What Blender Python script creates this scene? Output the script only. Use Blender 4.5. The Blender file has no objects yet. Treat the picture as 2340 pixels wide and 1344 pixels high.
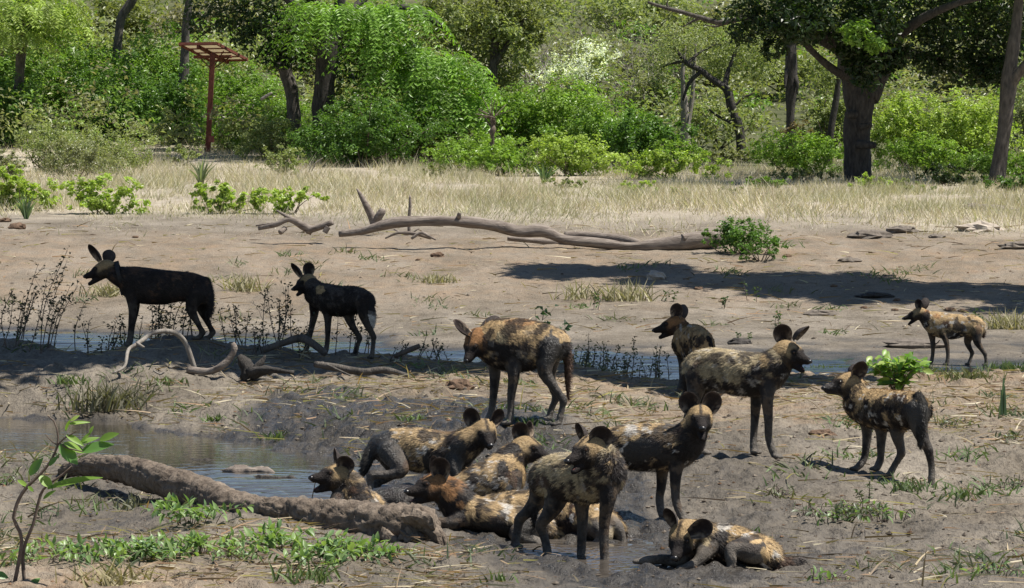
import bpy, math, random
import numpy as np
from mathutils import Vector
SC = bpy.context.scene
COL = SC.collection
R = math.radians
rng = np.random.default_rng(7)
random.seed(7)

# ---------------------------------------------------------------- camera, sky, sun, exposure
FPX = 8887.0            # focal length in pixels of the 2340 x 1344 photograph
CAMZ = 2.1
PITCH = math.atan(252.0 / FPX)
cam_d = bpy.data.cameras.new('camera')
cam = bpy.data.objects.new('camera', cam_d)
COL.objects.link(cam)
cam_d.sensor_width = 36.0
cam_d.lens = FPX / 2340.0 * 36.0
cam_d.clip_start = 0.5
cam_d.clip_end = 3000.0
cam.location = (0, 0, CAMZ)
cam.rotation_euler = (R(90) - PITCH, 0, 0)
SC.camera = cam
SUN_DIR = Vector((0.43, -0.04, 0.90)).normalized()     # towards the sun
world = bpy.data.worlds.new('World')
SC.world = world
world.use_nodes = True
wn = world.node_tree
bg = wn.nodes['Background']
sky = wn.nodes.new('ShaderNodeTexSky')
sky.sky_type = 'NISHITA'
sky.sun_disc = False
sky.sun_elevation = math.asin(SUN_DIR.z)
sky.sun_rotation = math.atan2(SUN_DIR.x, SUN_DIR.y)
sky.altitude = 300
sky.dust_density = 0.15
sky.ozone_density = 2.0
wn.links.new(sky.outputs[0], bg.inputs[0])
bg.inputs[1].default_value = 0.062
sun_d = bpy.data.lights.new('sun', 'SUN')
sun_d.energy = 5.0
sun_d.angle = R(0.53)
sun_d.color = (1.0, 0.95, 0.875)
sun = bpy.data.objects.new('sun', sun_d)
sun.rotation_euler = SUN_DIR.to_track_quat('Z', 'Y').to_euler()
sun.location = (20, 20, 60)
COL.objects.link(sun)
SC.view_settings.view_transform = 'Standard'
SC.view_settings.look = 'None'
SC.view_settings.exposure = 0.66
SC.view_settings.gamma = 1.0
SC.view_settings.use_curve_mapping = False
SC.render.engine = 'CYCLES'
SC.cycles.max_bounces = 7
SC.cycles.diffuse_bounces = 3
SC.cycles.transmission_bounces = 4
SC.cycles.use_denoising = True
SC.cycles.denoiser = 'OPENIMAGEDENOISE'
SC.cycles.denoising_input_passes = 'RGB_ALBEDO_NORMAL'
SC.cycles.denoising_prefilter = 'ACCURATE'
SC.cycles.sample_clamp_indirect = 4.0

# ---------------------------------------------------------------- noise
_P = np.random.default_rng(3).permutation(256)
_P = np.concatenate([_P, _P, _P])
_VT = np.random.default_rng(4).random(256)

def vnoise(x, y, z=None):
    xi = np.floor(x).astype(np.int64); yi = np.floor(y).astype(np.int64)
    fx = x - xi; fy = y - yi
    fx = fx * fx * (3 - 2 * fx); fy = fy * fy * (3 - 2 * fy)
    X = xi & 255; Y = yi & 255; X1 = (xi + 1) & 255; Y1 = (yi + 1) & 255
    if z is None:
        a = _VT[_P[_P[X] + Y]]; b = _VT[_P[_P[X1] + Y]]
        c = _VT[_P[_P[X] + Y1]]; d = _VT[_P[_P[X1] + Y1]]
        return (a + (b - a) * fx) * (1 - fy) + (c + (d - c) * fx) * fy
    zi = np.floor(z).astype(np.int64); fz = z - zi; fz = fz * fz * (3 - 2 * fz)
    out = 0
    for Z, wz in ((zi & 255, 1 - fz), ((zi + 1) & 255, fz)):
        a = _VT[_P[_P[_P[X] + Y] + Z]]; b = _VT[_P[_P[_P[X1] + Y] + Z]]
        c = _VT[_P[_P[_P[X] + Y1] + Z]]; d = _VT[_P[_P[_P[X1] + Y1] + Z]]
        out = out + wz * ((a + (b - a) * fx) * (1 - fy) + (c + (d - c) * fx) * fy)
    return out

def fbm(x, y, z=None, o=3, g=0.5):
    s = 0; a = 1.0; t = 0
    for i in range(o):
        k = 2.03 ** i
        s = s + a * vnoise(x * k + 17.3 * i, y * k + 9.1 * i, None if z is None else z * k + 5.7 * i)
        t += a; a *= g
    return s / t

def sstep(a, b, x):
    t = np.clip((x - a) / (b - a), 0, 1)
    return t * t * (3 - 2 * t)

# ---------------------------------------------------------------- camera geometry
COSP, SINP = math.cos(PITCH), math.sin(PITCH)
def P(px, py, d):
    """world point at distance d (metres along +Y) seen at photograph pixel px, py"""
    a = (px - 1170.0) / FPX; b = (672.0 - py) / FPX
    y = COSP + b * SINP; z = b * COSP - SINP
    return np.array([a / y * d, d, CAMZ + z / y * d])

def MPP(d):
    return d / FPX

# ---------------------------------------------------------------- object helpers
def thing(name, label, cat, loc=(0, 0, 0), group=None):
    o = bpy.data.objects.new(name, None)
    COL.objects.link(o)
    o.location = [float(v) for v in loc]
    o.empty_display_size = 0.1
    o['label'] = label; o['category'] = cat
    if group: o['group'] = group
    return o

def tag(o, label=None, cat=None, group=None, kind=None):
    if label: o['label'] = label
    if cat: o['category'] = cat
    if group: o['group'] = group
    if kind: o['kind'] = kind
    return o

def world_loc(o):
    v = np.array(o.location)
    while o.parent:
        o = o.parent; v = v + np.array(o.location)
    return v

def mk(name, V, F, mat, parent=None, col=None, smooth=True, origin=None, link=True):
    """one mesh object; V in world space, F a list of (n,3) / (n,4) index arrays"""
    V = np.asarray(V, float)
    if origin is None:
        origin = world_loc(parent) if parent else np.zeros(3)
    origin = np.asarray(origin, float)
    if not isinstance(F, (list, tuple)): F = [F]
    F = [np.asarray(f, np.int32) for f in F if len(f)]
    me = bpy.data.meshes.new(name)
    me.vertices.add(len(V))
    me.vertices.foreach_set('co', (V - origin).astype(np.float32).ravel())
    loops = np.concatenate([f.ravel() for f in F]) if F else np.zeros(0, np.int32)
    tot = np.concatenate([np.full(len(f), f.shape[1], np.int32) for f in F])
    start = np.concatenate([[0], np.cumsum(tot)[:-1]]).astype(np.int32)
    me.loops.add(len(loops)); me.loops.foreach_set('vertex_index', loops.astype(np.int32))
    me.polygons.add(len(tot)); me.polygons.foreach_set('loop_start', start)
    me.polygons.foreach_set('use_smooth', np.full(len(tot), smooth, bool))
    me.update(calc_edges=True)
    if col is not None:
        col = np.asarray(col, np.float32)
        if col.shape[1] == 3:
            col = np.concatenate([col, np.ones((len(col), 1), np.float32)], 1)
        at = me.attributes.new('col', 'FLOAT_COLOR', 'POINT')
        at.data.foreach_set('color', col.ravel())
    if mat: me.materials.append(mat)
    o = bpy.data.objects.new(name, me)
    if link: COL.objects.link(o)
    if parent:
        o.parent = parent
        wl = world_loc(parent)
        o.location = origin - wl
    else:
        o.location = origin
    return o

def inst(src, parent, loc, rot=(0, 0, 0), scale=(1, 1, 1), name=None):
    """another object sharing src's mesh; loc in the parent's space"""
    o = bpy.data.objects.new(name or src.name.split('.')[0], src.data if hasattr(src, 'data') else src)
    COL.objects.link(o)
    if parent: o.parent = parent
    o.location = loc; o.rotation_euler = rot; o.scale = scale
    return o

class MB:
    def __init__(s): s.V = []; s.Q = []; s.T = []; s.C = []; s.n = 0
    def add(s, V, Q=None, T=None, c=None):
        V = np.asarray(V, float).reshape(-1, 3)
        if Q is not None and len(Q): s.Q.append(np.asarray(Q) + s.n)
        if T is not None and len(T): s.T.append(np.asarray(T) + s.n)
        s.V.append(V); s.n += len(V)
        if c is not None:
            c = np.asarray(c, float)
            if c.ndim == 1: c = np.tile(c, (len(V), 1))
            s.C.append(c)
    def build(s, name, mat, parent=None, smooth=True, origin=None):
        F = []
        if s.Q: F.append(np.concatenate(s.Q))
        if s.T: F.append(np.concatenate(s.T))
        return mk(name, np.concatenate(s.V), F, mat, parent, np.concatenate(s.C) if s.C else None, smooth, origin)

def spline(pts, n):
    """Catmull-Rom through rows of pts -> n rows"""
    p = np.asarray(pts, float)
    if len(p) < 3:
        t = np.linspace(0, 1, n)[:, None]
        return p[0] * (1 - t) + p[-1] * t
    q = np.concatenate([[2 * p[0] - p[1]], p, [2 * p[-1] - p[-2]]])
    seg = np.linalg.norm(np.diff(p[:, :3], axis=0), axis=1); s = np.concatenate([[0], np.cumsum(seg)])
    t = np.linspace(0, s[-1], n)
    i = np.clip(np.searchsorted(s, t, side='right') - 1, 0, len(p) - 2)
    u = ((t - s[i]) / np.maximum(seg[i], 1e-9))[:, None]
    a, b, c, d = q[i], q[i + 1], q[i + 2], q[i + 3]
    return 0.5 * (2 * b + (c - a) * u + (2 * a - 5 * b + 4 * c - d) * u ** 2 + (3 * b - a - 3 * c + d) * u ** 3)

def norm(v):
    v = np.asarray(v, float)
    return v / max(np.linalg.norm(v), 1e-9)

def tube(mb, path, n=None, segs=10, rough=0.0, freq=3.0, c=None, caps=True, seed=0.0, grain=0.0):
    """path rows x,y,z,r -> swept tube with uneven girth"""
    p = spline(path, n) if n else np.asarray(path, float)
    m = len(p)
    t = np.gradient(p[:, :3], axis=0); t /= np.maximum(np.linalg.norm(t, axis=1)[:, None], 1e-9)
    ref = np.array([0.13, 0.31, 0.94]) if abs(t[:, 2]).mean() < 0.8 else np.array([0.94, 0.31, 0.13])
    a = np.cross(t, ref); a /= np.maximum(np.linalg.norm(a, axis=1)[:, None], 1e-9)
    b = np.cross(t, a)
    th = np.linspace(0, 2 * np.pi, segs, endpoint=False)
    dirs = np.cos(th)[None, :, None] * a[:, None, :] + np.sin(th)[None, :, None] * b[:, None, :]
    r = np.maximum(p[:, 3], 1e-4)[:, None] * np.ones((1, segs))
    if rough:
        base = p[:, None, :3] + dirs * r[..., None]
        nz = fbm(base[..., 0] * freq + seed, base[..., 1] * freq + 3.1, base[..., 2] * freq + seed * 0.7, 3)
        r = r * (1 + rough * (nz - 0.5) * 2)
    if grain:
        ln = np.concatenate([[0], np.cumsum(np.linalg.norm(np.diff(p[:, :3], axis=0), axis=1))])
        g = vnoise(th[None, :] * 4 + ln[:, None] * 0.6 + seed, ln[:, None] * 1.5 + th[None, :] * 0)
        r = r * (1 + grain * (np.abs(g - 0.5) * 2 - 0.5))
    V = p[:, None, :3] + dirs * r[..., None]
    i = np.arange(m - 1)[:, None]; j = np.arange(segs)[None, :]; j2 = (j + 1) % segs
    Q = np.stack([i * segs + j, (i + 1) * segs + j, (i + 1) * segs + j2, i * segs + j2], -1).reshape(-1, 4)
    V = V.reshape(-1, 3); T = []
    if caps:
        V = np.concatenate([V, [p[0, :3], p[-1, :3]]]); k0 = m * segs; k1 = k0 + 1
        jj = np.arange(segs)
        T = np.concatenate([np.stack([np.full(segs, k0), jj, (jj + 1) % segs], -1),
                            np.stack([np.full(segs, k1), (m - 1) * segs + (jj + 1) % segs, (m - 1) * segs + jj], -1)])
    mb.add(V, Q, T, c)

def box(mb, c, ax, ay, az, col=None):
    c = np.asarray(c, float); ax, ay, az = map(lambda v: np.asarray(v, float), (ax, ay, az))
    V = [c + sx * ax + sy * ay + sz * az for sz in (-1, 1) for sy in (-1, 1) for sx in (-1, 1)]
    Q = [(0, 2, 3, 1), (4, 5, 7, 6), (0, 1, 5, 4), (2, 6, 7, 3), (0, 4, 6, 2), (1, 3, 7, 5)]
    mb.add(V, Q, None, col)

# ---------------------------------------------------------------- materials
def mat_new(name):
    m = bpy.data.materials.new(name); m.use_nodes = True
    nt = m.node_tree; b = nt.nodes['Principled BSDF']
    return m, nt, b

def nd(nt, typ, **kw):
    n = nt.nodes.new(typ)
    for k, v in kw.items():
        if k.startswith('i_'):
            n.inputs[int(k[2:])].default_value = v
        else: setattr(n, k, v)
    return n

def noise_node(nt, scale, detail=4, rough=0.55, vec=None):
    n = nd(nt, 'ShaderNodeTexNoise'); n.inputs['Scale'].default_value = scale
    n.inputs['Detail'].default_value = detail; n.inputs['Roughness'].default_value = rough
    if vec: nt.links.new(vec, n.inputs['Vector'])
    return n.outputs['Fac']

def ramp(nt, fac, stops):
    r = nd(nt, 'ShaderNodeValToRGB')
    e = r.color_ramp.elements
    while len(e) < len(stops): e.new(0.5)
    for k, (p, c) in enumerate(stops):
        e[k].position = p; e[k].color = (*c, 1) if len(c) == 3 else c
    nt.links.new(fac, r.inputs[0])
    return r.outputs[0]

def mix(nt, a, b, fac, mode='MIX'):
    n = nd(nt, 'ShaderNodeMix', data_type='RGBA', blend_type=mode)
    for s, v in ((n.inputs[6], a), (n.inputs[7], b), (n.inputs[0], fac)):
        if isinstance(v, (tuple, list)): s.default_value = (*v, 1) if len(v) == 3 else v
        elif isinstance(v, (int, float)): s.default_value = v
        else: nt.links.new(v, s)
    return n.outputs[2]

def mathn(nt, op, a, b=None, c=None):
    n = nd(nt, 'ShaderNodeMath', operation=op)
    for s, v in zip(n.inputs, (a, b, c)):
        if v is None: continue
        if isinstance(v, (int, float)): s.default_value = v
        else: nt.links.new(v, s)
    return n.outputs[0]

def bump(nt, b, h, strength=0.4, dist=0.02):
    n = nd(nt, 'ShaderNodeBump'); n.inputs['Strength'].default_value = strength
    n.inputs['Distance'].default_value = dist
    nt.links.new(h, n.inputs['Height']); nt.links.new(n.outputs[0], b.inputs['Normal'])

def objco(nt, scale=(1, 1, 1)):
    t = nd(nt, 'ShaderNodeTexCoord')
    mp = nd(nt, 'ShaderNodeMapping'); mp.inputs['Scale'].default_value = scale
    nt.links.new(t.outputs['Object'], mp.inputs[0])
    return mp.outputs[0]

def simple_mat(name, c1, c2, scale=8, rough=0.8, bmp=0.3, bd=0.01, stretch=(1, 1, 1), spec=0.3, detail=5):
    m, nt, b = mat_new(name)
    co = objco(nt, stretch)
    f = noise_node(nt, scale, detail, 0.6, co)
    nt.links.new(ramp(nt, f, [(0.3, c1), (0.7, c2)]), b.inputs['Base Color'])
    b.inputs['Roughness'].default_value = rough
    b.inputs['Specular IOR Level'].default_value = spec
    if bmp: bump(nt, b, noise_node(nt, scale * 2.3, 6, 0.65, co), bmp, bd)
    return m

def leaf_mat(name, trans=0.32, rough=0.42, spec=0.5):
    m, nt, b = mat_new(name)
    a = nd(nt, 'ShaderNodeAttribute', attribute_name='col')
    b.inputs['Roughness'].default_value = rough
    b.inputs['Specular IOR Level'].default_value = spec
    nt.links.new(a.outputs['Color'], b.inputs['Base Color'])
    tr = nd(nt, 'ShaderNodeBsdfTranslucent')
    nt.links.new(mix(nt, a.outputs['Color'], (1.25, 1.35, 0.5), 1.0, 'MULTIPLY'), tr.inputs[0])
    ms = nd(nt, 'ShaderNodeMixShader'); ms.inputs[0].default_value = trans
    nt.links.new(b.outputs[0], ms.inputs[1]); nt.links.new(tr.outputs[0], ms.inputs[2])
    nt.links.new(ms.outputs[0], nt.nodes['Material Output'].inputs[0])
    return m

M_LEAF = leaf_mat('leaf', 0.38)
M_STRAW = leaf_mat('straw', 0.25, 0.6, 0.3)
M_BARK = simple_mat('grey brown bark', (0.045, 0.04, 0.035), (0.15, 0.13, 0.11), 5, 0.9, 0.9, 0.04, (2.2, 2.2, 0.7))
M_DARKBARK = simple_mat('dark bark', (0.022, 0.02, 0.018), (0.085, 0.075, 0.066), 6, 0.9, 0.9, 0.04, (2.2, 2.2, 0.7))
M_PALEBARK = simple_mat('pale bark', (0.14, 0.12, 0.10), (0.32, 0.29, 0.25), 7, 0.85, 0.6, 0.02, (2.2, 2.2, 0.7))
M_DRIFT = simple_mat('weathered grey wood', (0.11, 0.085, 0.068), (0.30, 0.255, 0.215), 9, 0.85, 0.8, 0.02, (0.35, 2.5, 2.5))
M_TWIG = simple_mat('twig bark', (0.07, 0.05, 0.04), (0.18, 0.14, 0.11), 20, 0.85, 0.3, 0.004)

# ---------------------------------------------------------------- terrain
def _cpd(px, py, d): q = P(px, py, d); return (px, d, q[2])
def _cpz(px, py, z):
    d = (CAMZ - z) * FPX / (py - 420.0); return (px, d, z)
WL_POND, WL_PUD, WL_CH = 0.04, -0.058, -0.32
_c = [(x, 15.0, 0.0) for x in (-500, 300, 1170, 2000, 2800)]
_c += [(x, 20.3, z) for x, z in ((-500, 0.02), (0, 0.0), (600, 0.0), (1300, -0.05), (1900, -0.03), (2340, 0.0), (2900, 0.05))]
_c += [_cpz(0, 1200, 0.0), _cpz(300, 1200, 0.0), _cpz(700, 1290, -0.01), _cpz(1020, 1262, 0.0), _cpz(160, 1095, 0.065), _cpz(480, 1180, 0.06), _cpz(0, 1060, 0.09), _cpz(760, 1200, 0.055),
       _cpz(2340, 1200, 0.03), _cpz(2340, 1000, 0.17), _cpz(2340, 900, 0.21), _cpz(1900, 950, 0.2), _cpz(1450, 960, 0.22), _cpz(1100, 900, 0.34),
       _cpz(700, 900, 0.31), _cpz(640, 985, 0.17), (0, 33.2, 0.09), (-500, 33.2, 0.09), (250, 33.0, 0.09), _cpz(1000, 1000, 0.2),
       _cpz(1900, 1200, 0.0), _cpz(2700, 1000, 0.2), _cpz(2700, 900, 0.24)]
_c += [_cpd(1330, 1266, 22.5), _cpd(1700, 1310, 21.8), _cpd(1540, 1190, 24.5), _cpd(1750, 1045, 27), _cpd(1190, 973, 29), _cpd(2040, 1092, 26.5),
       _cpd(1552, 898, 36), _cpd(2190, 830, 52), _cpd(380, 795, 37), _cpd(770, 816, 37.5), _cpd(860, 1120, 26.4), _cpz(1000, 1190, 0.0), _cpz(1150, 1130, 0.03), _cpz(1250, 1090, 0.05), _cpz(1420, 1080, 0.09)]
_c += [_cpd(x, y, d) for x, y, d in ((-500, 795, 37.3), (0, 792, 37.2), (900, 820, 37.4), (1300, 848, 37.2), (1700, 862, 37.6), (2000, 866, 38), (2340, 858, 39.5), (2800, 850, 41),
                                     (0, 850, 35.6), (500, 858, 35.4), (900, 868, 35.2), (1300, 868, 35.2))]
for _x, _y in ((-500, 800), (0, 800), (300, 802), (600, 808), (900, 828), (1300, 856), (1700, 870), (2000, 876), (2340, 868)):
    _c += [_cpd(_x, _y, 38.4), (_x, 39.8, CAMZ - (_y + 26 - 420) * 39.8 / FPX)]
for x in (-500, 300, 1100, 1900, 2300, 2800):
    s = min(max(x / 2340.0, 0), 1)
    _c += [(x, 42.5 + 1.2 * s, -0.25), (x, 52 - 5 * s, -0.45 + 0.09 * s), (x, 60 - 10 * s, -0.42 + 0.09 * s)]
_shore = [(-500, 748), (0, 752), (500, 766), (850, 780), (1050, 797), (1500, 814), (2000, 826), (2340, 834), (2800, 838)]
_c += [_cpz(x, y, WL_CH + 0.01) for x, y in _shore]
for x in (-600, 0, 600, 1170, 1800, 2340, 2900):
    _c += [_cpd(x, 690, 67.5), _cpd(x, 620, 71.5), _cpd(x, 562, 76), _cpd(x, 500, 84), _cpd(x, 450, 96), _cpd(x, 408, 113), (x, 130, 3.15), (x, 160, 6.2), (x, 220, 15.0), (x, 300, 28.0), (x, 450, 46.0)]
_c = np.array(_c)
def _feat(u, d):
    return np.stack([np.clip(u, -0.24, 0.24) * 4.0, np.log(np.clip(d, 14, 460)) * 1.6], -1)
_FA = _feat((_c[:, 0] - 1170) / FPX, _c[:, 1]); _FZ = _c[:, 2] / _c[:, 1]
def _phi(a, b):
    r2 = ((a[:, None, :] - b[None, :, :]) ** 2).sum(-1); return -np.sqrt(r2 + 0.003)
_A = _phi(_FA, _FA) - np.eye(len(_FA)) * 0.006
_n = len(_FA)
_M = np.block([[_A, np.ones((_n, 1))], [np.ones((1, _n)), np.zeros((1, 1))]])
_W = np.linalg.solve(_M, np.concatenate([_FZ, [0]]))
def _base(x, y):
    x = np.asarray(x, float); y = np.asarray(y, float)
    d = np.maximum(y, 14.0); out = np.empty(x.shape).ravel()
    xf, df = x.ravel(), d.ravel()
    for s in range(0, len(xf), 20000):
        f = _feat(xf[s:s + 20000] / df[s:s + 20000], df[s:s + 20000])
        out[s:s + 20000] = (_phi(f, _FA) @ _W[:-1] + _W[-1]) * df[s:s + 20000]
    return out.reshape(x.shape)

def _poly(pts, z):
    return np.array([[(px - 1170) / FPX * d, d] for px, d in ((a, (CAMZ - z) * FPX / (b - 420.0)) for a, b in pts)])
def sdpoly(x, y, poly, ys=0.5):
    """signed distance to a closed outline, negative inside (depth squeezed by ys)"""
    p = poly * np.array([1, ys]); x = x.ravel(); y = y.ravel() * ys
    dm = np.full(x.shape, 1e9); ins = np.zeros(x.shape, bool)
    for (ax, ay), (bx, by) in zip(p, np.roll(p, -1, 0)):
        ex, ey = bx - ax, by - ay; wx, wy = x - ax, y - ay
        t = np.clip((wx * ex + wy * ey) / (ex * ex + ey * ey + 1e-12), 0, 1)
        dm = np.minimum(dm, (wx - ex * t) ** 2 + (wy - ey * t) ** 2)
        c = ((ay <= y) & (by > y)) | ((by <= y) & (ay > y))
        with np.errstate(divide='ignore', invalid='ignore'):
            ins ^= c & (x < ax + (y - ay) / (by - ay + 1e-12) * ex)
    dm = np.sqrt(dm); return np.where(ins, -dm, dm)
POND = _poly([(-300, 952), (0, 955), (250, 962), (400, 990), (550, 1008), (700, 1028), (815, 1050), (838, 1078), (870, 1105), (960, 1118), (960, 1158), (860, 1168), (760, 1155), (620, 1146), (500, 1136), (400, 1100),
              (300, 1062), (240, 1040), (180, 1030), (60, 1042), (-300, 1050)], WL_POND)
PUD = _poly([(1150, 1236), (1230, 1226), (1330, 1236), (1430, 1236), (1500, 1258), (1570, 1272), (1640, 1284), (1640, 1304), (1560, 1310), (1480, 1306), (1450, 1330), (1420, 1352), (1385, 1350), (1345, 1326), (1310, 1296), (1230, 1276), (1160, 1258)], WL_PUD)
WALLOW = _poly([(640, 978), (760, 985), (850, 1000), (1000, 1008), (1150, 1016), (1260, 1046), (1400, 1085), (1500, 1140), (1545, 1210), (1700, 1288), (1780, 1300), (1700, 1318), (1560, 1322), (1480, 1335), (1440, 1350),
                (1390, 1362), (1330, 1338), (1200, 1268), (1060, 1222), (960, 1185), (860, 1175), (760, 1162), (640, 1150), (560, 1140), (600, 1060)], 0.0)
def H(x, y, detail=True):
    x = np.asarray(x, float); y = np.asarray(y, float); shp = x.shape
    x = np.atleast_1d(x).ravel(); y = np.atleast_1d(y).ravel()
    z = _base(x, y)
    near = (y < 40) & (np.abs(x) < 9)
    if near.any():
        xn, yn, zn = x[near], y[near], z[near]
        wob = (fbm(xn * 2.3, yn * 1.3, o=3) - 0.5) * 0.30
        for poly, lv, dep, w in ((POND, WL_POND, 0.14, 0.55), (PUD, WL_PUD, 0.05, 0.4)):
            s = sdpoly(xn, yn, poly) + wob * (1 if poly is POND else 0.55)
            tgt = np.where(s < 0, lv + np.maximum(s * 0.35, -dep), lv + s * 0.11)
            k = 1 - sstep(0.0, w, s)
            zn = zn * (1 - k) + tgt * k
        # trampled wet mud
        sw = sdpoly(xn, yn, WALLOW)
        kw = 1 - sstep(-0.05, 0.35, sw + wob)
        if detail:
            cl = np.abs(vnoise(xn * 7, yn * 4.2) - 0.5) * 2
            cl2 = vnoise(xn * 15 + 5, yn * 9)
            zn = zn + kw * ((cl - 0.45) * 0.045 + (cl2 - 0.5) * 0.036)
        z[near] = zn
    if detail:
        nf = 1 - sstep(45, 120, y)
        z = z + (fbm(x * 1.1, y * 0.8, o=4) - 0.5) * 0.055 * (0.4 + 0.6 * nf)
        m = (y < 48) & (np.abs(x) < 9)
        if m.any():
            h2 = np.abs(fbm(x[m] * 5.5, y[m] * 3.4, o=3) - 0.5)
            h3 = vnoise(x[m] * 17, y[m] * 11)
            lump = sstep(0.58, 0.8, fbm(x[m] * 3.1 + 40, y[m] * 2.3, o=3)) * (vnoise(x[m] * 11 + 9, y[m] * 7) - 0.3)
            h4 = vnoise(x[m] * 36 + 3, y[m] * 21)
            z[m] += (h2 - 0.1) * 0.085 + (h3 - 0.5) * 0.030 + lump * 0.07 + (h4 - 0.5) * 0.014
        ml = (y >= 48) & (y < 82)
        z[ml] += (fbm(x[ml] * 2.4, y[ml] * 0.9, o=3) - 0.5) * 0.07
        z = z + sstep(108, 170, y) * (fbm(x * 0.07 + 3, y * 0.05, o=3) - 0.5) * 5.0 * sstep(140, 260, y)
    return z.reshape(shp) if shp else float(z[0])
def Hs(x, y): return float(H(np.array([x]), np.array([y]))[0])
_RD = np.concatenate([np.arange(15, 45, 0.05), np.arange(45, 120, 0.2), np.arange(120, 400, 1.0)])
def G(px, py):
    """ground point under a photograph pixel"""
    a = P(px, py, 1.0) - np.array([0, 0, CAMZ])
    x = a[0] * _RD; z = CAMZ + a[2] * _RD
    h = H(x, _RD, False)
    k = np.argmax(z < h)
    d = _RD[k] if z[k] < h[k] else 120.0
    return np.array([a[0] * d, d, Hs(a[0] * d, d)])
def GD(px, d):
    x = (px - 1170) / FPX * d
    return np.array([x, d, Hs(x, d)])

def build_ground():
    u = np.concatenate([[-3.2, -1.6, -0.8, -0.45, -0.3, -0.22], np.linspace(-0.19, -0.146, 18), np.linspace(-0.145, 0.145, 400), np.linspace(0.146, 0.19, 18), [0.22, 0.3, 0.45, 0.8, 1.6, 3.2]])
    d = [-120, -60, -20, 0, 10, 14, 17]
    v = 18.0
    while v < 40: d.append(v); v += 0.042 if v < 31 else 0.055
    while v < 85: d.append(v); v += 0.10 + (v - 40) * 0.0045
    while v < 520: d.append(v); v *= 1.02
    d = np.array(d)
    X = u[None, :] * np.maximum(np.abs(d), 17.0)[:, None]; Y = np.repeat(d[:, None], len(u), 1)
    Z = H(X, Y)
    x, y, z = X.ravel(), Y.ravel(), Z.ravel()
    # r wetness, g straw / litter, b dry meadow grass, a darkness of trampled earth
    near = (y < 42) & (np.abs(x) < 9)
    wet = np.zeros(len(x))
    wob = (fbm(x * 1.9 + 7, y * 1.2, o=3) - 0.5)
    wet[near] = np.maximum(1 - sstep(-0.05, 0.28, sdpoly(x[near], y[near], WALLOW) + wob[near] * 0.7), 1 - sstep(0.0, 0.22, sdpoly(x[near], y[near], POND) + wob[near] * 0.35))
    dmp = (1 - sstep(0.1, 2.6, np.minimum(sdpoly(x[near], y[near], WALLOW), sdpoly(x[near], y[near], POND)) + wob[near] * 2.2)) * 0.5
    wet[near] = np.maximum(wet[near], dmp * (0.5 + 1.2 * fbm(x[near] * 5, y[near] * 3, o=3)) * (1 - 0.6 * sstep(27, 30, y[near])))
    chan = (y > 40) & (y < 72)
    wet = np.maximum(wet, np.where(chan, 1 - sstep(0.0, 0.085, z - WL_CH + wob * 0.07), 0))
    u_ = x / np.maximum(y, 1)
    px = u_ * FPX + 1170
    litter = sstep(29, 31.5, y) * (1 - sstep(37.5, 40, y)) * sstep(500, 1100, px) * (0.55 + 0.9 * wob)
    litter = np.maximum(litter, (1 - sstep(20.6, 22.4, y)) * (1 - sstep(350, 900, px)) * 0.8)
    litter = np.maximum(litter, sstep(64, 70, y) * (1 - sstep(76, 82, y)) * (0.45 + 0.9 * wob))
    litter = np.clip(litter, 0, 1) * (1 - wet)
    mead = sstep(79, 92, y + 22 * (fbm(x * .25 + 5, y * .12, o=3) - .5) + 3.5 * (px > 1750)) * (0.55 + 0.45 * sstep(-.12, .05, wob))
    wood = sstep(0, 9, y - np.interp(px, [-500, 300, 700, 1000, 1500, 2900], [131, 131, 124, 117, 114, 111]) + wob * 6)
    col = np.stack([wet, litter, mead, wood], -1)
    nr, nc = X.shape
    i = np.arange(nr - 1)[:, None]; j = np.arange(nc - 1)[None, :]
    Q = np.stack([i * nc + j, i * nc + j + 1, (i + 1) * nc + j + 1, (i + 1) * nc + j], -1).reshape(-1, 4)
    m, nt, b = mat_new('river bank earth')
    at = nd(nt, 'ShaderNodeAttribute', attribute_name='col')
    sep = nd(nt, 'ShaderNodeSeparateColor'); nt.links.new(at.outputs['Color'], sep.inputs[0])
    co = objco(nt, (1, 0.6, 1)); co2 = objco(nt, (1, 0.35, 1))
    n1 = noise_node(nt, 0.9, 6, 0.6, co); n2 = noise_node(nt, 9, 6, 0.7, co); n3 = noise_node(nt, 45, 4, 0.7, co2)
    dry = ramp(nt, n1, [(0.28, (0.128, 0.110, 0.086)), (0.5, (0.200, 0.175, 0.141)), (0.72, (0.285, 0.253, 0.210))])
    dry = mix(nt, dry, ramp(nt, n2, [(0.30, (0.45, 0.43, 0.42)), (0.46, (0.92, 0.91, 0.9)), (0.75, (1.15, 1.13, 1.1))]), 0.85, 'MULTIPLY')
    dry = mix(nt, dry, ramp(nt, n3, [(0.33, (0.55, 0.52, 0.5)), (0.5, (1, 1, 1)), (0.70, (1.28, 1.25, 1.2))]), 0.75, 'MULTIPLY')
    # orange brown broken straw and dung dust
    vst = objco(nt, (2.2, 0.9, 1))
    n4 = noise_node(nt, 26, 5, 0.75, vst); n5 = noise_node(nt, 1.6, 4, 0.6, co)
    straw = ramp(nt, n4, [(0.28, (0.13, 0.088, 0.055)), (0.5, (0.27, 0.195, 0.13)), (0.68, (0.44, 0.35, 0.24))])
    straw = mix(nt, straw, (0.25, 0.155, 0.095), mathn(nt, 'MULTIPLY', ramp(nt, n5, [(0.57, (0, 0, 0)), (0.70, (1, 1, 1))]), 0.45))
    lf = mathn(nt, 'MULTIPLY', sep.outputs[1], ramp(nt, noise_node(nt, 3.2, 5, 0.7, co), [(0.32, (0.1,) * 3), (0.6, (1,) * 3)]))
    c = mix(nt, dry, straw, lf)
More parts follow.
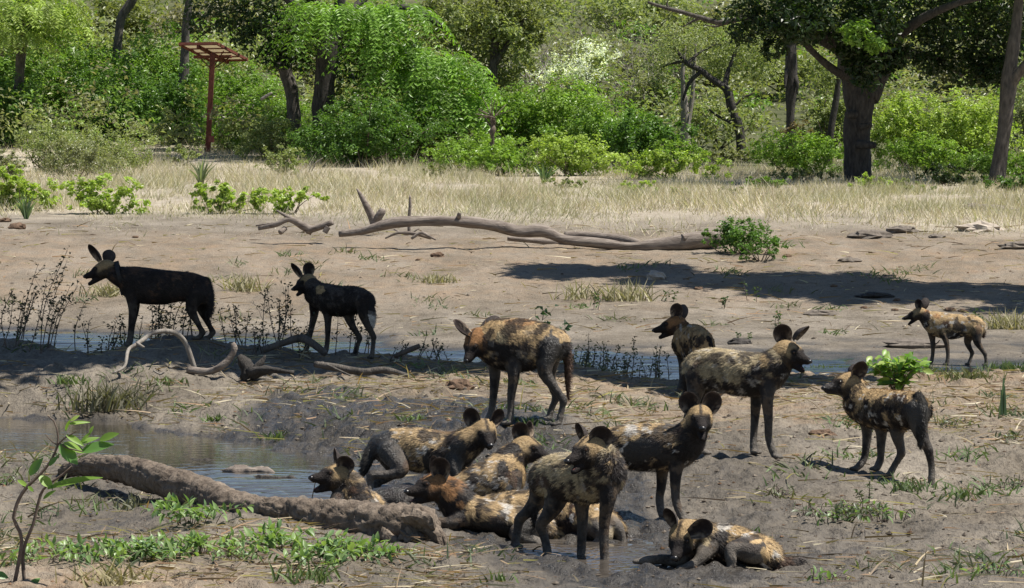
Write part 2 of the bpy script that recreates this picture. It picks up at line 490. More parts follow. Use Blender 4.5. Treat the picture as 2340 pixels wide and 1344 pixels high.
    mead_c = ramp(nt, noise_node(nt, 3.0, 6, 0.75, objco(nt, (1, 0.3, 1))), [(0.3, (0.26, 0.215, 0.16)), (0.5, (0.38, 0.33, 0.255)), (0.7, (0.48, 0.43, 0.345))])
    c = mix(nt, c, mead_c, sep.outputs[2])
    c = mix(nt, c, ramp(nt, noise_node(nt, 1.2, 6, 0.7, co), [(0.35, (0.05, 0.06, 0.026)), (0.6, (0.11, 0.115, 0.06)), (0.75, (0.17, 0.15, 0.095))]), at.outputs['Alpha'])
    mud = ramp(nt, n2, [(0.3, (0.018, 0.0155, 0.013)), (0.55, (0.045, 0.039, 0.032)), (0.75, (0.095, 0.081, 0.066))])
    wf = mathn(nt, 'MULTIPLY', sep.outputs[0], 0.96)
    c = mix(nt, c, mud, wf)
    nt.links.new(c, b.inputs['Base Color'])
    rn = ramp(nt, n3, [(0.38, (0.18,) * 3), (0.62, (0.62,) * 3)])
    nt.links.new(mix(nt, (0.95,) * 3, rn, sep.outputs[0]), b.inputs['Roughness'])
    nt.links.new(mathn(nt, 'MULTIPLY_ADD', sep.outputs[0], 0.34, 0.08), b.inputs['Specular IOR Level'])
    hh = mathn(nt, 'ADD', mathn(nt, 'MULTIPLY', n2, 1.0), mathn(nt, 'MULTIPLY', n3, 0.45))
    bump(nt, b, hh, 0.9, 0.05)
    o = mk('ground', np.stack([x, y, z], -1), Q, m, None, col)
    tag(o, 'dry grey brown river bank earth, dark wet mud in the wallow', kind='structure')
    return o
ground = build_ground()

# ---------------------------------------------------------------- water
def water_mat(name, base, rough, scale, strength, dist=0.01):
    m, nt, b = mat_new(name)
    co = objco(nt, (1, 1.6, 1))
    b.inputs['Roughness'].default_value = rough
    b.inputs['IOR'].default_value = 1.33
    b.inputs['Specular IOR Level'].default_value = 0.5
    n = noise_node(nt, 2.2, 4, 0.6, co)
    nt.links.new(ramp(nt, n, [(0.35, base), (0.7, tuple(v * 1.5 for v in base))]), b.inputs['Base Color'])
    bump(nt, b, noise_node(nt, scale, 3, 0.6, co), strength, dist)
    return m
def water_sheet(name, poly, z, mat, label, kind='structure', grow=0.2, res=(90, 110), amp=None):
    c = poly.mean(0); x0, y0 = poly.min(0) - grow; x1, y1 = poly.max(0) + grow
    nx, ny = res
    X, Y = np.meshgrid(np.linspace(x0, x1, nx), np.linspace(y0, y1, ny))
    Z = np.full(X.shape, z) + (amp(X, Y) if amp else 0)
    V = np.stack([X.ravel(), Y.ravel(), Z.ravel()], -1)
    s = sdpoly(X, Y, poly)
    i = np.arange(ny - 1)[:, None]; j = np.arange(nx - 1)[None, :]
    Q = np.stack([i * nx + j, i * nx + j + 1, (i + 1) * nx + j + 1, (i + 1) * nx + j], -1).reshape(-1, 4)
    keep = (s[Q] < grow).all(1)
    o = mk(name, V, Q[keep], mat, None)
    return tag(o, label, kind=kind)
def ripples(X, Y, lam, crest):
    """long crested wind ripples of unit height"""
    w = (fbm(X / crest, Y * 0.5, o=2) - .5) * 5.0
    s = np.sin(2 * np.pi * (Y / lam) + w * 3 + X * .6) + .6 * np.sin(2 * np.pi * (Y / (lam * .63)) - w * 4 - X * .9 + 1.3)
    return s * (0.4 + 1.2 * vnoise(X / crest * 1.6 + 7, Y / lam * .22))
water_sheet('pond_water', POND, WL_POND, water_mat('muddy pond water', (0.046, 0.041, 0.034), 0.02, 7.0, 0.25, 0.01), 'still muddy pond behind the fallen log', res=(90, 420),
            amp=lambda X, Y: ripples(X, Y, .17, .55) * (0.0005 + 0.0030 * (1 - sstep(26.2, 28.2, Y + .3 * X)) ))
water_sheet('puddle_water', PUD, WL_PUD, water_mat('wallow water', (0.055, 0.047, 0.039), 0.05, 9.0, 0.3, 0.01), 'shallow grey puddle in the mud wallow', grow=0.12, res=(60, 200), amp=lambda X, Y: ripples(X, Y, .12, .4) * .0022)
_ch = np.array([[-14.0, 42.5], [14.0, 42.5], [14.0, 68.0], [-14.0, 68.0]])
water_sheet('channel_water', _ch, WL_CH, water_mat('channel water', (0.016, 0.017, 0.018), 0.05, 6.0, 0.3, 0.01), 'shallow channel of blue water behind the ridge', res=(70, 620),
            amp=lambda X, Y: ripples(X, Y, .34, 1.2) * (0.0010 + 0.0072 * (1 - sstep(56.5, 60.0, Y + X * .55 + 1.2 * (vnoise(X * .7, Y * .3) - .5)))))

# ---------------------------------------------------------------- foliage
def leaf_cards(C, Nrm, Dir, L, W, col, fold=0.25):
    """diamond leaves: centre C, normal Nrm, long axis Dir, length L, width W"""
    n = len(C)
    Dir = Dir - (Dir * Nrm).sum(1)[:, None] * Nrm
    Dir /= np.maximum(np.linalg.norm(Dir, axis=1)[:, None], 1e-6)
    S = np.cross(Nrm, Dir)
    L = np.asarray(L).reshape(-1, 1) * np.ones((n, 1)); W = np.asarray(W).reshape(-1, 1) * np.ones((n, 1))
    V = np.stack([C - Dir * L * 0.5, C + S * W * 0.5 + Nrm * W * fold + Dir * L * 0.05, C + Dir * L * 0.5 - Nrm * L * 0.12, C - S * W * 0.5 + Nrm * W * fold + Dir * L * 0.05], 1).reshape(-1, 3)
    i = np.arange(n) * 4
    return V, np.stack([i, i + 1, i + 2, i + 3], -1), np.repeat(col, 4, 0)

def unit(n, r):
    v = r.normal(size=(n, 3)); return v / np.linalg.norm(v, axis=1)[:, None]

GREENS = {'bright': (0.235, 0.36, 0.065), 'mid': (0.18, 0.295, 0.055), 'dark': (0.105, 0.2, 0.04), 'lime': (0.34, 0.44, 0.1), 'olive': (0.21, 0.235, 0.09), 'grey': (0.27, 0.285, 0.165), 'pale': (0.29, 0.335, 0.15), 'deep': (0.026, 0.05, 0.014), 'feather': (0.215, 0.375, 0.055), 'dust': (0.265, 0.31, 0.13), 'brown': (0.235, 0.225, 0.145)}  # leaf base colours; deep has canopy shade darkened into it

def crown_points(lobes, n, r, shell=0.55, clump=0.22, per=14):
    """leaf centres in clumps spread through ellipsoidal lobes; lobes rows cx,cy,cz,rx,ry,rz"""
    lobes = np.asarray(lobes, float)
    vol = (lobes[:, 3] * lobes[:, 4] + lobes[:, 4] * lobes[:, 5] + lobes[:, 3] * lobes[:, 5]); vol /= vol.sum()
    nc = max(8, n // per)
    k = r.choice(len(lobes), nc, p=vol)
    u = unit(nc, r); rad = (shell + (1 - shell) * r.random(nc)) ** 0.7
    cc = lobes[k, :3] + u * rad[:, None] * lobes[k, 3:]
    out = u.copy()
    j = r.integers(0, nc, n)
    s = lobes[k][:, 3:].mean(1) * clump
    C = cc[j] + r.normal(size=(n, 3)) * (s[j] * 0.62)[:, None] * np.array([1, 1, 0.8])
    return C, out[j], r.random(nc)[j], cc

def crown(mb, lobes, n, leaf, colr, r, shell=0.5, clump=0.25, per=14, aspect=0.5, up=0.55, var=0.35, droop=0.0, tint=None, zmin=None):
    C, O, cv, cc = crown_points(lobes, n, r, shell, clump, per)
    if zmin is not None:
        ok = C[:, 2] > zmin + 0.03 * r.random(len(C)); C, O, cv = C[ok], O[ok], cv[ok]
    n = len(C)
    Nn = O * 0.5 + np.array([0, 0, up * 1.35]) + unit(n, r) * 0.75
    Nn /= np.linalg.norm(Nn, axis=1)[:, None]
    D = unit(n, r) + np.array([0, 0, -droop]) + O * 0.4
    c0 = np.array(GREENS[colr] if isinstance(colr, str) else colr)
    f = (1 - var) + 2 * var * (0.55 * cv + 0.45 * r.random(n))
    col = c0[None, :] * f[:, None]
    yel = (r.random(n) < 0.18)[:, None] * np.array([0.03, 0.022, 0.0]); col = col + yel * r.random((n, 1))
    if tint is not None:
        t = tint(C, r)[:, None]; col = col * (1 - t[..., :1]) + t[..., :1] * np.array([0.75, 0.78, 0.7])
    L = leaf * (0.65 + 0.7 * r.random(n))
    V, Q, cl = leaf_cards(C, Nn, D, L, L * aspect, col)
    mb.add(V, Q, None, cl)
    return cc

def fronds(mb, lobes, n, leaf, colr, r, flen=0.9, shell=0.45, droop=0.9):
    """feathery drooping compound leaves: arcs of paired leaflets hanging off the lobes"""
    lobes = np.asarray(lobes, float)
    per = 16; nf = n // per
    w = lobes[:, 3] * lobes[:, 5]; k = r.choice(len(lobes), nf, p=w / w.sum())
    u = unit(nf, r); u[:, 2] = np.abs(u[:, 2]) * 0.9 - 0.25; u /= np.linalg.norm(u, axis=1)[:, None]
    B = lobes[k, :3] + u * lobes[k, 3:] * (shell + (1 - shell) * r.random(nf))[:, None]
    Hd = u * np.array([1, 1, 0.3]) + unit(nf, r) * 0.5; Hd[:, 2] *= 0.4
    Hd /= np.linalg.norm(Hd, axis=1)[:, None]
    c0 = np.array(GREENS[colr]); fc = 0.5 + 0.75 * r.random(nf)
    Ls = flen * (0.45 + 0.95 * r.random(nf))
    allC, allN, allD, allc = [], [], [], []
    for q in range(per // 2):
        t = (q + 0.7) / (per / 2)
        p = B + Hd * (Ls * t)[:, None] + np.array([0, 0, -1.0]) * (Ls * droop * t * t)[:, None]
        tg = Hd + np.array([0, 0, -1.0]) * (2 * droop * t); tg /= np.linalg.norm(tg, axis=1)[:, None]
        sd = np.cross(tg, [0, 0, 1.0]); sd /= np.maximum(np.linalg.norm(sd, axis=1)[:, None], 1e-6)
        upn = np.cross(sd, tg)
        for sg in (-1, 1):
            dd = sd * sg + tg * 0.7 + upn * -0.15; dd /= np.linalg.norm(dd, axis=1)[:, None]
            allC.append(p + dd * leaf * 0.5); allN.append(upn + r.normal(size=(nf, 3)) * 0.22); allD.append(dd)
            allc.append(c0[None] * (fc * (0.8 + 0.4 * r.random(nf)))[:, None])
    C = np.concatenate(allC); N = np.concatenate(allN); N /= np.linalg.norm(N, axis=1)[:, None]
    V, Q, cl = leaf_cards(C, N, np.concatenate(allD), leaf * (0.8 + 0.4 * r.random(len(C))), leaf * 0.34, np.concatenate(allc), 0.1)
    mb.add(V, Q, None, cl)

def bush_lobes(cx, cy, z0, w, h, dep, r, n=9, flat=0.0):
    """irregular heap of lobes filling a bush of width w, height h"""
    L = []
    for i in range(n):
        a = r.random() * 2 * math.pi; q = math.sqrt(r.random()) * 0.62
        x = math.cos(a) * q; y = math.sin(a) * q
        s = 0.15 + 0.27 * r.random()
        top = (1 - (x * x + y * y) * 0.9)
        zz = z0 + h * (0.12 + (top - s * 0.9) * (0.25 + 0.75 * r.random()))
        L.append((cx + x * w * 0.62, cy + y * dep * 0.62, max(zz, z0 + h * s * 0.4), w * s, dep * s, h * s * (0.85 + 0.3 * r.random())))
    L.append((cx, cy, z0 + h * 0.42, w * 0.33, dep * 0.33, h * 0.42))
    return L

GB = 'bushes of the thicket along the far bank'
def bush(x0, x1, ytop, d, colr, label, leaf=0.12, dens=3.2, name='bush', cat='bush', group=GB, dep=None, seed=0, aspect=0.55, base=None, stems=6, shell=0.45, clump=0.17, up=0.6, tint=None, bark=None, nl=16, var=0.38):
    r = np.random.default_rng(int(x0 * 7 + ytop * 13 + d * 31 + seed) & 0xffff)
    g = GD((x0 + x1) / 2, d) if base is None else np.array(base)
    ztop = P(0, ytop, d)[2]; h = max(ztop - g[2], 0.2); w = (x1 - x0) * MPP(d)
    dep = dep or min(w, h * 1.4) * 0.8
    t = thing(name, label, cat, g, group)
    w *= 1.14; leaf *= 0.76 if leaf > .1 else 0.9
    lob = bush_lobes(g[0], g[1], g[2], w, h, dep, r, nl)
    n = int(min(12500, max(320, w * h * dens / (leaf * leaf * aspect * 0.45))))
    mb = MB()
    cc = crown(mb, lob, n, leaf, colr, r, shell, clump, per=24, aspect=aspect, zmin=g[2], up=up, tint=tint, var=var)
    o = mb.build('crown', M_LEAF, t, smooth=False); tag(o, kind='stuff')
    if stems:
        sm = MB()
        for q in cc[r.choice(len(cc), min(stems, len(cc)), replace=False)]:
            b = g + np.array([r.normal() * w * 0.06, r.normal() * dep * 0.06, -0.05])
            mid = (b + q) / 2 + r.normal(size=3) * 0.08 * h
            rr = 0.012 * max(h, 0.5) + 0.006
            tube(sm, [(*b, rr), (*mid, rr * 0.7), (*q, rr * 0.25)], 6, 5)
        sm.build('stem', bark or M_TWIG, t)
    return t

def px_path(pts, d, n, dd=None):
    """rows px, py, depth offset, radius px -> world x,y,z,r"""
    out = []
    for px, py, o, r in pts:
        out.append((*P(px, py, d + o), r * MPP(d + o)))
    return out

def limb(mb, pts, d, n=24, segs=10, rough=0.22, freq=1.6, seed=0.0):
    tube(mb, px_path(pts, d, n), n, segs, rough, freq, seed=seed)

def twigs(mb, start, direction, length, r0, r, depth=3, spread=0.6, nchild=3, segs=5):
    """recursive bare twigs"""
    d = norm(direction); p = np.asarray(start, float); pts = [(*p, r0)]
    k = 4
    for i in range(k):
        d = norm(d + r.normal(size=3) * 0.18 + np.array([0, 0, 0.05])); p = p + d * length / k
        pts.append((*p, r0 * (1 - 0.6 * (i + 1) / k)))
    tube(mb, pts, None, segs, caps=False)
    ends = [p]
    if depth > 0:
        for c in range(nchild):
            q = pts[r.integers(2, k + 1)]
            ends += twigs(mb, q[:3], d + r.normal(size=3) * spread, length * (0.55 + 0.25 * r.random()), q[3] * 0.75, r, depth - 1, spread, nchild, max(3, segs - 1))
    return ends

# ---------------------------------------------------------------- far wooded hillside
def far_tree(px, ytop, d, w, colr, label, leaf=0.3, n=1500, trunk_h=0.35, bark=None, group='trees on the far hillside', lobn=7, name='hillside_tree'):
    r = np.random.default_rng(int(px * 3 + ytop * 17 + d) & 0xffff)
    g = GD(px, d); ztop = P(0, ytop, d)[2]; h = max(ztop - g[2], 2.0)
    t = thing(name, label, 'tree', g, group)
    zc = g[2] + h * (1 + trunk_h) / 2; rh = h * (1 - trunk_h) / 2
    L = []
    for i in range(lobn):
        a = r.random() * 6.28; q = r.random() ** 0.5
        L.append((g[0] + math.cos(a) * q * w * 0.33, g[1] + math.sin(a) * q * w * 0.33, zc + (r.random() - 0.5) * rh * 1.3, w * (0.17 + 0.12 * r.random()), w * 0.22, rh * (0.3 + 0.3 * r.random())))
    mb = MB(); cc = crown(mb, L, n, leaf, colr, r, 0.35, 0.3, per=10, aspect=0.6)
    tag(mb.build('crown', M_LEAF, t, smooth=False), kind='stuff')
    tb = MB(); tube(tb, [(g[0], g[1], g[2] - 0.2, 0.05 * h * 0.6), (g[0] + r.normal() * 0.2, g[1], g[2] + h * 0.35, 0.03 * h * 0.6), (g[0] + r.normal() * 0.4, g[1], zc, 0.015 * h)], 8, 6, 0.2)
    for q in cc[:6]: tube(tb, [(g[0], g[1], g[2] + h * trunk_h * 0.9, 0.014 * h), (*((np.array([g[0], g[1], g[2] + h * trunk_h]) + q) / 2 + r.normal(size=3) * 0.2), 0.009 * h), (*q, 0.003 * h)], 6, 4)
    tb.build('trunk', bark or M_BARK, t)
    return t
_kinds = [('grey', 'grey green'), ('pale', 'pale green'), ('brown', 'haze toned brownish'), ('olive', 'olive green'), ('grey', 'thin grey green')]  # crown colours greyed and paled to paint in distance haze
_LM = ((0, 'the yellow green tree'), (190, 'the dense left thicket'), (330, 'the oblique trunk'), (450, 'the rusty panel'), (640, 'the leaning trunk'), (790, 'the feathery tree'), (1000, 'the hanging fronds'), (1150, 'the olive tree'), (1330, 'the white blossom'), (1470, 'the grey bush'), (1600, 'the curved tree'), (1720, 'the airy pale crown'), (1820, 'the shaggy trunk'), (1960, 'the big dark trunk'), (2120, 'the yellow green bushes'), (2250, 'the right canopy'), (2380, 'the slender forked tree'))
_ROW = ('lowest', 'second', 'third', 'topmost')
_used = {}
def _far_label(kind, row, px):
    lm = min(_LM, key=lambda q: abs(q[0] - px))[1]; s = f'{kind} tree in the {_ROW[row]} slope row above {lm}'
    _used[s] = _used.get(s, 0) + 1
    return s if _used[s] == 1 else s + ', right neighbour'
_r = np.random.default_rng(11)
for row, (d, y0, cnt) in enumerate(((158, 120, 17), (178, 60, 16), (210, 0, 14), (255, -60, 12))):
    for k in range(cnt):
        px = -150 + (k + 0.5 + 0.5 * (_r.random() - 0.5)) * 2640 / cnt
        kk = _r.integers(0, 5)
        far_tree(px, y0 + _r.normal() * 22, d + _r.normal() * 4, 2640 / cnt * MPP(d) * 1.9, _kinds[kk][0], _far_label(_kinds[kk][1], row, px), leaf=0.24 * d / 172, n=3000, trunk_h=0.12)
# understory scrub of the slope: nobody could count it
def scrub():
    mb = MB(); r = np.random.default_rng(5)
    for row in range(6):
        d = (133, 142, 152, 165, 184, 215)[row]
        for k in range(44):
            px = -200 + k * 2740 / 44 + r.normal() * 20
            g = GD(px, d + r.normal() * 3); hh = (1.0 + 1.6 * r.random()) * d / 150
            c = ('grey', 'dust', 'olive', 'pale', 'brown', 'mid')[r.integers(0, 6)]
            crown(mb, [(g[0], g[1], g[2] + hh * 0.4, hh * 1.0, hh * 0.8, hh * 0.6), (g[0] + r.normal(), g[1], g[2] + hh * 0.8, hh * 0.6, hh * 0.6, hh * 0.5)], 260, 0.22 * d / 150, c, r, 0.4, 0.3)
    o = mb.build('scrub', M_LEAF, None, smooth=False)
    tag(o, 'low grey green scrub covering the far slope', kind='stuff')
scrub()

# ---------------------------------------------------------------- thicket: every bush of the middle distance
bush(-60, 130, 55, 138, 'mid', 'tall dense green bush at the far left edge, under the yellow green tree', leaf=0.17, seed=1)
bush(60, 300, 60, 140, 'mid', 'dense green bush left of the rusty panel, below the leaning grey trunk', leaf=0.17, seed=2)
bush(230, 480, 50, 141, 'mid', 'tall bright bush with pale tops directly behind the rusty panel post', leaf=0.17, seed=3)
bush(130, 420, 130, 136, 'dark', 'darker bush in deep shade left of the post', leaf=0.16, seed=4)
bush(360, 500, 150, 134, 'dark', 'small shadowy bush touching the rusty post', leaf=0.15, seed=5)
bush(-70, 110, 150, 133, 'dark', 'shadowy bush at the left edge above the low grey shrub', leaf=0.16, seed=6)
bush(470, 640, 120, 136, 'mid', 'rounded green bush just right of the rusty post', leaf=0.15, seed=7)
bush(500, 720, 190, 131, 'mid', 'wide green bush between the post and the round dark bush', leaf=0.15, seed=8)
bush(550, 720, 255, 126, 'dust', 'low dusty green bush left of the round dark bush', leaf=0.12, seed=9)
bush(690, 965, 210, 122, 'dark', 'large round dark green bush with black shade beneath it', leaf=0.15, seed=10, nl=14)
bush(740, 900, 205, 124, 'mid', 'sunlit top of bush rising behind the large round bush', leaf=0.14, seed=11)
bush(900, 1080, 260, 124, 'olive', 'olive bush right of the large round bush', leaf=0.13, seed=12)
bush(1010, 1180, 300, 119, 'bright', 'low bright bush around the thin pollarded stem', leaf=0.12, seed=13)
bush(1090, 1300, 190, 128, 'mid', 'bush with grey highlights right of the feathery tree', leaf=0.15, seed=14)
bush(1180, 1400, 185, 128, 'bright', 'bright green bush below the white flowering tree', leaf=0.15, seed=15)
bush(1270, 1480, 225, 124, 'mid', 'glossy dark green bush in the middle of the thicket', leaf=0.15, seed=16)
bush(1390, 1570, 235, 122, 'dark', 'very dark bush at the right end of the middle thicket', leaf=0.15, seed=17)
bush(1060, 1240, 320, 115, 'bright', 'low leafy bush at the edge of the dry grass, left part', leaf=0.13, seed=18)
bush(1200, 1420, 310, 115, 'lime', 'light green bush at the edge of the dry grass, middle part', leaf=0.13, seed=19)
bush(1420, 1620, 330, 112, 'lime', 'pale lime bush with big leaves in front of the very dark bush', leaf=0.16, seed=20)
bush(1500, 1610, 305, 120, 'bright', 'small bright bush beside the gap under the curved tree', leaf=0.14, seed=21)
bush(1590, 1740, 335, 124, 'grey', 'grey green bush in the shadowy gap left of the big trunk', leaf=0.12, seed=22)
bush(1715, 1940, 285, 116, 'bright', 'broad bright bush touching the left of the big trunk', leaf=0.14, seed=23)
bush(1790, 1860, 250, 119, (0.16, 0.12, 0.055), 'small orange brown shrub beside the palm like trunk', leaf=0.11, seed=24, dens=2)
bush(1690, 1800, 400, 103, 'mid', 'low fluffy bush in front of the broad bright bush', leaf=0.08, seed=25)
bush(1930, 2030, 390, 101, 'lime', 'small lime green shrub at the foot of the big trunk', leaf=0.10, seed=26, dens=2)
bush(1990, 2170, 200, 122, 'lime', 'tall yellow green bush right of the big trunk', leaf=0.14, seed=27)
bush(2110, 2310, 185, 121, 'lime', 'tallest yellow green bush beneath the right canopy', leaf=0.14, seed=28)
bush(2020, 2200, 300, 114, 'bright', 'sunny bush at the edge of the grass right of the big trunk', leaf=0.12, seed=29)
bush(2180, 2380, 330, 112, 'mid', 'green bush around the foot of the pale right trunk', leaf=0.12, seed=30)
bush(2230, 2400, 400, 100, 'dark', 'low dark bush behind the fallen log at the right edge', leaf=0.10, seed=31)
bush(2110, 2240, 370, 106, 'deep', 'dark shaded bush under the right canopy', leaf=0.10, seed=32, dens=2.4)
bush(1990, 2120, 400, 104, 'dust', 'dusty tangle of stems right of the big trunk', leaf=0.09, seed=33, dens=1.6, stems=16)
bush(1740, 1900, 380, 109, 'olive', 'dark tangled shrub with bare stems left of the big trunk', leaf=0.08, seed=34, dens=1.5, stems=18)
bush(2300, 2460, 160, 124, 'grey', 'pale bush behind the right trunk', leaf=0.14, seed=35)
bush(1560, 1720, 200, 132, 'pale', 'pale airy bush behind the curved tree', leaf=0.14, seed=36, dens=2)
bush(1420, 1560, 120, 142, 'grey', 'grey bush on the slope left of the curved tree', leaf=0.15, seed=37, dens=1.6)
bush(1840, 1960, 190, 128, 'dust', 'dusty green bush seen left of the big trunk', leaf=0.14, seed=38)
# low shrubs on the dry grass, left
bush(60, 200, 260, 118, 'dust', 'low grey green shrub in front of the thicket at far left', leaf=0.09, seed=41, dens=2.2, group='low shrubs on the dry grass')
bush(150, 340, 262, 117, 'dust', 'low grey green shrub in front of the shadowy bushes', leaf=0.09, seed=42, dens=2.2, group='low shrubs on the dry grass')
bush(110, 270, 300, 112, 'grey', 'lowest grey green shrub spreading over the dry grass', leaf=0.08, seed=43, dens=2.0, group='low shrubs on the dry grass')
bush(600, 700, 330, 116, 'dust', 'feathery low shrub between post and round bush', leaf=0.08, seed=44, dens=2.2, group='low shrubs on the dry grass')
GL = 'bright leafy saplings at the edge of the dry grass'
bush(-50, 110, 372, 88, 'lime', 'bright broad leaved shrub at the left edge of the grass', leaf=0.15, seed=51, group=GL, dens=4)
bush(145, 315, 402, 86, 'lime', 'bright broad leaved shrub second from the left', leaf=0.14, seed=52, group=GL, dens=3.4, nl=12)
bush(440, 580, 412, 86, 'lime', 'bright broad leaved shrub left of the dead branches', leaf=0.14, seed=53, group=GL, dens=3.2, nl=12)
bush(590, 735, 416, 86, 'lime', 'bright sapling behind the dead branches at the log end', leaf=0.12, seed=54, group=GL, dens=2.6, nl=12)
bush(1618, 1762, 484, 74.4, 'dark', 'small leaved dark green shrub growing over the log end', leaf=0.07, seed=55, group=None, dens=3.0, nl=12, stems=14, up=0.7)
bush(1692, 1790, 542, 72.9, 'dark', 'low spreading shrub at the foot of the log shrub', leaf=0.05, seed=56, group=None, dens=1.5, stems=10)

# ---------------------------------------------------------------- trees that can be told apart
def tree(name, label, d, base_px, trunk_limbs, lobes_px, leaf, colr, bark, mode='cards', n=6000, seed=0, extra=None, **kw):
    """trunk_limbs: list of px paths; lobes_px: rows px, py, depth offset, rx px, ry px"""
    r = np.random.default_rng(seed)
    g = GD(base_px, d)
    t = thing(name, label, 'tree', g)
    tm = MB()
    for i, pth in enumerate(trunk_limbs):
        wp = px_path(pth, d, None)
        if i == 0: wp[0] = (wp[0][0], wp[0][1], g[2] - 0.15, wp[0][3])
        tube(tm, wp, max(10, 6 * len(wp)), 12 if i == 0 else 8, 0.28, 1.7, seed=seed + i)
    tm.build('trunk', bark, t)
    for grp in (lobes_px if isinstance(lobes_px[0], tuple) and isinstance(lobes_px[0][0], str) else [(mode, colr, n, lobes_px)]):
        md, cl, nn, lp = grp
        L = [(*P(a, b, d + c), rx * MPP(d), 0.9 * rx * MPP(d) if len(q) == 0 else q[0], ry * MPP(d)) for a, b, c, rx, ry, *q in lp]
        mb = MB()
        if md == 'fronds': fronds(mb, L, nn, leaf, cl, r, **kw)
        else: crown(mb, L, nn, leaf if md == 'cards' else leaf * 0.7, cl, r, kw.get('shell', 0.3), 0.24, per=12, aspect=0.45, up=0.5)
        tag(mb.build('crown', M_LEAF, t, smooth=False), kind='stuff')
    return t
# the big tree on the right, canopy shade put into its deep leaf colour
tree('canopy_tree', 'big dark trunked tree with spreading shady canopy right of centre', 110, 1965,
     [[(1960, 470, 0, 38), (1961, 420, 0, 31), (1960, 340, 0, 29), (1962, 270, 0, 31), (1972, 210, 0, 30), (1990, 150, 0, 24), (2005, 60, 0, 18), (2010, -60, 0, 10)],
      [(1958, 250, 0, 24), (1945, 170, 0, 26), (1925, 110, -.5, 22), (1860, 80, -1.0, 17), (1780, 60, -1.5, 12), (1700, 40, -2, 7)],
      [(1985, 225, 0, 22), (2020, 165, .3, 16), (2060, 125, .6, 13), (2140, 135, 1, 8), (2200, 170, 1.4, 6)],
      [(1972, 190, .2, 16), (1930, 175, -.8, 10), (1880, 140, -1.4, 8), (1830, 90, -2, 6)],
      [(2000, 140, 0, 16), (2080, 60, -1, 12), (2180, 10, -2, 9), (2300, -20, -2.5, 6)],
      [(1960, 330, -.5, 10), (1992, 332, -.7, 9), (2000, 331, -.8, 5)], [(1955, 262, -.4, 9), (1935, 262, -.6, 8)], [(1970, 290, -.5, 9), (1990, 285, -.7, 7)]],
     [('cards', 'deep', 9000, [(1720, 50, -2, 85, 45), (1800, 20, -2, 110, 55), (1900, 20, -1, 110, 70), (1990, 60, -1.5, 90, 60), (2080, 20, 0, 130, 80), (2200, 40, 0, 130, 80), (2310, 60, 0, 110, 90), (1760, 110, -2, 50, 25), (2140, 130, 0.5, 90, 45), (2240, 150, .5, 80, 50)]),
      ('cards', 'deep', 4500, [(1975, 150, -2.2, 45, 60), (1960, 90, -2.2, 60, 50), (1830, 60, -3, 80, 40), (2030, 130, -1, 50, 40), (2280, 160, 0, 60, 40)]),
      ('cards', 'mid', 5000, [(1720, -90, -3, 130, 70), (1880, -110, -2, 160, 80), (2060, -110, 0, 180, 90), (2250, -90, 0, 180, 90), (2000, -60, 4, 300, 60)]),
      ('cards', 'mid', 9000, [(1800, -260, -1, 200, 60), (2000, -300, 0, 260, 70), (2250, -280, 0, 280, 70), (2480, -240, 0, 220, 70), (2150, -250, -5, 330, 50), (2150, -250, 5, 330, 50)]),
      ('cards', 'mid', 500, [(1960, 75, -3.2, 40, 30), (2005, 100, -3.0, 30, 30)])], 0.19, 'deep', M_DARKBARK, seed=61)
tree('slender_tree', 'tall slender tree with pale grey forked trunk at the right edge', 108, 2280,
     [[(2276, 430, 0, 20), (2284, 370, 0, 17), (2297, 280, 0, 15), (2303, 210, 0, 17), (2312, 130, 0, 14), (2325, 40, 0, 12), (2332, -60, 0, 9)],
      [(2306, 200, 0, 13), (2330, 165, -.2, 11), (2352, 140, -.4, 10), (2380, 90, -.6, 8)]],
     [('cards', 'dark', 2600, [(2335, -70, 0, 110, 55), (2420, -40, 0, 90, 60), (2250, -90, 0, 80, 40)])], 0.17, 'dark', M_BARK, seed=62)
# feathery tree left of centre; deep leaves paint its shaded part
tree('feathery_tree', 'large tree with drooping feathery bright green fronds left of centre', 127, 745,
     [[(738, 300, 0, 26), (740, 210, 0, 24), (748, 140, 0, 26), (760, 95, 0, 22), (775, 30, 0, 15), (780, -60, 0, 9)],
      [(758, 110, 0, 18), (700, 40, -.3, 12), (640, -20, -.5, 9)], [(765, 100, 0, 16), (840, 40, -.3, 12), (930, 20, -.8, 9), (1010, 60, -1.4, 6)], [(770, 60, 0, 12), (850, -20, 1, 8)]],
     [('fronds', 'feather', 15000, [(740, 20, -2, 73, 24), (770, 50, -2.2, 55, 18), (830, 25, -2.2, 73, 24), (910, 30, -2, 82, 27), (900, 110, -2.2, 55, 21), (985, 130, -2.6, 69, 27), (1040, 160, -2.4, 55, 31), (1000, 220, -2.6, 55, 27), (940, 190, -2.4, 41, 24), (680, 85, -2.2, 31, 14), (1060, 230, -2.3, 36, 27), (1010, 262, -2.4, 46, 24), (1065, 280, -2.3, 34, 22), (955, 235, -2.4, 40, 22), (890, 170, -2.5, 40, 20), (1085, 200, -2.2, 30, 22), (840, 110, -2.5, 40, 18), (860, 60, -2.4, 46, 18)]),
      ('cards', 'deep', 5200, [(520, 40, 0, 90, 60), (600, 60, 0, 90, 70), (680, 100, .5, 80, 60), (640, 120, 0, 60, 40), (820, 80, 1, 90, 60), (900, 140, 1, 80, 70), (980, 190, 0, 70, 60), (820, 150, 2, 110, 60)]),
      ('cards', 'mid', 5000, [(560, -60, 0, 120, 60), (520, -160, 0, 160, 50), (660, -180, 0, 160, 50), (600, -150, -3, 170, 40), (720, -70, 2, 140, 60), (900, -60, 2, 140, 60)])], 0.20, 'feather', M_DARKBARK, seed=63, flen=1.0)
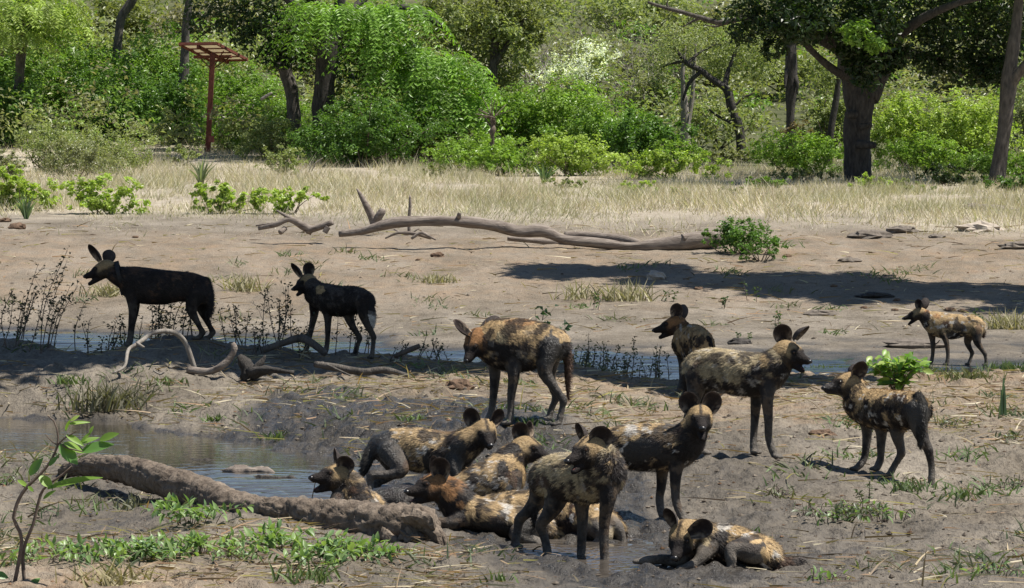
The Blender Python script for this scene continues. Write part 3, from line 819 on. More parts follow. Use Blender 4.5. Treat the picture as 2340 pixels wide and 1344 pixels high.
tree('leaning_tree', 'dark leaning trunk with pale broken bark behind the round bush, left of the feathery tree', 129, 665,
     [[(675, 300, 0, 17), (668, 220, 0, 15), (655, 170, 0, 14), (652, 145, 0, 17), (668, 105, 0, 11), (690, 40, .3, 9), (700, -40, .5, 6)], [(650, 155, 0, 11), (632, 148, -.2, 8), (622, 144, -.2, 4)]],
     [('cards', 'deep', 500, [(700, -30, .4, 60, 40)])], 0.18, 'deep', M_BARK, seed=64)
tree('grey_trunk_tree', 'upright grey trunk rising behind the rusty panel', 137, 425,
     [[(418, 290, 0, 13), (420, 180, 0, 12), (424, 90, 0, 10), (428, 40, 0, 9), (436, -50, 0, 7)]], [('cards', 'mid', 900, [(440, -60, 0, 90, 40), (380, -40, 0, 60, 30)])], 0.2, 'mid', M_BARK, seed=65)
tree('oblique_tree', 'dark oblique trunk crossing the top edge at left', 140, 262,
     [[(250, 250, 0, 11), (268, 110, 0, 9), (278, 40, 0, 10), (300, 5, 0, 10), (325, -50, 0, 8)]], [('cards', 'pale', 900, [(330, -60, 0, 80, 30), (400, -30, 1, 60, 30)])], 0.2, 'pale', M_BARK, seed=66)
tree('yellow_green_tree', 'sunlit yellow green tree in the top left corner', 134, 40,
     [[(40, 280, 0, 13), (46, 150, 0, 12), (60, 40, 0, 10), (70, -60, 0, 7)]],
     [('fronds', 'lime', 5200, [(30, 30, -1, 80, 45), (110, 20, -1, 70, 40), (150, 55, -1, 45, 30), (40, 85, -1.2, 60, 25), (-30, 60, -1, 60, 40)]), ('cards', 'mid', 2200, [(50, 40, .5, 110, 60), (120, 60, .5, 70, 50)])], 0.19, 'lime', M_BARK, seed=67, flen=0.7)
tree('olive_tree', 'tall olive green leafy tree right of the feathery tree', 133, 1120,
     [[(1120, 340, 0, 13), (1122, 220, 0, 12), (1130, 120, 0, 10), (1140, -40, 0, 7)], [(1128, 150, 0, 8), (1180, 70, 0, 6), (1220, 20, 0, 4)]],
     [('cards', 'olive', 6500, [(1030, 20, 0, 70, 50), (1110, 30, 0, 80, 60), (1180, 60, 0, 70, 60), (1200, 10, 0, 60, 50), (1090, 100, .5, 70, 60), (1160, 140, .5, 60, 55), (1120, 190, .5, 60, 50), (1230, 80, 0, 28, 30), (1010, 80, .4, 50, 40)]),
      ('cards', 'pale', 1500, [(1040, 40, -.8, 50, 40), (1150, 60, -.8, 50, 40), (1200, 110, -.6, 40, 40)])], 0.17, 'olive', M_BARK, seed=68)
tree('curved_tree', 'tree with a curved dark bare trunk and airy pale crown, centre right', 128, 1690,
     [[(1695, 350, 0, 11), (1690, 300, 0, 10), (1672, 245, 0, 11), (1660, 205, 0, 10), (1625, 180, 0, 7), (1600, 160, 0, 6), (1570, 145, 0, 5.5), (1540, 108, 0, 3)],
      [(1600, 165, 0, 5), (1575, 190, 0, 4), (1560, 230, 0, 3)], [(1672, 280, 0, 5), (1640, 265, 0, 3.4), (1620, 250, 0, 2)], [(1655, 200, 0, 7), (1665, 160, .2, 5), (1680, 120, .3, 4), (1690, 90, .4, 2.5)], [(1682, 240, 0, 3), (1700, 222, 0, 2.4), (1720, 215, 0, 1.5)],
      [(1570, 145, 0, 4), (1600, 120, .3, 3), (1640, 100, .4, 2)], [(1560, 140, 0, 4), (1520, 150, .3, 2), (1500, 160, .4, 1.5)]],
     [('fine', 'pale', 5200, [(1540, 100, 0, 70, 45), (1620, 70, .5, 90, 50), (1690, 110, .5, 80, 55), (1740, 160, .6, 60, 60), (1500, 150, .5, 50, 45), (1640, 140, .8, 60, 40), (1740, 90, .6, 60, 50)])], 0.16, 'pale', M_DARKBARK, seed=69, shell=0.1)
tree('pale_stem_tree', 'tree with a pale grey double trunk left of the curved tree', 131, 1570,
     [[(1568, 340, 0, 13), (1567, 280, 0, 11), (1563, 220, 0, 7), (1560, 170, 0, 5), (1565, 100, 0, 3)], [(1572, 280, 0, 7), (1582, 220, 0, 5), (1586, 160, 0, 4), (1590, 100, 0, 3)]],
     [('fine', 'grey', 1500, [(1560, 90, .3, 60, 45), (1600, 130, .4, 50, 45)])], 0.15, 'grey', M_PALEBARK, seed=70)
tree('shaggy_palm_trunk', 'straight dark shaggy trunk standing left of the big trunk', 122, 1808,
     [[(1806, 330, 0, 11), (1806, 270, 0, 10), (1809, 180, 0, 13), (1808, 120, 0, 12), (1812, 60, 0, 9), (1815, -30, 0, 6)], [(1802, 150, 0, 7), (1796, 176, -.2, 4), (1794, 200, -.3, 2)], [(1815, 170, 0, 6), (1822, 190, -.2, 4), (1821, 215, -.2, 2)]],
     [('cards', 'deep', 900, [(1815, -20, 0, 80, 40), (1820, 60, .3, 40, 40)])], 0.2, 'deep', M_DARKBARK, seed=71)
tree('thin_leaning_tree', 'thin dark leaning stem between palm like trunk and big trunk', 123, 1898,
     [[(1892, 340, 0, 9), (1900, 290, 0, 8), (1912, 220, 0, 7), (1918, 160, 0, 6), (1925, 60, 0, 4)]], [('cards', 'dust', 900, [(1900, 180, .4, 50, 40), (1870, 150, .4, 40, 40)])], 0.14, 'dust', M_DARKBARK, seed=72)
_white = tree('flowering_tree', 'shrubby tree covered with white blossom, top centre', 139, 1320,
     [[(1330, 330, 0, 6), (1332, 230, 0, 5), (1340, 170, 0, 4), (1350, 110, 0, 2)], [(1332, 230, 0, 4), (1290, 170, 0, 2.5)], [(1330, 200, 0, 3), (1390, 150, 0, 2)]],
     [('fine', 'pale', 1600, [(1350, 120, .2, 60, 35), (1300, 165, .2, 60, 35), (1380, 150, .2, 50, 30)]),
      ('fine', (0.80, 0.82, 0.80), 1500, [(1350, 110, -1.0, 55, 26), (1310, 145, -1, 60, 28), (1340, 170, -1, 60, 26), (1240, 165, -1, 45, 22), (1385, 125, -1, 40, 22), (1230, 185, -.1, 30, 18)])], 0.17, 'pale', M_PALEBARK, seed=73)
def bare_tree(px, ytop, d, label, seed, w=0.9):
    r = np.random.default_rng(seed); g = GD(px, d); h = P(0, ytop, d)[2] - g[2]
    t = thing('bare_shrub', label, 'shrub', g, 'leafless grey shrubs on the slope')
    mb = MB()
    for k in range(6):
        twigs(mb, g + np.array([r.normal() * .2, r.normal() * .2, -0.05]), (r.normal() * 0.45, r.normal() * 0.3, 1.0), h * 0.55, 0.055, r, 4, 0.55, 3, 4)
    tag(mb.build('branches', M_PALEBARK, t), kind='stuff')
bare_tree(1290, 30, 145, 'leafless grey shrub above the white blossom', 1)
bare_tree(1400, 60, 146, 'leafless grey shrub right of the white blossom', 2)
bare_tree(1470, 90, 144, 'leafless grey shrub near the grey bush on the slope', 3)
bare_tree(1230, 60, 147, 'leafless grey shrub beside the olive tree', 4)
# thin pollarded stem
def pollard():
    r = np.random.default_rng(9); g = GD(1125, 116); t = thing('pollard_stem', 'thin dead stem with a knot and a brush of upright twigs', 'tree', g)
    mb = MB(); limb(mb, [(1126, 400, 0, 4), (1125, 350, 0, 4.5), (1125, 310, 0, 4.5), (1124, 302, 0, 8), (1127, 296, 0, 7), (1126, 285, 0, 5)], 116, None, 8)
    for k in range(16):
        limb(mb, [(1126, 296, 0, 2.2), (1126 + r.normal() * 8, 270, r.normal() * .1, 1.4), (1126 + r.normal() * 22, 225 + r.random() * 45, r.normal() * .3, .7)], 116, 6, 4)
    mb.build('trunk', M_TWIG, t)
pollard()

# ---------------------------------------------------------------- the two trees beside the view whose crowns shade the ridge and the far bank
def shade_tree(label, trunk, lobes, n, leaf, colr, seed):
    r = np.random.default_rng(seed); b = np.array(trunk[0][:3]); b[2] = Hs(b[0], b[1])
    t = thing('shade_tree', label, 'tree', b)
    tm = MB(); tr = [(b[0], b[1], b[2] - .2, trunk[0][3])] + trunk[1:]
    tube(tm, tr, 20, 12, 0.2, 1.5, seed=seed)
    for l in lobes[::2]:
        s = np.array(trunk[-1][:3]); e = np.array(l[:3])
        tube(tm, [(*s, trunk[-1][3] * .6), (*((s + e) / 2 + np.array([0, 0, .3])), trunk[-1][3] * .35), (*e, 0.03)], 8, 6, 0.2)
    tm.build('trunk', M_BARK, t)
    mb = MB(); crown(mb, lobes, n, leaf, colr, r, 0.0, 0.4, per=12, up=0.8)
    tag(mb.build('crown', M_LEAF, t, smooth=False), kind='stuff')
def flat_lobes(x0, x1, y0, y1, z, th, n, r):
    return [(x0 + (x1 - x0) * (i + .5) / n + r.normal() * .15, (y0 + y1) / 2 + r.normal() * .18, z + r.normal() * 0.2, (x1 - x0) / n * 1.05, (y1 - y0) / 2 * (0.85 + .3 * r.random()), th) for i in range(n)]
_rs = np.random.default_rng(21)
_kx, _ky = SUN_DIR.x / SUN_DIR.z, SUN_DIR.y / SUN_DIR.z
def shade_over(x0, x1, y0, y1, zg, zc, th, n):
    dx, dy = (zc - zg) * _kx, (zc - zg) * _ky
    return flat_lobes(x0 + dx, x1 + dx, y0 + dy, y1 + dy, zc, th, n, _rs)
shade_tree('spreading tree standing right of the view, its bough shading the ridge', [(10.5, 38.5, 0, .42), (10.3, 38.5, 3.0, .36), (9.2, 38.6, 5.5, .3), (7.6, 38.6, 6.9, .22)],
           shade_over(-7.0, 2.9, 35.55, 37.4, .45, 7.2, .4, 12) + shade_over(-7.2, 2.6, 35.7, 37.3, .42, 6.9, .35, 9) + shade_over(-7.0, -0.9, 36.3, 39.0, 1.0, 7.5, .4, 9), 60000, 0.19, 'mid', 81)
shade_tree('spreading tree standing far right of the view, shading the far bank', [(21.5, 67, 0, .5), (21.3, 67, 4, .42), (20, 67.3, 8, .34), (17.5, 68, 10, .25)],
           [l for q in ((0.1, 3.2, 70.6, 72.6), (2.4, 6.6, 69.3, 71.3), (4.6, 7.8, 68.1, 70.2), (5.8, 9.8, 67.2, 69.0), (8.4, 17, 65.4, 67.2)) for l in shade_over(*q[:2], q[2], q[3], .4, 10.3, .35, 8)], 64000, 0.2, 'mid', 82)

# ---------------------------------------------------------------- rusty panel stand
def panel_stand():
    d = 130.0; rust = simple_mat('rusty steel', (0.10, 0.030, 0.020), (0.19, 0.062, 0.042), 9, 0.75, 0.3, 0.01)
    cream = simple_mat('cream panel back', (0.42, 0.38, 0.28), (0.55, 0.50, 0.38), 6, 0.6, 0.1, 0.005)
    nt = cream.node_tree; tr = nd(nt, 'ShaderNodeBsdfTranslucent'); tr.inputs[0].default_value = (.75, .68, .52, 1); ms = nd(nt, 'ShaderNodeMixShader'); ms.inputs[0].default_value = .5
    nt.links.new(nt.nodes['Principled BSDF'].outputs[0], ms.inputs[1]); nt.links.new(tr.outputs[0], ms.inputs[2]); nt.links.new(ms.outputs[0], nt.nodes['Material Output'].inputs[0])
    g = GD(474, d); t = thing('panel_stand', 'rusty steel post carrying a tilted solar panel, standing before the left thicket', 'solar panel', g)
    top = P(486, 122, d); bot = np.array([P(474, 335, d)[0], d, g[2] - .2])
    mb = MB(); ax = norm(top - bot); w = 0.085
    box(mb, (top + bot) / 2, np.array([w, 0, 0]), np.array([0, w, 0]), (top - bot) / 2); mb.build('post', rust, t, False)
    A = P(410, 101, d + .3); a = np.array([1.3, -.55, 0.0]); bvec = np.array([0.92, 1.3, -.50]); n = norm(np.cross(a, bvec)); n = n if n[2] > 0 else -n
    def beam(nm, p, q, ww, hh, mat=rust, off=0.0):
        m = MB(); p = p + n * off; q = q + n * off; dd = norm(q - p); s = np.cross(dd, n)
        box(m, (p + q) / 2, (q - p) / 2, s * ww, n * hh); return m.build(nm, mat, t, False)
    for p, q in ((A, A + a), (A + bvec, A + a + bvec), (A + n * .001, A + bvec), (A + a, A + a + bvec)): beam('frame_rail', p, q, .035, .045)
    for s in (0.5,): beam('rafter', A + a * s, A + a * s + bvec, .05, .05, off=-.09)
    beam('cross_beam', A + bvec * .5 - a * .0, A + bvec * .5 + a, .05, .04, off=-.17)
    for k in range(4):
        c = A + bvec * (k + .5) / 4 + a * .5 + n * .02; m = MB(); box(m, c, a * .485, bvec * .118, n * .006); m.build('solar_module', cream, t, False)
    for k in range(1, 4): beam('batten', A + bvec * k / 4 + a * .03, A + bvec * k / 4 + a * .97, .014, .02, off=-.03)
    low = top - ax * .55
    for s, q in ((.15, .25), (.2, .8), (.8, .7), (.9, .35)):
        m = MB(); e = A + a * s + bvec * q - n * .05; tube(m, [(*low, .022), (*e, .022)], 2, 6); m.build('brace', rust, t, False)
    m = MB(); c = P(483, 318, d - .1); box(m, c, (.09, 0, 0), (0, .07, 0), (0, 0, .11)); m.build('control_box', simple_mat('red painted box', (0.24, .07, .05), (.30, .10, .075), 8, .6, .1), t, False)
panel_stand()

# ---------------------------------------------------------------- dead wood
def log_thing(name, label, d, paths, mat, cat='log', segs=14, rough=0.18, freq=2.5, n=40, grain=0.25, base=None, seed=0, sub=None):
    g0 = px_path(paths[0][:1], d, None)[0]
    b = np.array([g0[0], g0[1], Hs(g0[0], g0[1])]) if base is None else base
    t = thing(name, label, cat, b)
    for i, p in enumerate(paths):
        mb = MB(); wp = px_path(p, d, None)
        tube(mb, wp, n if i == 0 else max(10, n // 2), segs if i == 0 else max(7, segs - 4), rough, freq, seed=seed + i * 3.3, grain=grain)
        mb.build(('trunk' if i == 0 else 'branch') if not sub else sub[min(i, len(sub) - 1)], mat, t)
    return t
log_thing('fallen_log', 'long bent grey log lying across the far bank', 75.5,
          [[(775, 535, .3, 7), (830, 528, .2, 9), (900, 510, 0, 12), (980, 505, 0, 12), (1060, 507, 0, 13), (1130, 515, 0, 13), (1190, 530, 0, 14), (1240, 528, 0, 14), (1290, 548, 0, 12), (1360, 555, 0, 12), (1440, 563, 0, 10), (1500, 560, 0, 15), (1570, 552, 0, 20), (1630, 545, .1, 21), (1660, 545, .2, 17)],
           [(1290, 538, .8, 8), (1360, 540, .7, 10), (1420, 547, .5, 10), (1460, 556, .2, 8)], [(1048, 502, 0, 7), (1049, 492, -.1, 5), (1051, 487, -.1, 4)],
           [(1160, 545, 1.0, 5), (1240, 552, .9, 7), (1300, 556, .9, 6)], [(1560, 545, -.1, 10), (1600, 535, 0, 8), (1640, 532, .1, 6)]], M_DRIFT, segs=16, n=70, seed=1)
log_thing('dead_branch', 'tangle of dead grey branches at the left end of the long log', 76.5,
          [[(592, 522, .2, 5), (630, 514, 0, 6), (660, 502, 0, 7), (690, 515, 0, 10), (715, 528, 0, 11)], [(632, 481, .1, 2.5), (655, 494, 0, 5), (680, 508, 0, 7)], [(700, 528, 0, 8), (735, 518, -.1, 8), (760, 508, -.2, 7)], [(640, 532, -.1, 6), (652, 522, 0, 6)], [(742, 532, -.2, 7), (750, 518, -.2, 7)], [(585, 516, .3, 2), (610, 512, .2, 2.5), (640, 512, 0, 3)]], M_DRIFT, 'branch', 9, n=20, seed=5)
log_thing('forked_stump', 'V shaped broken grey stump standing behind the long log', 79,
          [[(858, 515, 0, 12), (848, 492, 0, 9), (834, 464, 0, 7.5), (822, 442, 0, 4.5), (815, 431, 0, 1.5)], [(858, 512, 0, 10), (866, 494, -.1, 9), (874, 481, -.1, 8), (876, 477, -.1, 5)]], M_DRIFT, 'stump', 9, n=18, seed=6)
log_thing('wooden_post', 'short upright wooden post behind the long log', 78.5, [[(935, 535, 0, 4.2), (935, 500, 0, 4.2), (937, 470, 0, 4), (937, 449, 0, 3), (937, 446, 0, 1)]], M_DRIFT, 'post', 8, n=12, seed=7)
log_thing('dead_branch', 'small dead branches under the raised part of the long log', 75,
          [[(880, 545, 0, 2), (910, 532, 0, 4), (950, 535, 0, 4), (985, 545, 0, 3)], [(940, 546, -.1, 3), (962, 532, -.1, 4.5), (980, 540, -.1, 4), (996, 548, -.1, 2)], [(900, 524, .2, 2), (930, 536, .1, 2.5), (958, 522, .1, 1.5)]], M_DRIFT, 'branch', 7, n=14, seed=8)
log_thing('fallen_log', 'weathered log lying in the grass at the right edge', 88,
          [[(2205, 478, .4, 9), (2240, 478, .2, 11), (2290, 484, 0, 14), (2340, 496, -.3, 15), (2420, 512, -.6, 14)], [(2215, 476, .4, 10), (2235, 470, .4, 8)]], M_DRIFT, segs=12, n=26, seed=9)
log_thing('fallen_log', 'small grey log lying at the thicket edge below the pollarded stem', 104, [[(1105, 437, 0, 3), (1130, 434, 0, 5), (1160, 434, 0, 5.5), (1190, 438, 0, 2)]], M_DRIFT, n=14, seed=10)
log_thing('dead_branch', 'small bleached branch in the dry grass of centre meadow', 100, [[(1195, 474, 0, 2), (1225, 470, 0, 3.5), (1260, 474, 0, 2)]], M_DRIFT, 'branch', 7, n=10, seed=11)
log_thing('dead_branch', 'pale twiggy branch before the round dark bush', 112, [[(712, 392, 0, 1.6), (722, 372, 0, 1.4), (738, 361, 0, .8)], [(705, 395, 0, 1.4), (714, 372, 0, 1.2), (722, 358, 0, .6)]], M_PALEBARK, 'branch', 5, n=8, seed=12)
log_thing('dead_branch', 'bleached broken limb lodged in the bush right of the post', 125, [[(596, 228, -1.5, 3.6), (608, 220, -1.5, 4), (622, 212, -1.5, 2.4)]], M_PALEBARK, 'branch', 6, n=8, seed=13)
log_thing('dead_branch', 'bare grey bough reaching in from the big tree at top right', 112, [[(1700, 40, 0, 7), (1650, 52, 0, 7), (1600, 40, 0, 6), (1560, 28, 0, 5.5), (1520, 18, 0, 4.5), (1480, 5, 0, 3.5)], [(1600, 42, 0, 4), (1580, 50, .1, 2.5), (1560, 62, .1, 1.2)], [(1530, 22, 0, 3), (1524, 8, 0, 2), (1530, -4, 0, 1.4)], [(1660, 50, 0, 3), (1640, 60, .1, 2), (1610, 58, .1, 1)]], M_BARK, 'branch', 8, n=24, seed=14)
# branches on the shaded ridge
log_thing('bent_branch', 'pale barkless branch arching up out of the shade on the ridge', 35.6,
          [[(258, 853, -.75, 2.5), (284, 838, -.65, 3.6), (291, 806, -.5, 4.2), (297, 796, -.45, 4), (312, 787, -.4, 4.4), (330, 775, -.3, 5), (345, 763, -.25, 4.6), (372, 757, -.2, 5.0), (402, 762, -.15, 5.8), (424, 784, -.1, 6.2), (438, 822, -.1, 6.2), (448, 850, -.1, 5)], [(312, 784, -.4, 4), (322, 790, -.45, 3.5), (330, 794, -.45, 2)]], M_PALEBARK, 'branch', 10, n=44, rough=.12, seed=21, base=GD(440, 35.5))
log_thing('bent_branch', 'short thick grey branch sticking up beside the arching branch', 35.2, [[(430, 845, .2, 8), (475, 850, .1, 7.5), (505, 838, 0, 8), (526, 817, 0, 7.6), (536, 796, 0, 7), (531, 784, 0, 5)]], M_DRIFT, 'branch', 10, n=26, rough=.15, seed=22)
log_thing('bent_branch', 'dark arching branch under the smaller shaded dog', 36.8, [[(600, 800, 0, 8), (650, 783, 0, 8), (684, 773, -.05, 9), (710, 782, -.1, 9), (745, 808, -.15, 8)], [(684, 775, 0, 6), (688, 768, 0, 5), (690, 764, 0, 4)]], M_BARK, 'branch', 9, n=22, seed=23)
log_thing('rotten_stump', 'dark rotten stump in the shade of the ridge', 35.3, [[(578, 862, 0, 24), (570, 844, 0, 20), (556, 826, 0, 14), (546, 812, 0, 5)], [(575, 852, -.1, 16), (620, 846, -.3, 9), (672, 852, -.3, 5)], [(585, 842, -.1, 9), (600, 824, -.1, 5), (606, 812, -.1, 2)]], M_DARKBARK, 'stump', 14, n=22, rough=.8, freq=9, seed=24, grain=.5)
log_thing('dead_branch', 'thick grey branch lying on the ridge right of the shaded dogs', 35.4, [[(720, 832, 0, 7), (770, 840, -.1, 9), (830, 850, -.2, 9), (880, 846, -.2, 8), (930, 858, -.3, 5)], [(735, 828, 0, 3), (765, 842, -.2, 2.5), (800, 858, -.5, 2)], [(900, 815, .6, 6), (935, 800, .6, 7), (960, 790, .6, 6)]], M_BARK, 'branch', 9, n=24, seed=25)
log_thing('dead_branch', 'thin crooked white stick on the ridge below the arching branch', 34.2, [[(350, 847, 0, 2), (366, 855, 0, 2.5), (376, 850, 0, 2)]], M_PALEBARK, 'branch', 6, n=8, seed=26)
# near log with a mud caked broken end
def near_log():
    m, nt, b = mat_new('mud caked log')
    co = objco(nt, (1, 1, 1)); f = noise_node(nt, 7, 6, .65, co); f2 = noise_node(nt, 38, 5, .7, co)
    c = ramp(nt, f, [(.3, (.10, .078, .06)), (.52, (.175, .14, .108)), (.7, (.26, .212, .165))])
    c = mix(nt, c, ramp(nt, f2, [(.33, (.45, .43, .42)), (.5, (1, 1, 1)), (.7, (1.18, 1.16, 1.13))]), .85, 'MULTIPLY')
    nt.links.new(c, b.inputs['Base Color']); b.inputs['Roughness'].default_value = .9; b.inputs['Specular IOR Level'].default_value = .15
    bump(nt, b, mathn(nt, 'ADD', f, mathn(nt, 'MULTIPLY', f2, .5)), .9, .03)
    path = [(150, 1076, 26.6, 15), (200, 1066, 26.2, 21), (260, 1070, 25.8, 28), (330, 1086, 25.3, 33), (400, 1108, 24.8, 36), (470, 1132, 24.4, 36), (530, 1156, 24.0, 34), (590, 1170, 23.75, 30), (660, 1176, 23.5, 31), (720, 1186, 23.3, 36), (780, 1196, 23.1, 42), (850, 1204, 22.9, 44), (905, 1208, 22.75, 48), (950, 1206, 22.65, 46), (978, 1204, 22.6, 36), (990, 1204, 22.58, 16)]
    wp = [(*P(x, y, d), r * MPP(d)) for x, y, d, r in path]
    p = spline(wp, 230); g = np.array([wp[6][0], wp[6][1], Hs(wp[6][0], wp[6][1])])
    t = thing('fallen_log', 'big curved mud caked log lying in the foreground at left', 'log', g)
    mb = MB(); segs = 64; mb2 = MB()
    tube(mb, p, None, segs, 0.0)
    V = np.concatenate(mb.V)
    ctr = np.concatenate([np.repeat(p[:, :3], segs, 0), p[[0], :3], p[[-1], :3]]); rad = np.concatenate([np.repeat(p[:, 3], segs), p[[0], 3], p[[-1], 3]])
    dirv = V - ctr; ln = np.maximum(np.linalg.norm(dirv, axis=1), 1e-5); dirv /= ln[:, None]
    tt = np.concatenate([np.repeat(np.linspace(0, 1, 230), segs), [0, 1]])
    big = fbm(V[:, 0] * 5, V[:, 1] * 5, V[:, 2] * 6, 3) - .5; fine = fbm(V[:, 0] * 22, V[:, 1] * 22, V[:, 2] * 22, 3) - .5
    crust = sstep(.50, .85, tt) * (sstep(.46, .54, fbm(V[:, 0] * 12 + 5, V[:, 1] * 12, V[:, 2] * 12, 4)) + .8 * sstep(.50, .56, fbm(V[:, 0] * 26, V[:, 1] * 26, V[:, 2] * 26, 2)))
    pit = sum(np.exp(-((V - P(a, b_, dd)) ** 2).sum(1) / (rr * rr)) for a, b_, dd, rr in ((280, 1082, 25.6, .045), (392, 1098, 24.75, .05), (600, 1190, 23.6, .05), (560, 1180, 23.75, .04)))
    th = np.concatenate([np.tile(np.linspace(0, 2 * np.pi, segs, endpoint=False), 230), [0, 0]]); gr = np.abs(vnoise(th * 3.2 + 2 * big + 10, tt * 16 + th * .3) - .5); crack = 1 - sstep(.0, .10, gr)
    flake = sstep(.5, .56, fbm(V[:, 0] * 13, V[:, 1] * 13, V[:, 2] * 13, 2))
    V = V + dirv * (-crack * .010 + flake * .007)[:, None]
    V = V + dirv * (rad * big * .13 + fine * .022 + crust * .016 - pit * .06)[:, None]
    mk('trunk', V, [mb.Q[0], mb.T[0]], m, t)
    for i, q in enumerate([[(955, 1192, 22.55, 20), (990, 1212, 22.42, 15), (1004, 1236, 22.38, 12), (1008, 1256, 22.36, 6)], [(975, 1198, 22.5, 12), (1008, 1222, 22.4, 9), (1018, 1246, 22.36, 8), (1019, 1258, 22.35, 4)], [(940, 1215, 22.5, 20), (962, 1240, 22.42, 13), (974, 1260, 22.38, 8), (976, 1270, 22.37, 3)],
                           [(930, 1186, 22.5, 18), (962, 1186, 22.42, 17), (984, 1198, 22.38, 13), (990, 1210, 22.36, 6)], [(925, 1222, 22.5, 14), (940, 1232, 22.42, 11), (952, 1226, 22.38, 7)], [(880, 1225, 22.6, 18), (905, 1240, 22.5, 12), (922, 1250, 22.45, 5)]]):
        mb3 = MB(); tube(mb3, [(*P(x, y, dd), r * MPP(dd)) for x, y, dd, r in q], 26, 16, .75, 22, seed=i, grain=.5); mb3.build('broken_root', m, t, False)
near_log()
def slab(px, py, d, w, h, label, name='bark_slab', mat=None, seed=0, cat='log'):
    g = P(px, py, d); r = np.random.default_rng(seed); t = thing(name, label, cat, (g[0], g[1], g[2]))
    mb = MB(); tube(mb, [(g[0] - w / 2, g[1] + .1, g[2], h * .3), (g[0] - w * .2, g[1], g[2] + h * .2, h), (g[0] + w * .2, g[1], g[2] + h * .15, h * .9), (g[0] + w / 2, g[1] - .1, g[2] - h * .2, h * .15)], 44, 16, .9, 15, seed=seed, grain=.7)
    mb.build('wood', mat or M_DRIFT, t)
slab(570, 1081, 27.8, .42, .055, 'flat piece of weathered bark floating on the pond')
slab(635, 1098, 27.2, .40, .03, 'dark mud lump just breaking the pond surface', 'mud_lump', M_DARKBARK, 3, 'mud')
slab(470, 1058, 29.0, .3, .025, 'smaller dark mud lump in the pond, left of the floating bark', 'mud_lump', M_DARKBARK, 4, 'mud')

for _i, (x0, x1, yt, d_, cl, lab) in enumerate(((1250, 1330, 395, 104, 'dust', 'low grey green tuft of shrub at the grass edge below the lime bush'), (1430, 1500, 400, 100, 'lime', 'small yellow green shrub in the grass below the pale lime bush'), (1640, 1700, 425, 96, 'grey', 'twiggy grey shrub in the grass left of the fluffy bush'), (1520, 1600, 425, 97, 'dust', 'wispy low shrub in the grass at centre right'), (960, 1040, 370, 114, 'olive', 'straw coloured low bush in the grass right of the round bush'),
        (380, 460, 330, 122, 'dust', 'dusty low shrub left of the foot of the rusty post'), (-40, 50, 330, 112, 'grey', 'grey low shrub at the left edge above the bright shrub'), (2060, 2140, 425, 100, 'dust', 'dry twiggy shrub in the grass right of the lime shrub'))):
    bush(x0, x1, yt, d_, cl, lab, leaf=.085, dens=1.8, seed=90 + _i, group='low shrubs on the dry grass', stems=9, bark=M_PALEBARK if _i % 2 else None)

# ---------------------------------------------------------------- wild dogs: one continuous body each, grown as a smooth blend
def surface_nets(Fv, o, h):
    nx, ny, nz = Fv.shape
    ins = Fv < 0
    c = [(i, j, k) for i in (0, 1) for j in (0, 1) for k in (0, 1)]
    sl = lambda A, q: A[q[0]:nx - 1 + q[0], q[1]:ny - 1 + q[1], q[2]:nz - 1 + q[2]]
    cnt = sum(sl(ins, q).astype(np.int8) for q in c)
    act = (cnt > 0) & (cnt < 8)
    I = np.argwhere(act)
    idx = np.full(act.shape, -1, np.int64); idx[act] = np.arange(len(I))
    acc = np.zeros((len(I), 3)); num = np.zeros(len(I))
    corner = {q: Fv[I[:, 0] + q[0], I[:, 1] + q[1], I[:, 2] + q[2]] for q in c}
    for q in c:
        for ax in range(3):
            if q[ax] == 0:
                q2 = list(q); q2[ax] = 1; q2 = tuple(q2)
                a, b = corner[q], corner[q2]; m = (a < 0) != (b < 0)
                t = np.where(m, a / np.where(m, a - b, 1), 0)
                p = np.tile(np.array(q, float), (len(I), 1)); p[:, ax] = t
                acc[m] += p[m]; num[m] += 1
    V = (I + acc / np.maximum(num, 1)[:, None]) * h + o
    Q = []
    for ax in range(3):
        a1, a2 = [(1, 2), (2, 0), (0, 1)][ax]
        s0 = [slice(None)] * 3; s1 = [slice(None)] * 3
        s0[ax] = slice(0, -1); s1[ax] = slice(1, None)
        e = ins[tuple(s0)] != ins[tuple(s1)]
        K = np.argwhere(e); K = K[(K[:, a1] > 0) & (K[:, a2] > 0)]
        K = K[(K[:, a1] < Fv.shape[a1] - 1) & (K[:, a2] < Fv.shape[a2] - 1)]
        def cell(d1, d2):
            k = K.copy(); k[:, a1] -= d1; k[:, a2] -= d2
            return idx[k[:, 0], k[:, 1], k[:, 2]]
        q = np.stack([cell(1, 1), cell(0, 1), cell(0, 0), cell(1, 0)], -1)
        first = ins[K[:, 0], K[:, 1], K[:, 2]]
        q[~first] = q[~first][:, ::-1]
        Q.append(q)
    return V, np.concatenate(Q)

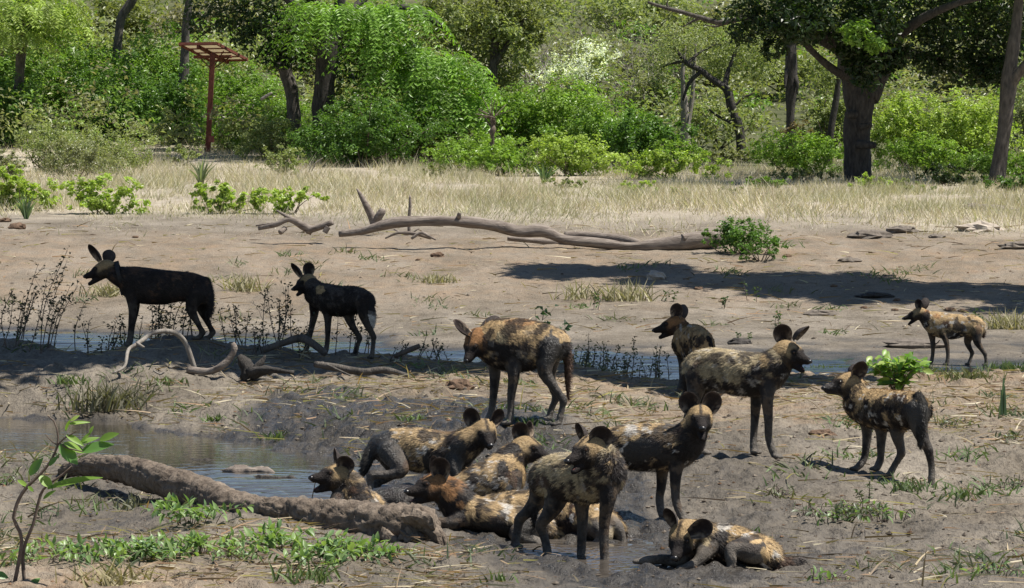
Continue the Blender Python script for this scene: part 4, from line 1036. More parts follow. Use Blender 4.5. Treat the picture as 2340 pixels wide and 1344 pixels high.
class Body:
    def __init__(s): s.pr = []
    def cone(s, a, b, ra, rb, k, reg): s.pr.append(('c', np.array(a, float), np.array(b, float), ra, rb, k, reg))
    def ell(s, c, ax, rad, k, reg): s.pr.append(('e', np.array(c, float), np.array(ax, float), np.array(rad, float), 0, k, reg))
    @staticmethod
    def dist(pr, p):
        if pr[0] == 'c':
            a, b, ra, rb = pr[1:5]; ab = b - a
            t = np.clip(((p - a) @ ab) / max(ab @ ab, 1e-9), 0, 1)
            return np.linalg.norm(p - a - t[..., None] * ab, axis=-1) - (ra + (rb - ra) * t)
        c, ax, rad = pr[1:4]
        q = (p - c) @ ax.T
        k0 = np.linalg.norm(q / rad, axis=-1); k1 = np.linalg.norm(q / rad ** 2, axis=-1)
        return k0 * (k0 - 1) / np.maximum(k1, 1e-6)
    @staticmethod
    def bb(pr):
        if pr[0] == 'c':
            a, b, ra, rb = pr[1:5]
            return np.minimum(a - ra, b - rb), np.maximum(a + ra, b + rb)
        r = np.max(pr[3]); return pr[1] - r, pr[1] + r
    def mesh(s, h):
        lo = np.min([s.bb(q)[0] for q in s.pr], 0) - 0.05; hi = np.max([s.bb(q)[1] for q in s.pr], 0) + 0.05
        n = np.ceil((hi - lo) / h).astype(int) + 1
        Fv = np.full(n, 0.12, np.float64)
        for q in s.pr:
            l, u = s.bb(q); mg = q[5] + 0.03
            i0 = np.maximum(((l - mg - lo) / h).astype(int), 0); i1 = np.minimum(np.ceil((u + mg - lo) / h).astype(int) + 1, n)
            g = np.stack(np.meshgrid(*[lo[a] + h * np.arange(i0[a], i1[a]) for a in range(3)], indexing='ij'), -1)
            d = s.dist(q, g); S = tuple(slice(i0[a], i1[a]) for a in range(3))
            f = Fv[S]; k = q[5]
            e = np.maximum(k - np.abs(f - d), 0) / k
            Fv[S] = np.minimum(f, d) - e * e * k * 0.25
        V, Q = surface_nets(Fv, lo, h)
        E = np.concatenate([Q[:, [0, 1]], Q[:, [1, 2]], Q[:, [2, 3]], Q[:, [3, 0]]])
        for w in (0.5, 0.4):
            sm = np.zeros_like(V); ct = np.zeros(len(V))
            for a, b in ((0, 1), (1, 0)):
                for ax in range(3): sm[:, ax] += np.bincount(E[:, a], V[E[:, b], ax], len(V))
                ct += np.bincount(E[:, a], minlength=len(V))
            V = V * (1 - w) + w * sm / np.maximum(ct, 1)[:, None]
        return V, Q

TAN = np.array((0.46, 0.325, 0.17)); YEL = np.array((0.40, 0.32, 0.19)); DRK = np.array((0.021, 0.0165, 0.0145)); BRN = np.array((0.085, 0.05, 0.032))
WHT = np.array((0.55, 0.51, 0.45)); MUD = np.array((0.036, 0.0325, 0.028)); ORG = np.array((0.37, 0.195, 0.085)); GRY = np.array((0.085, 0.072, 0.063))
COATS = {'T': TAN, 'Y': YEL, 'D': DRK, 'B': BRN, 'W': WHT, 'M': MUD, 'O': ORG, 'G': GRY}

def dog_materials():
    m, nt, b = mat_new('wild dog coat')
    a = nd(nt, 'ShaderNodeAttribute', attribute_name='col')
    co = objco(nt, (1, 1, 1))
    f1 = noise_node(nt, 60, 4, 0.7, co); f2 = noise_node(nt, 150, 2, 0.6, co)
    c = mix(nt, a.outputs['Color'], ramp(nt, f1, [(0.3, (0.62, 0.6, 0.58)), (0.7, (1.3, 1.28, 1.25))]), 0.8, 'MULTIPLY')
    nt.links.new(c, b.inputs['Base Color'])
    wet = a.outputs['Alpha']
    rr = nd(nt, 'ShaderNodeMapRange'); rr.inputs[3].default_value = 0.78; rr.inputs[4].default_value = 0.24
    nt.links.new(wet, rr.inputs[0]); nt.links.new(rr.outputs[0], b.inputs['Roughness'])
    nt.links.new(mathn(nt, 'MULTIPLY_ADD', wet, 0.30, 0.12), b.inputs['Specular IOR Level'])
    h = mathn(nt, 'ADD', f1, mathn(nt, 'MULTIPLY', f2, 0.5))
    bump(nt, b, h, 0.8, 0.014)
    m2, nt2, b2 = mat_new('fur hair')
    a2 = nd(nt2, 'ShaderNodeAttribute', attribute_name='col')
    nt2.links.new(a2.outputs['Color'], b2.inputs['Base Color'])
    b2.inputs['Roughness'].default_value = 0.6; b2.inputs['Specular IOR Level'].default_value = 0.3
    e = simple_mat('eye', (0.03, 0.014, 0.006), (0.05, 0.022, 0.008), 40, 0.08, 0, spec=0.6)
    nse = simple_mat('nose leather', (0.010, 0.009, 0.009), (0.02, 0.018, 0.018), 120, 0.3, 0.3, 0.002, spec=0.5)
    tg = simple_mat('tongue', (0.30, 0.10, 0.09), (0.38, 0.15, 0.13), 60, 0.35, 0.2, 0.002, spec=0.5)
    cl = simple_mat('collar', (0.018, 0.017, 0.016), (0.03, 0.028, 0.026), 50, 0.6, 0.1, 0.002)
    return m, m2, e, nse, tg, cl
M_COAT, M_FUR, M_EYE, M_NOSE, M_TONGUE, M_COLLAR = dog_materials()
VIEW = np.array([0, -1.0, 0]); UPW = np.array([0, 0, 1.0]); RIGHT = np.array([1.0, 0, 0])

def ear_mesh(base, tip, n, hw, cup):
    ax = tip - base; L = np.linalg.norm(ax); ax = ax / L
    n = norm(n - (n @ ax) * ax); s = np.cross(ax, n)
    U = np.linspace(0, 1, 13); Vv = np.linspace(-1, 1, 11)
    U = 1 - (1 - U) ** 1.5
    w = hw * np.where(U < 0.56, 0.50 + 0.50 * np.sin(np.pi / 2 * np.clip(U / 0.56, 0, 1)), np.sqrt(np.clip(1 - ((U - 0.56) / 0.445) ** 2, 0.0, 1)))
    g = []
    for side in (0, 1):
        for i, u in enumerate(U):
            for v in Vv:
                tipdrop = 0.02 * L * (v * v) * u ** 3
                p = base + ax * (L * u - tipdrop) + s * w[i] * v - n * cup * (1 - v * v) * math.sin(math.pi * min(1, u * 0.8 + 0.22))
                if side: p = p - n * 0.010 * (1 - 0.75 * v * v) * (1 - 0.5 * u)
                g.append(p)
    V = np.array(g); nu, nv = len(U), len(Vv)
    q = lambda i, j, sd: sd * nu * nv + i * nv + j
    Q = []
    for i in range(nu - 1):
        for j in range(nv - 1):
            Q.append((q(i, j, 0), q(i, j + 1, 0), q(i + 1, j + 1, 0), q(i + 1, j, 0)))
            Q.append((q(i, j, 1), q(i + 1, j, 1), q(i + 1, j + 1, 1), q(i, j + 1, 1)))
        Q.append((q(i, 0, 0), q(i + 1, 0, 0), q(i + 1, 0, 1), q(i, 0, 1)))
        Q.append((q(i, nv - 1, 0), q(i, nv - 1, 1), q(i + 1, nv - 1, 1), q(i + 1, nv - 1, 0)))
    for j in range(nv - 1): Q.append((q(nu - 1, j, 0), q(nu - 1, j + 1, 0), q(nu - 1, j + 1, 1), q(nu - 1, j, 1)))
    return V, np.array(Q), np.repeat(U[None, :, None], 2, 0).repeat(nv, 2).ravel(), np.tile(Vv, 2 * nu), nu * nv

def leg_r(kind, t):
    xs, ys = (([0, .22, .42, .62, .85, 1], [.062, .042, .031, .026, .022, .027]) if kind == 'f' else ([0, .22, .42, .6, .72, .9, 1], [.085, .062, .04, .027, .024, .02, .026]))
    return np.interp(t, xs, ys)

def make_dog(sp):
    r = np.random.default_rng(sp['seed']); d0 = sp['d']; B = Body(); sc = sp.get('scale', 1.0)
    tor = []
    for x, yt, yb, dz, w in sp['torso']:
        c = P(x, (yt + yb) / 2, d0 + dz); tor.append((*c, (yb - yt) / 2 * MPP(d0 + dz), w))
    ts = spline(tor, max(12, len(tor) * 3))
    tt_ = np.linspace(0, 1, len(ts)); ts[:, 4] *= np.interp(tt_, [0, .25, .5, .72, .88, 1], [.92, .95, .90, .80, .86, .86]); ts[:, 3] -= .004
    heading = norm((ts[0, :3] - ts[-1, :3]) * np.array([1, 1, 0.0]))
    for q in ts: B.ell(q[:3], np.eye(3), (max(q[4], .04), max(q[4], .04), max(q[3], .03)), 0.035, 'torso')
    nk = [(*P(x, y, d0 + dz), rr * (0.86, 0.74, 0.68)[i]) for i, (x, y, dz, rr) in enumerate(sp['neck'])]
    S = P(*sp['skull'][:2], d0 + sp['skull'][2]); hl = 0.185 * sc
    nx, ny, sg = sp['nose']
    # nose distance from its length; sg -1 towards the camera, +1 away
    N0 = P(nx, ny, S[1]); pl = np.linalg.norm(N0 - S)
    k = sc * 1.10
    N = N0 if pl >= hl * 0.99 else P(nx, ny, S[1] + sg * math.sqrt(hl * hl - pl * pl))
    f = norm(N - S); up = norm(UPW - (UPW @ f) * f)
    if 'roll' in sp:
        sd0 = np.cross(f, up); up = norm(up + sd0 * sp['roll'])
    side = np.cross(f, up)            # dog's right
    L = np.linalg.norm(N - S)
    pts = nk + [(*(S - f * 0.03 + up * -0.01), 0.052 * k)]
    for a, b in zip(spline(pts, 10)[:-1], spline(pts, 10)[1:]): B.cone(a[:3], b[:3], a[3], b[3], 0.04, 'neck')
    ax = np.stack([f, side, up])
    B.ell(S, ax, (0.078 * k, 0.064 * k, 0.060 * k), 0.03, 'head')
    B.cone(S + up * 0.012, S + f * L * 0.42 + up * 0.004, 0.050 * k, 0.041 * k, 0.025, 'head')
    B.cone(S + f * L * 0.42 - up * 0.012, N - f * 0.016 - up * 0.004, 0.040 * k, 0.0235 * k, 0.02, 'muzzle')
    for s_ in (-1, 1):
        B.ell(S + f * L * 0.22 - up * 0.032 + side * s_ * 0.034 * k, ax, (0.046 * k, 0.030 * k, 0.036 * k), 0.025, 'head')
        B.cone(S + f * L * 0.34 + up * 0.032 * k + side * s_ * 0.030 * k, S + f * L * 0.44 + up * 0.028 * k + side * s_ * 0.034 * k, 0.014 * k, 0.012 * k, 0.015, 'head')
    hinge = S + f * L * 0.18 - up * 0.048 * k
    jaw = sp.get('jaw')
    if jaw: J = P(jaw[0], jaw[1], N[1] + (S[1] - N[1]) * 0.18); jr = 0.017
    else: J = N - f * 0.028 - up * 0.030 * k; jr = 0.016
    B.cone(hinge, J, 0.034 * k, jr * k, 0.012 if jaw else 0.02, 'muzzle')
    # legs
    legs = []
    for li, (kind, ch) in enumerate(sp.get('legs', [])):
        p = np.array([P(x, y, d0 + dz) for x, y, dz in ch])
        if not sp.get('lying'):
            gz = Hs(p[-1, 0], p[-1, 1]) + 0.02 - sp.get('sink', 0.0); dzv = gz - p[-1, 2]
            p[-1, 2] = gz; p[-2, 2] += dzv * 0.5
        ln = np.concatenate([[0], np.cumsum(np.linalg.norm(np.diff(p, axis=0), axis=1))])
        pr = np.concatenate([p, leg_r(kind, ln / ln[-1])[:, None] * sc * sp.get('legk', 0.88)], 1)
        q = spline(pr, 13)
        for a, b in zip(q[:-1], q[1:]): B.cone(a[:3], b[:3], a[3], b[3], 0.022, ('leg', li))
        # joint knobs and the paw with toes
        if kind == 'h' and len(p) > 3: B.cone(p[-3] - heading * 0.012, p[-3] + UPW * 0.02, 0.023 * sc, 0.018 * sc, 0.02, ('leg', li))
        fw = norm((p[-1] - p[-2]) * np.array([1, 1, 0.15]) * 0.6 + heading * np.linalg.norm(p[-1] - p[-2])) if sp.get('lying') else heading
        fw = norm(fw * np.array([1, 1, 0.1]))
        lat = norm(np.cross(fw, UPW))
        base = p[-1]
        for t_ in (-1.5, -0.5, 0.5, 1.5):
            tip = base + fw * (0.052 - 0.008 * abs(t_)) * sc + lat * t_ * 0.0135 * sc - UPW * 0.004
            B.cone(base + lat * t_ * 0.009 * sc, tip, 0.017 * sc, 0.0125 * sc, 0.008, ('leg', li))
        legs.append(p)
    if sp.get('tail'):
        tp = np.array([(*P(x, y, d0 + dz), rr) for x, y, dz, rr in sp['tail']])
        tq = spline(tp, 11)
        for i, (a, b) in enumerate(zip(tq[:-1], tq[1:])): B.cone(a[:3], b[:3], a[3], b[3], 0.015, ('tail', i / 10))
    V, Q = B.mesh(sp.get('h', 0.0094))
    # lower anything buried by more than a hand (lying dogs sink into the mud on their own)
    n = len(V)
    # ---- coat
    dist = np.stack([Body.dist(q, V) for q in B.pr], 1); am = dist.argmin(1)
    reg = [q[6] for q in B.pr]
    grp = np.array([{'torso': 0, 'neck': 1, 'head': 2, 'muzzle': 3}.get(g if isinstance(g, str) else g[0], 4 if not isinstance(g, str) and g[0] == 'leg' else 5) for g in reg])[am]
    sd_ = sp['seed'] * 3.7
    nz = fbm(V[:, 0] * 8.5 + sd_, V[:, 1] * 8.5, V[:, 2] * 11 + sd_, 5, .62)
    nz2 = fbm(V[:, 0] * 11 - sd_, V[:, 1] * 11 + 4, V[:, 2] * 11, 3)
    nz3 = fbm(V[:, 0] * 34, V[:, 1] * 34, V[:, 2] * 20 + sd_, 2)
    ki = np.argmin(((V[:, None, :] - ts[None, :, :3]) ** 2).sum(-1), 1)
    v = (V[:, 2] - ts[ki, 2]) / np.maximum(ts[ki, 3], .05)          # -1 belly .. 1 back
    tanc = COATS[sp.get('tan', 'T')]
    low = sp.get('tanline', 0.0)                                     # tan above this height on the barrel
    m = sstep(-0.05, 0.06, (nz - 0.5) * sp.get('patch', 2.6) + (v - low) * sp.get('grad', 0.55) + sp.get('bias', 0.0) - 0.15)
    br = sstep(0.50, 0.72, fbm(V[:, 0] * 26 + V[:, 2] * 9, V[:, 1] * 26, V[:, 2] * 13 - V[:, 0] * 6 + sd_, 3)) * 0.6
    m = np.clip(m - br * (0.35 + 0.65 * (1 - sstep(0.2, 0.9, v))), 0, 1)
    col = DRK * (1 - m[:, None]) + tanc * m[:, None] * (0.72 + 0.5 * nz2[:, None])
    wh = sstep(0.785, 0.81, nz2) * (grp < 2) * sp.get('white', 1.0)
    col = col * (1 - wh[:, None]) + WHT * wh[:, None]
    wet = np.full(n, 0.12)
    # head: tan crown with a dark line down the brow, black muzzle, dark cheeks
    loc = (V - S); fx = loc @ f / L; ux = loc @ up; sx = loc @ side
    hd = grp >= 2; hd &= grp <= 3
    hc = COATS[sp.get('head', 'T')] * 0.72
    black = sstep(0.22, 0.50, fx + (nz3 - 0.5) * 0.14 - ux * 0.9)
    line = (1 - sstep(0.006, 0.016, np.abs(sx) + (nz3 - 0.5) * 0.006)) * (ux > 0.01) * sstep(-0.5, -0.1, fx) * 0.9
    cheek = sstep(0.0, 0.04, -ux + 0.006 + (nz3 - 0.5) * 0.03)
    kk = np.clip(np.maximum(np.maximum(black, line), cheek * 0.9), 0, 1)[:, None]
    hcol = hc * (1 - kk) + np.array((0.022, 0.018, 0.0165)) * kk
    dstE = np.min([np.linalg.norm(V - (S + f * L * 0.40 + up * 0.021 * k + side * s_ * 0.041 * k), axis=1) for s_ in (-1, 1)], 0)
    ek = (1 - sstep(0.016, 0.03, dstE))[:, None]
    hcol = hcol * (1 - ek) + np.array((0.012, 0.010, 0.009)) * ek
    col[hd] = hcol[hd]
    nkm = grp == 1
    if nkm.any():
        hb = sstep(-0.02, 0.04, (V - S) @ up + 0.035 + (nz3 - 0.5) * 0.08)
        nc = COATS[sp.get('neckcol', sp.get('tan', 'T'))] * 0.85
        q = np.clip(hb * sstep(0.30, 0.5, nz + sp.get('neckbias', 0.1)), 0, 1)[:, None]
        col[nkm] = (DRK * (1 - q) + nc * q)[nkm]
    # legs: dark, mud patches lightened for wet sheen, drying mud towards the paw
    lg = grp == 4
    if lg.any():
        tq_ = sstep(0.42, 0.62, nz2 + nz3 * 0.3 - 0.15)[:, None]
        lc = DRK * (1 - tq_) + (np.array((.062, .053, .044)) * sp.get('legmud', 1.0)) * tq_
        gz = np.array([p[-1][2] for p in legs]).min()
        pk = (sstep(0.02, 0.20, 0.22 - (V[:, 2] - gz)) * sstep(0.35, 0.6, nz3 + 0.12))[:, None] * sp.get('paw', 0.6)
        lc = lc * (1 - pk) + np.array((0.17, 0.15, 0.125)) * pk
        hi = sstep(sp.get('legtop', 0.36), sp.get('legtop', 0.36) + 0.12, V[:, 2] - gz)[:, None]
        lc = lc * (1 - hi) + col * hi if sp.get('legblend', True) else lc
        col[lg] = lc[lg]; wet[lg] = np.clip(0.55 + 0.8 * (nz2[lg] - 0.35), 0, 1) * sp.get('gloss', 0.8)
    tl = grp == 5
    if tl.any():
        tt = np.array([g[1] if not isinstance(g, str) and g[0] == 'tail' else 0 for g in reg])[am]
        tc = COATS[sp.get('tailcol', 'D')] * (1 - sstep(0.45, 0.6, tt)[:, None]) + COATS[sp.get('tailtip', 'D')] * sstep(0.45, 0.6, tt)[:, None]
        col[tl] = tc[tl]
    # painted patches of this dog's own coat: centre px, py, radius px, colour
    for pxx, pyy, rx, ry, cc, *al in sp.get('marks', []):
        c = P(pxx, pyy, d0); mp = MPP(d0)
        q = np.sqrt(((V[:, 0] - c[0]) / (rx * mp)) ** 2 + ((V[:, 2] - c[2]) / (ry * mp)) ** 2)
        e = (1 - sstep(0.86, 1.02, q + (nz2 - 0.5) * 1.2 + (nz3 - 0.5) * 0.7 + (nz - .5) * .6)) * (al[0] if al else 1.0)
        if cc == 'M': wet = np.maximum(wet, e * sp.get('gloss', 0.8))
        e = (e * ((grp < 2) | (grp >= 4)))[:, None]
        col = col * (1 - e) + COATS[cc] * e
    if 'mudline' in sp:
        e = sstep(0.0, 0.35, sp['mudline'] - v + (nz2 - 0.5) * 1.2) * (grp == 0) * sp.get('mudk', 0.9)
        mc = (MUD * (0.6 + 0.8 * nz3[:, None]))
        col = col * (1 - e[:, None]) + mc * e[:, None]; wet = np.maximum(wet, e * sp.get('gloss', 0.8))
    gq_ = (grp < 2) | (grp == 4); nq = fbm(V[:, 0] * 15 - sd_, V[:, 1] * 15 + 11, V[:, 2] * 17, 4, .6); lum = col.mean(1); dk = (lum < .06) & gq_ & (wet < .6)
    mt = sstep(.57, .62, nq) * dk * sp.get('mottle', .75); col = col * (1 - mt[:, None]) + (np.array((.12, .085, .056)) * (.7 + .6 * nz2[:, None])) * mt[:, None]  # brown mottling that also paints the reflection on dark coat
    mt = sstep(.655, .685, nq) * dk * (grp < 2) * .9; col = col * (1 - mt[:, None]) + tanc * mt[:, None]
    wt = sstep(.685, .71, fbm(V[:, 0] * 19 + 31, V[:, 1] * 19 + sd_, V[:, 2] * 19, 3, .6)) * (grp == 0) * (wet < .6) * sp.get('white', 1.0); wt = np.clip(wt, 0, 1); col = col * (1 - wt[:, None]) + WHT * wt[:, None]
    bt = sstep(.60, .63, fbm(V[:, 0] * 10 + 71 + sd_, V[:, 1] * 10, V[:, 2] * 10 - 9, 4, .6)) * (grp < 2) * sp.get('blotch', .85); col = col * (1 - bt[:, None]) + DRK * 1.4 * bt[:, None]
    gq_ = grp < 2; spk = sstep(.60, .70, fbm(V[:, 0] * 20 + 3, V[:, 1] * 20, V[:, 2] * 24 + sd_, 4, .65)) * gq_ * sp.get('speck', .4)
    col = col * (1 - spk[:, None]) + (DRK * 1.3) * spk[:, None]
    if 'muzzlemud' in sp: wet[grp == 3] = 0.7
    col = col * (0.8 + 0.4 * nz3[:, None])
    # ---- ears
    eV, eQ, eC = [V], [Q], [np.concatenate([col, wet[:, None]], 1)]; off = n
    for bx, by, tx, ty, dzb, dzt, nrm, hw in sp['ears']:
        bse = P(bx, by, S[1] + dzb * 1.15); tip = P(tx, ty, S[1] + dzt * 1.2); tip = tip + (tip - bse) * 0.13
        nw = nrm[0] * RIGHT + nrm[1] * UPW + nrm[2] * VIEW
        v_, q_, uu, vv, half = ear_mesh(bse, tip, nw, hw * sc * 1.02, 0.036 * sc)
        cin = np.tile(np.array((0.034, 0.026, 0.024)), (len(v_), 1))
        tuft = (1 - sstep(0.25, 0.75, uu)) * sstep(0.2, 0.8, np.abs(vv))
        tn = sstep(0.42, 0.6, vnoise(uu * 9 + sd_, vv * 14))
        cin = cin + (tuft * tn)[:, None] * np.array((0.30, 0.24, 0.17))
        lit_rim = np.maximum(sstep(.72, .95, np.abs(vv)), sstep(.86, .98, uu)); cin = cin + lit_rim[:, None] * np.array((.075, .058, .046))  # ear edges lightened in colour as if catching the light
        back = np.arange(len(v_)) >= half
        cin[back] = np.array((0.052, 0.042, 0.038)) + (vnoise(uu * 5, vv * 5) * 0.02)[back, None]
        eV.append(v_); eQ.append(q_ + off); off += len(v_); eC.append(np.concatenate([cin, np.full((len(v_), 1), 0.1)], 1))
    base = np.array([ts[:, 0].mean(), ts[:, 1].mean(), 0]); base[2] = Hs(base[0], base[1])
    t = thing('wild_dog', sp['label'], 'wild dog', base, 'pack of African wild dogs at the mud wallow')
    body = mk('body', np.concatenate(eV), [np.concatenate(eQ)], M_COAT, t, np.concatenate(eC), True)
    # ---- fur: short hairs lying back along the body
    tri = Q; A_, B_, C_ = V[tri[:, 0]], V[tri[:, 1]], V[tri[:, 2]]
    nn = np.cross(B_ - A_, C_ - A_); ar = np.linalg.norm(nn, axis=1); nn /= np.maximum(ar, 1e-12)[:, None]
    fw_ = wet[tri[:, 0]]; gq = grp[tri[:, 0]]
    wgt = ar * np.where(fw_ > 0.45, 0.12, 1.0) * np.array([1.0, 1.7, 0.7, 0.12, 0.10, 1.5])[gq]
    nh = int(sp.get('hairs', 9000)); kx = r.choice(len(tri), nh, p=wgt / wgt.sum())
    pos = A_[kx] + (B_[kx] - A_[kx]) * r.random((nh, 1)) + (V[tri[kx, 3]] - A_[kx]) * r.random((nh, 1)) * 0.9
    lay = -heading * 0.8 - UPW * 0.45 + r.normal(size=(nh, 3)) * 0.25
    nk_ = nn[kx]; lay = lay - (lay * nk_).sum(1)[:, None] * nk_ * 0.85 + nk_ * 0.30
    lay /= np.linalg.norm(lay, axis=1)[:, None]
    hl_ = np.array([0.022, 0.022, 0.010, 0.006, 0.010, 0.026])[gq[kx]] * (0.5 + 1.0 * r.random(nh)) * sc
    wd = np.cross(nk_, lay); wd /= np.maximum(np.linalg.norm(wd, axis=1)[:, None], 1e-6)
    hv = np.stack([pos - wd * 0.0020, pos + wd * 0.0020, pos + lay * hl_[:, None]], 1).reshape(-1, 3)
    hc_ = np.repeat(col[tri[kx, 0]] * (0.55 + 0.9 * r.random((nh, 1))), 3, 0)
    fo = mk('fur', hv, np.arange(nh * 3).reshape(-1, 3), M_FUR, t, hc_, False); tag(fo, kind='stuff')
    # ---- eyes, nose, tongue
    def ball(name, c, rad, mat, axes=None, par=t):
        u_, v2 = np.meshgrid(np.linspace(0, np.pi, 9), np.linspace(0, 2 * np.pi, 12, endpoint=False), indexing='ij')
        p = np.stack([np.sin(u_) * np.cos(v2), np.sin(u_) * np.sin(v2), np.cos(u_)], -1).reshape(-1, 3) * np.asarray(rad)
        p = c + p @ (axes if axes is not None else np.eye(3))
        i, j = np.meshgrid(np.arange(8), np.arange(12), indexing='ij'); j2 = (j + 1) % 12
        q = np.stack([i * 12 + j, (i + 1) * 12 + j, (i + 1) * 12 + j2, i * 12 + j2], -1).reshape(-1, 4)
        return mk(name, p, q, mat, par)
    if not sp.get('hidehead'):
        for s_ in (-1, 1): ball('eye', S + f * L * 0.405 + up * 0.021 * k + side * s_ * 0.0405 * k, (0.0095 * k,) * 3, M_EYE)
        ball('nose', N + f * 0.002, (0.015 * k, 0.019 * k, 0.014 * k), M_NOSE, ax)
        if jaw:
            a = hinge * 0.35 + J * 0.65 + up * 0.012 * k; jd = norm(J - hinge)
            ball('tongue', a + jd * 0.01, (0.045 * k, 0.014 * k, 0.005 * k), M_TONGUE, np.stack([jd, side, norm(np.cross(side, jd))]))
    if sp.get('collar'):
        x1, y1, x2, y2, dzc, rr = sp['collar']
        c1, c2 = P(x1, y1, d0 + dzc), P(x2, y2, d0 + dzc); c = (c1 + c2) / 2; axv = (c2 - c1) / 2
        nrm = norm(np.cross(axv, VIEW)); V_, Q_ = [], []
        m_ = 24
        for i in range(m_):
            th = 2 * np.pi * i / m_; dr = math.cos(th) * axv * 1.04 + math.sin(th) * VIEW * rr
            for e, o_ in ((-1, 1.0), (1, 1.0), (1, 1.09), (-1, 1.09)): V_.append(c + dr * o_ + nrm * 0.018 * e)
        for i in range(m_):
            for e in range(4): Q_.append((i * 4 + e, i * 4 + (e + 1) % 4, ((i + 1) % m_) * 4 + (e + 1) % 4, ((i + 1) % m_) * 4 + e))
        co_ = mk('collar', np.array(V_), np.array(Q_), M_COLLAR, t, None, False)
        tag(co_, 'dark tracking collar with a box under the throat')
        for nm, cx, sz in (('tracker_box', c2 + norm(axv) * 0.045, (0.036, 0.032, 0.034)), ('battery_box', c1 - norm(axv) * 0.012, (0.022, 0.022, 0.014))):
            mb = MB(); box(mb, cx, nrm * sz[0], VIEW * sz[1], norm(axv) * sz[2]); bb = mb.build(nm, M_COLLAR, co_, False)
    return t

DOGS = []
def dog(**k): DOGS.append(k)
F_, H_ = 'f', 'h'
EF = (0, 0.1, 1)
dog(label='collared dark dog standing in the shade on the ridge, leftmost of the pack', seed=1, d=37, h=0.009, scale=1.05,
    torso=[(288, 614, 664, 0, .085), (303, 610, 688, 0, .115), (335, 613, 694, 0, .125), (375, 618, 695, 0, .118), (412, 621, 688, 0, .105), (440, 624, 692, 0, .105), (464, 633, 700, 0, .095)],
    neck=[(290, 636, 0, .105), (268, 630, 0, .092), (252, 620, 0, .078)], skull=(240, 612, 0), nose=(194, 632, -1), jaw=(205, 649),
    ears=[(228, 598, 205, 563, -.04, -.05, (-.75, .1, .6), .05), (246, 602, 251, 574, .05, .06, (-.35, 0, -1), .062)],
    legs=[(F_, [(300, 672, -.06), (303, 705, -.08), (300, 740, -.08), (297, 770, -.08), (292, 792, -.09)]), (F_, [(306, 672, .07), (309, 705, .08), (303, 740, .08), (300, 768, .08), (297, 789, .07)]),
          (H_, [(448, 672, -.06), (437, 706, -.08), (450, 735, -.08), (462, 760, -.08), (456, 782, -.08), (452, 796, -.08)]), (H_, [(458, 672, .07), (462, 706, .09), (474, 735, .09), (485, 759, .08), (480, 780, .08), (478, 793, .08)])],
    tail=[(472, 640, 0, .03), (479, 665, 0, .033), (479, 700, 0, .036), (474, 733, 0, .012)], tanline=0.5, bias=-.3, tan='B', mottle=.15, white=0, collar=(267, 603, 281, 655, 0, .10), gloss=.2)  # coat colour darkened so the dog reads as a shaded silhouette
dog(label='smaller dark dog in the shade with white tail, right of the collared dog', seed=2, d=37.5, h=0.009, scale=0.95,
    torso=[(713, 655, 693, .2, .08), (728, 648, 703, .16, .105), (750, 650, 717, .08, .115), (778, 655, 723, -.02, .115), (805, 654, 718, -.12, .105), (827, 660, 712, -.2, .098), (840, 670, 710, -.26, .085)],
    neck=[(724, 668, .18, .10), (712, 655, .2, .085), (706, 648, .22, .075)], skull=(701, 643, .24), nose=(669, 661, -1), jaw=(680, 674),
    ears=[(687, 634, 668, 605, -.05, -.06, (-.8, .1, .5), .05), (705, 634, 706, 603, .05, .05, (.2, 0, 1), .062)],
    legs=[(F_, [(718, 695, .25), (718, 718, .27), (713, 744, .27), (707, 771, .27), (699, 802, .26)]), (F_, [(744, 700, .05), (749, 724, .03), (749, 758, .03), (748, 786, .03), (745, 812, .02)]),
          (H_, [(812, 690, -.08), (797, 718, -.06), (806, 746, -.06), (821, 772, -.06), (816, 797, -.06), (813, 816, -.06)]), (H_, [(830, 690, -.28), (832, 718, -.3), (842, 746, -.3), (853, 770, -.3), (852, 797, -.3), (850, 820, -.3)])],
    tail=[(840, 676, -.27, .026), (846, 702, -.3, .034), (849, 725, -.3, .038), (850, 750, -.3, .012)], tailtip='W', tanline=.3, bias=-0.12, tan='G', gloss=.2, mottle=.2, white=0, marks=[(735, 662, 14, 12, 'T')])  # tan greyed and reduced, shade painted into this coat too
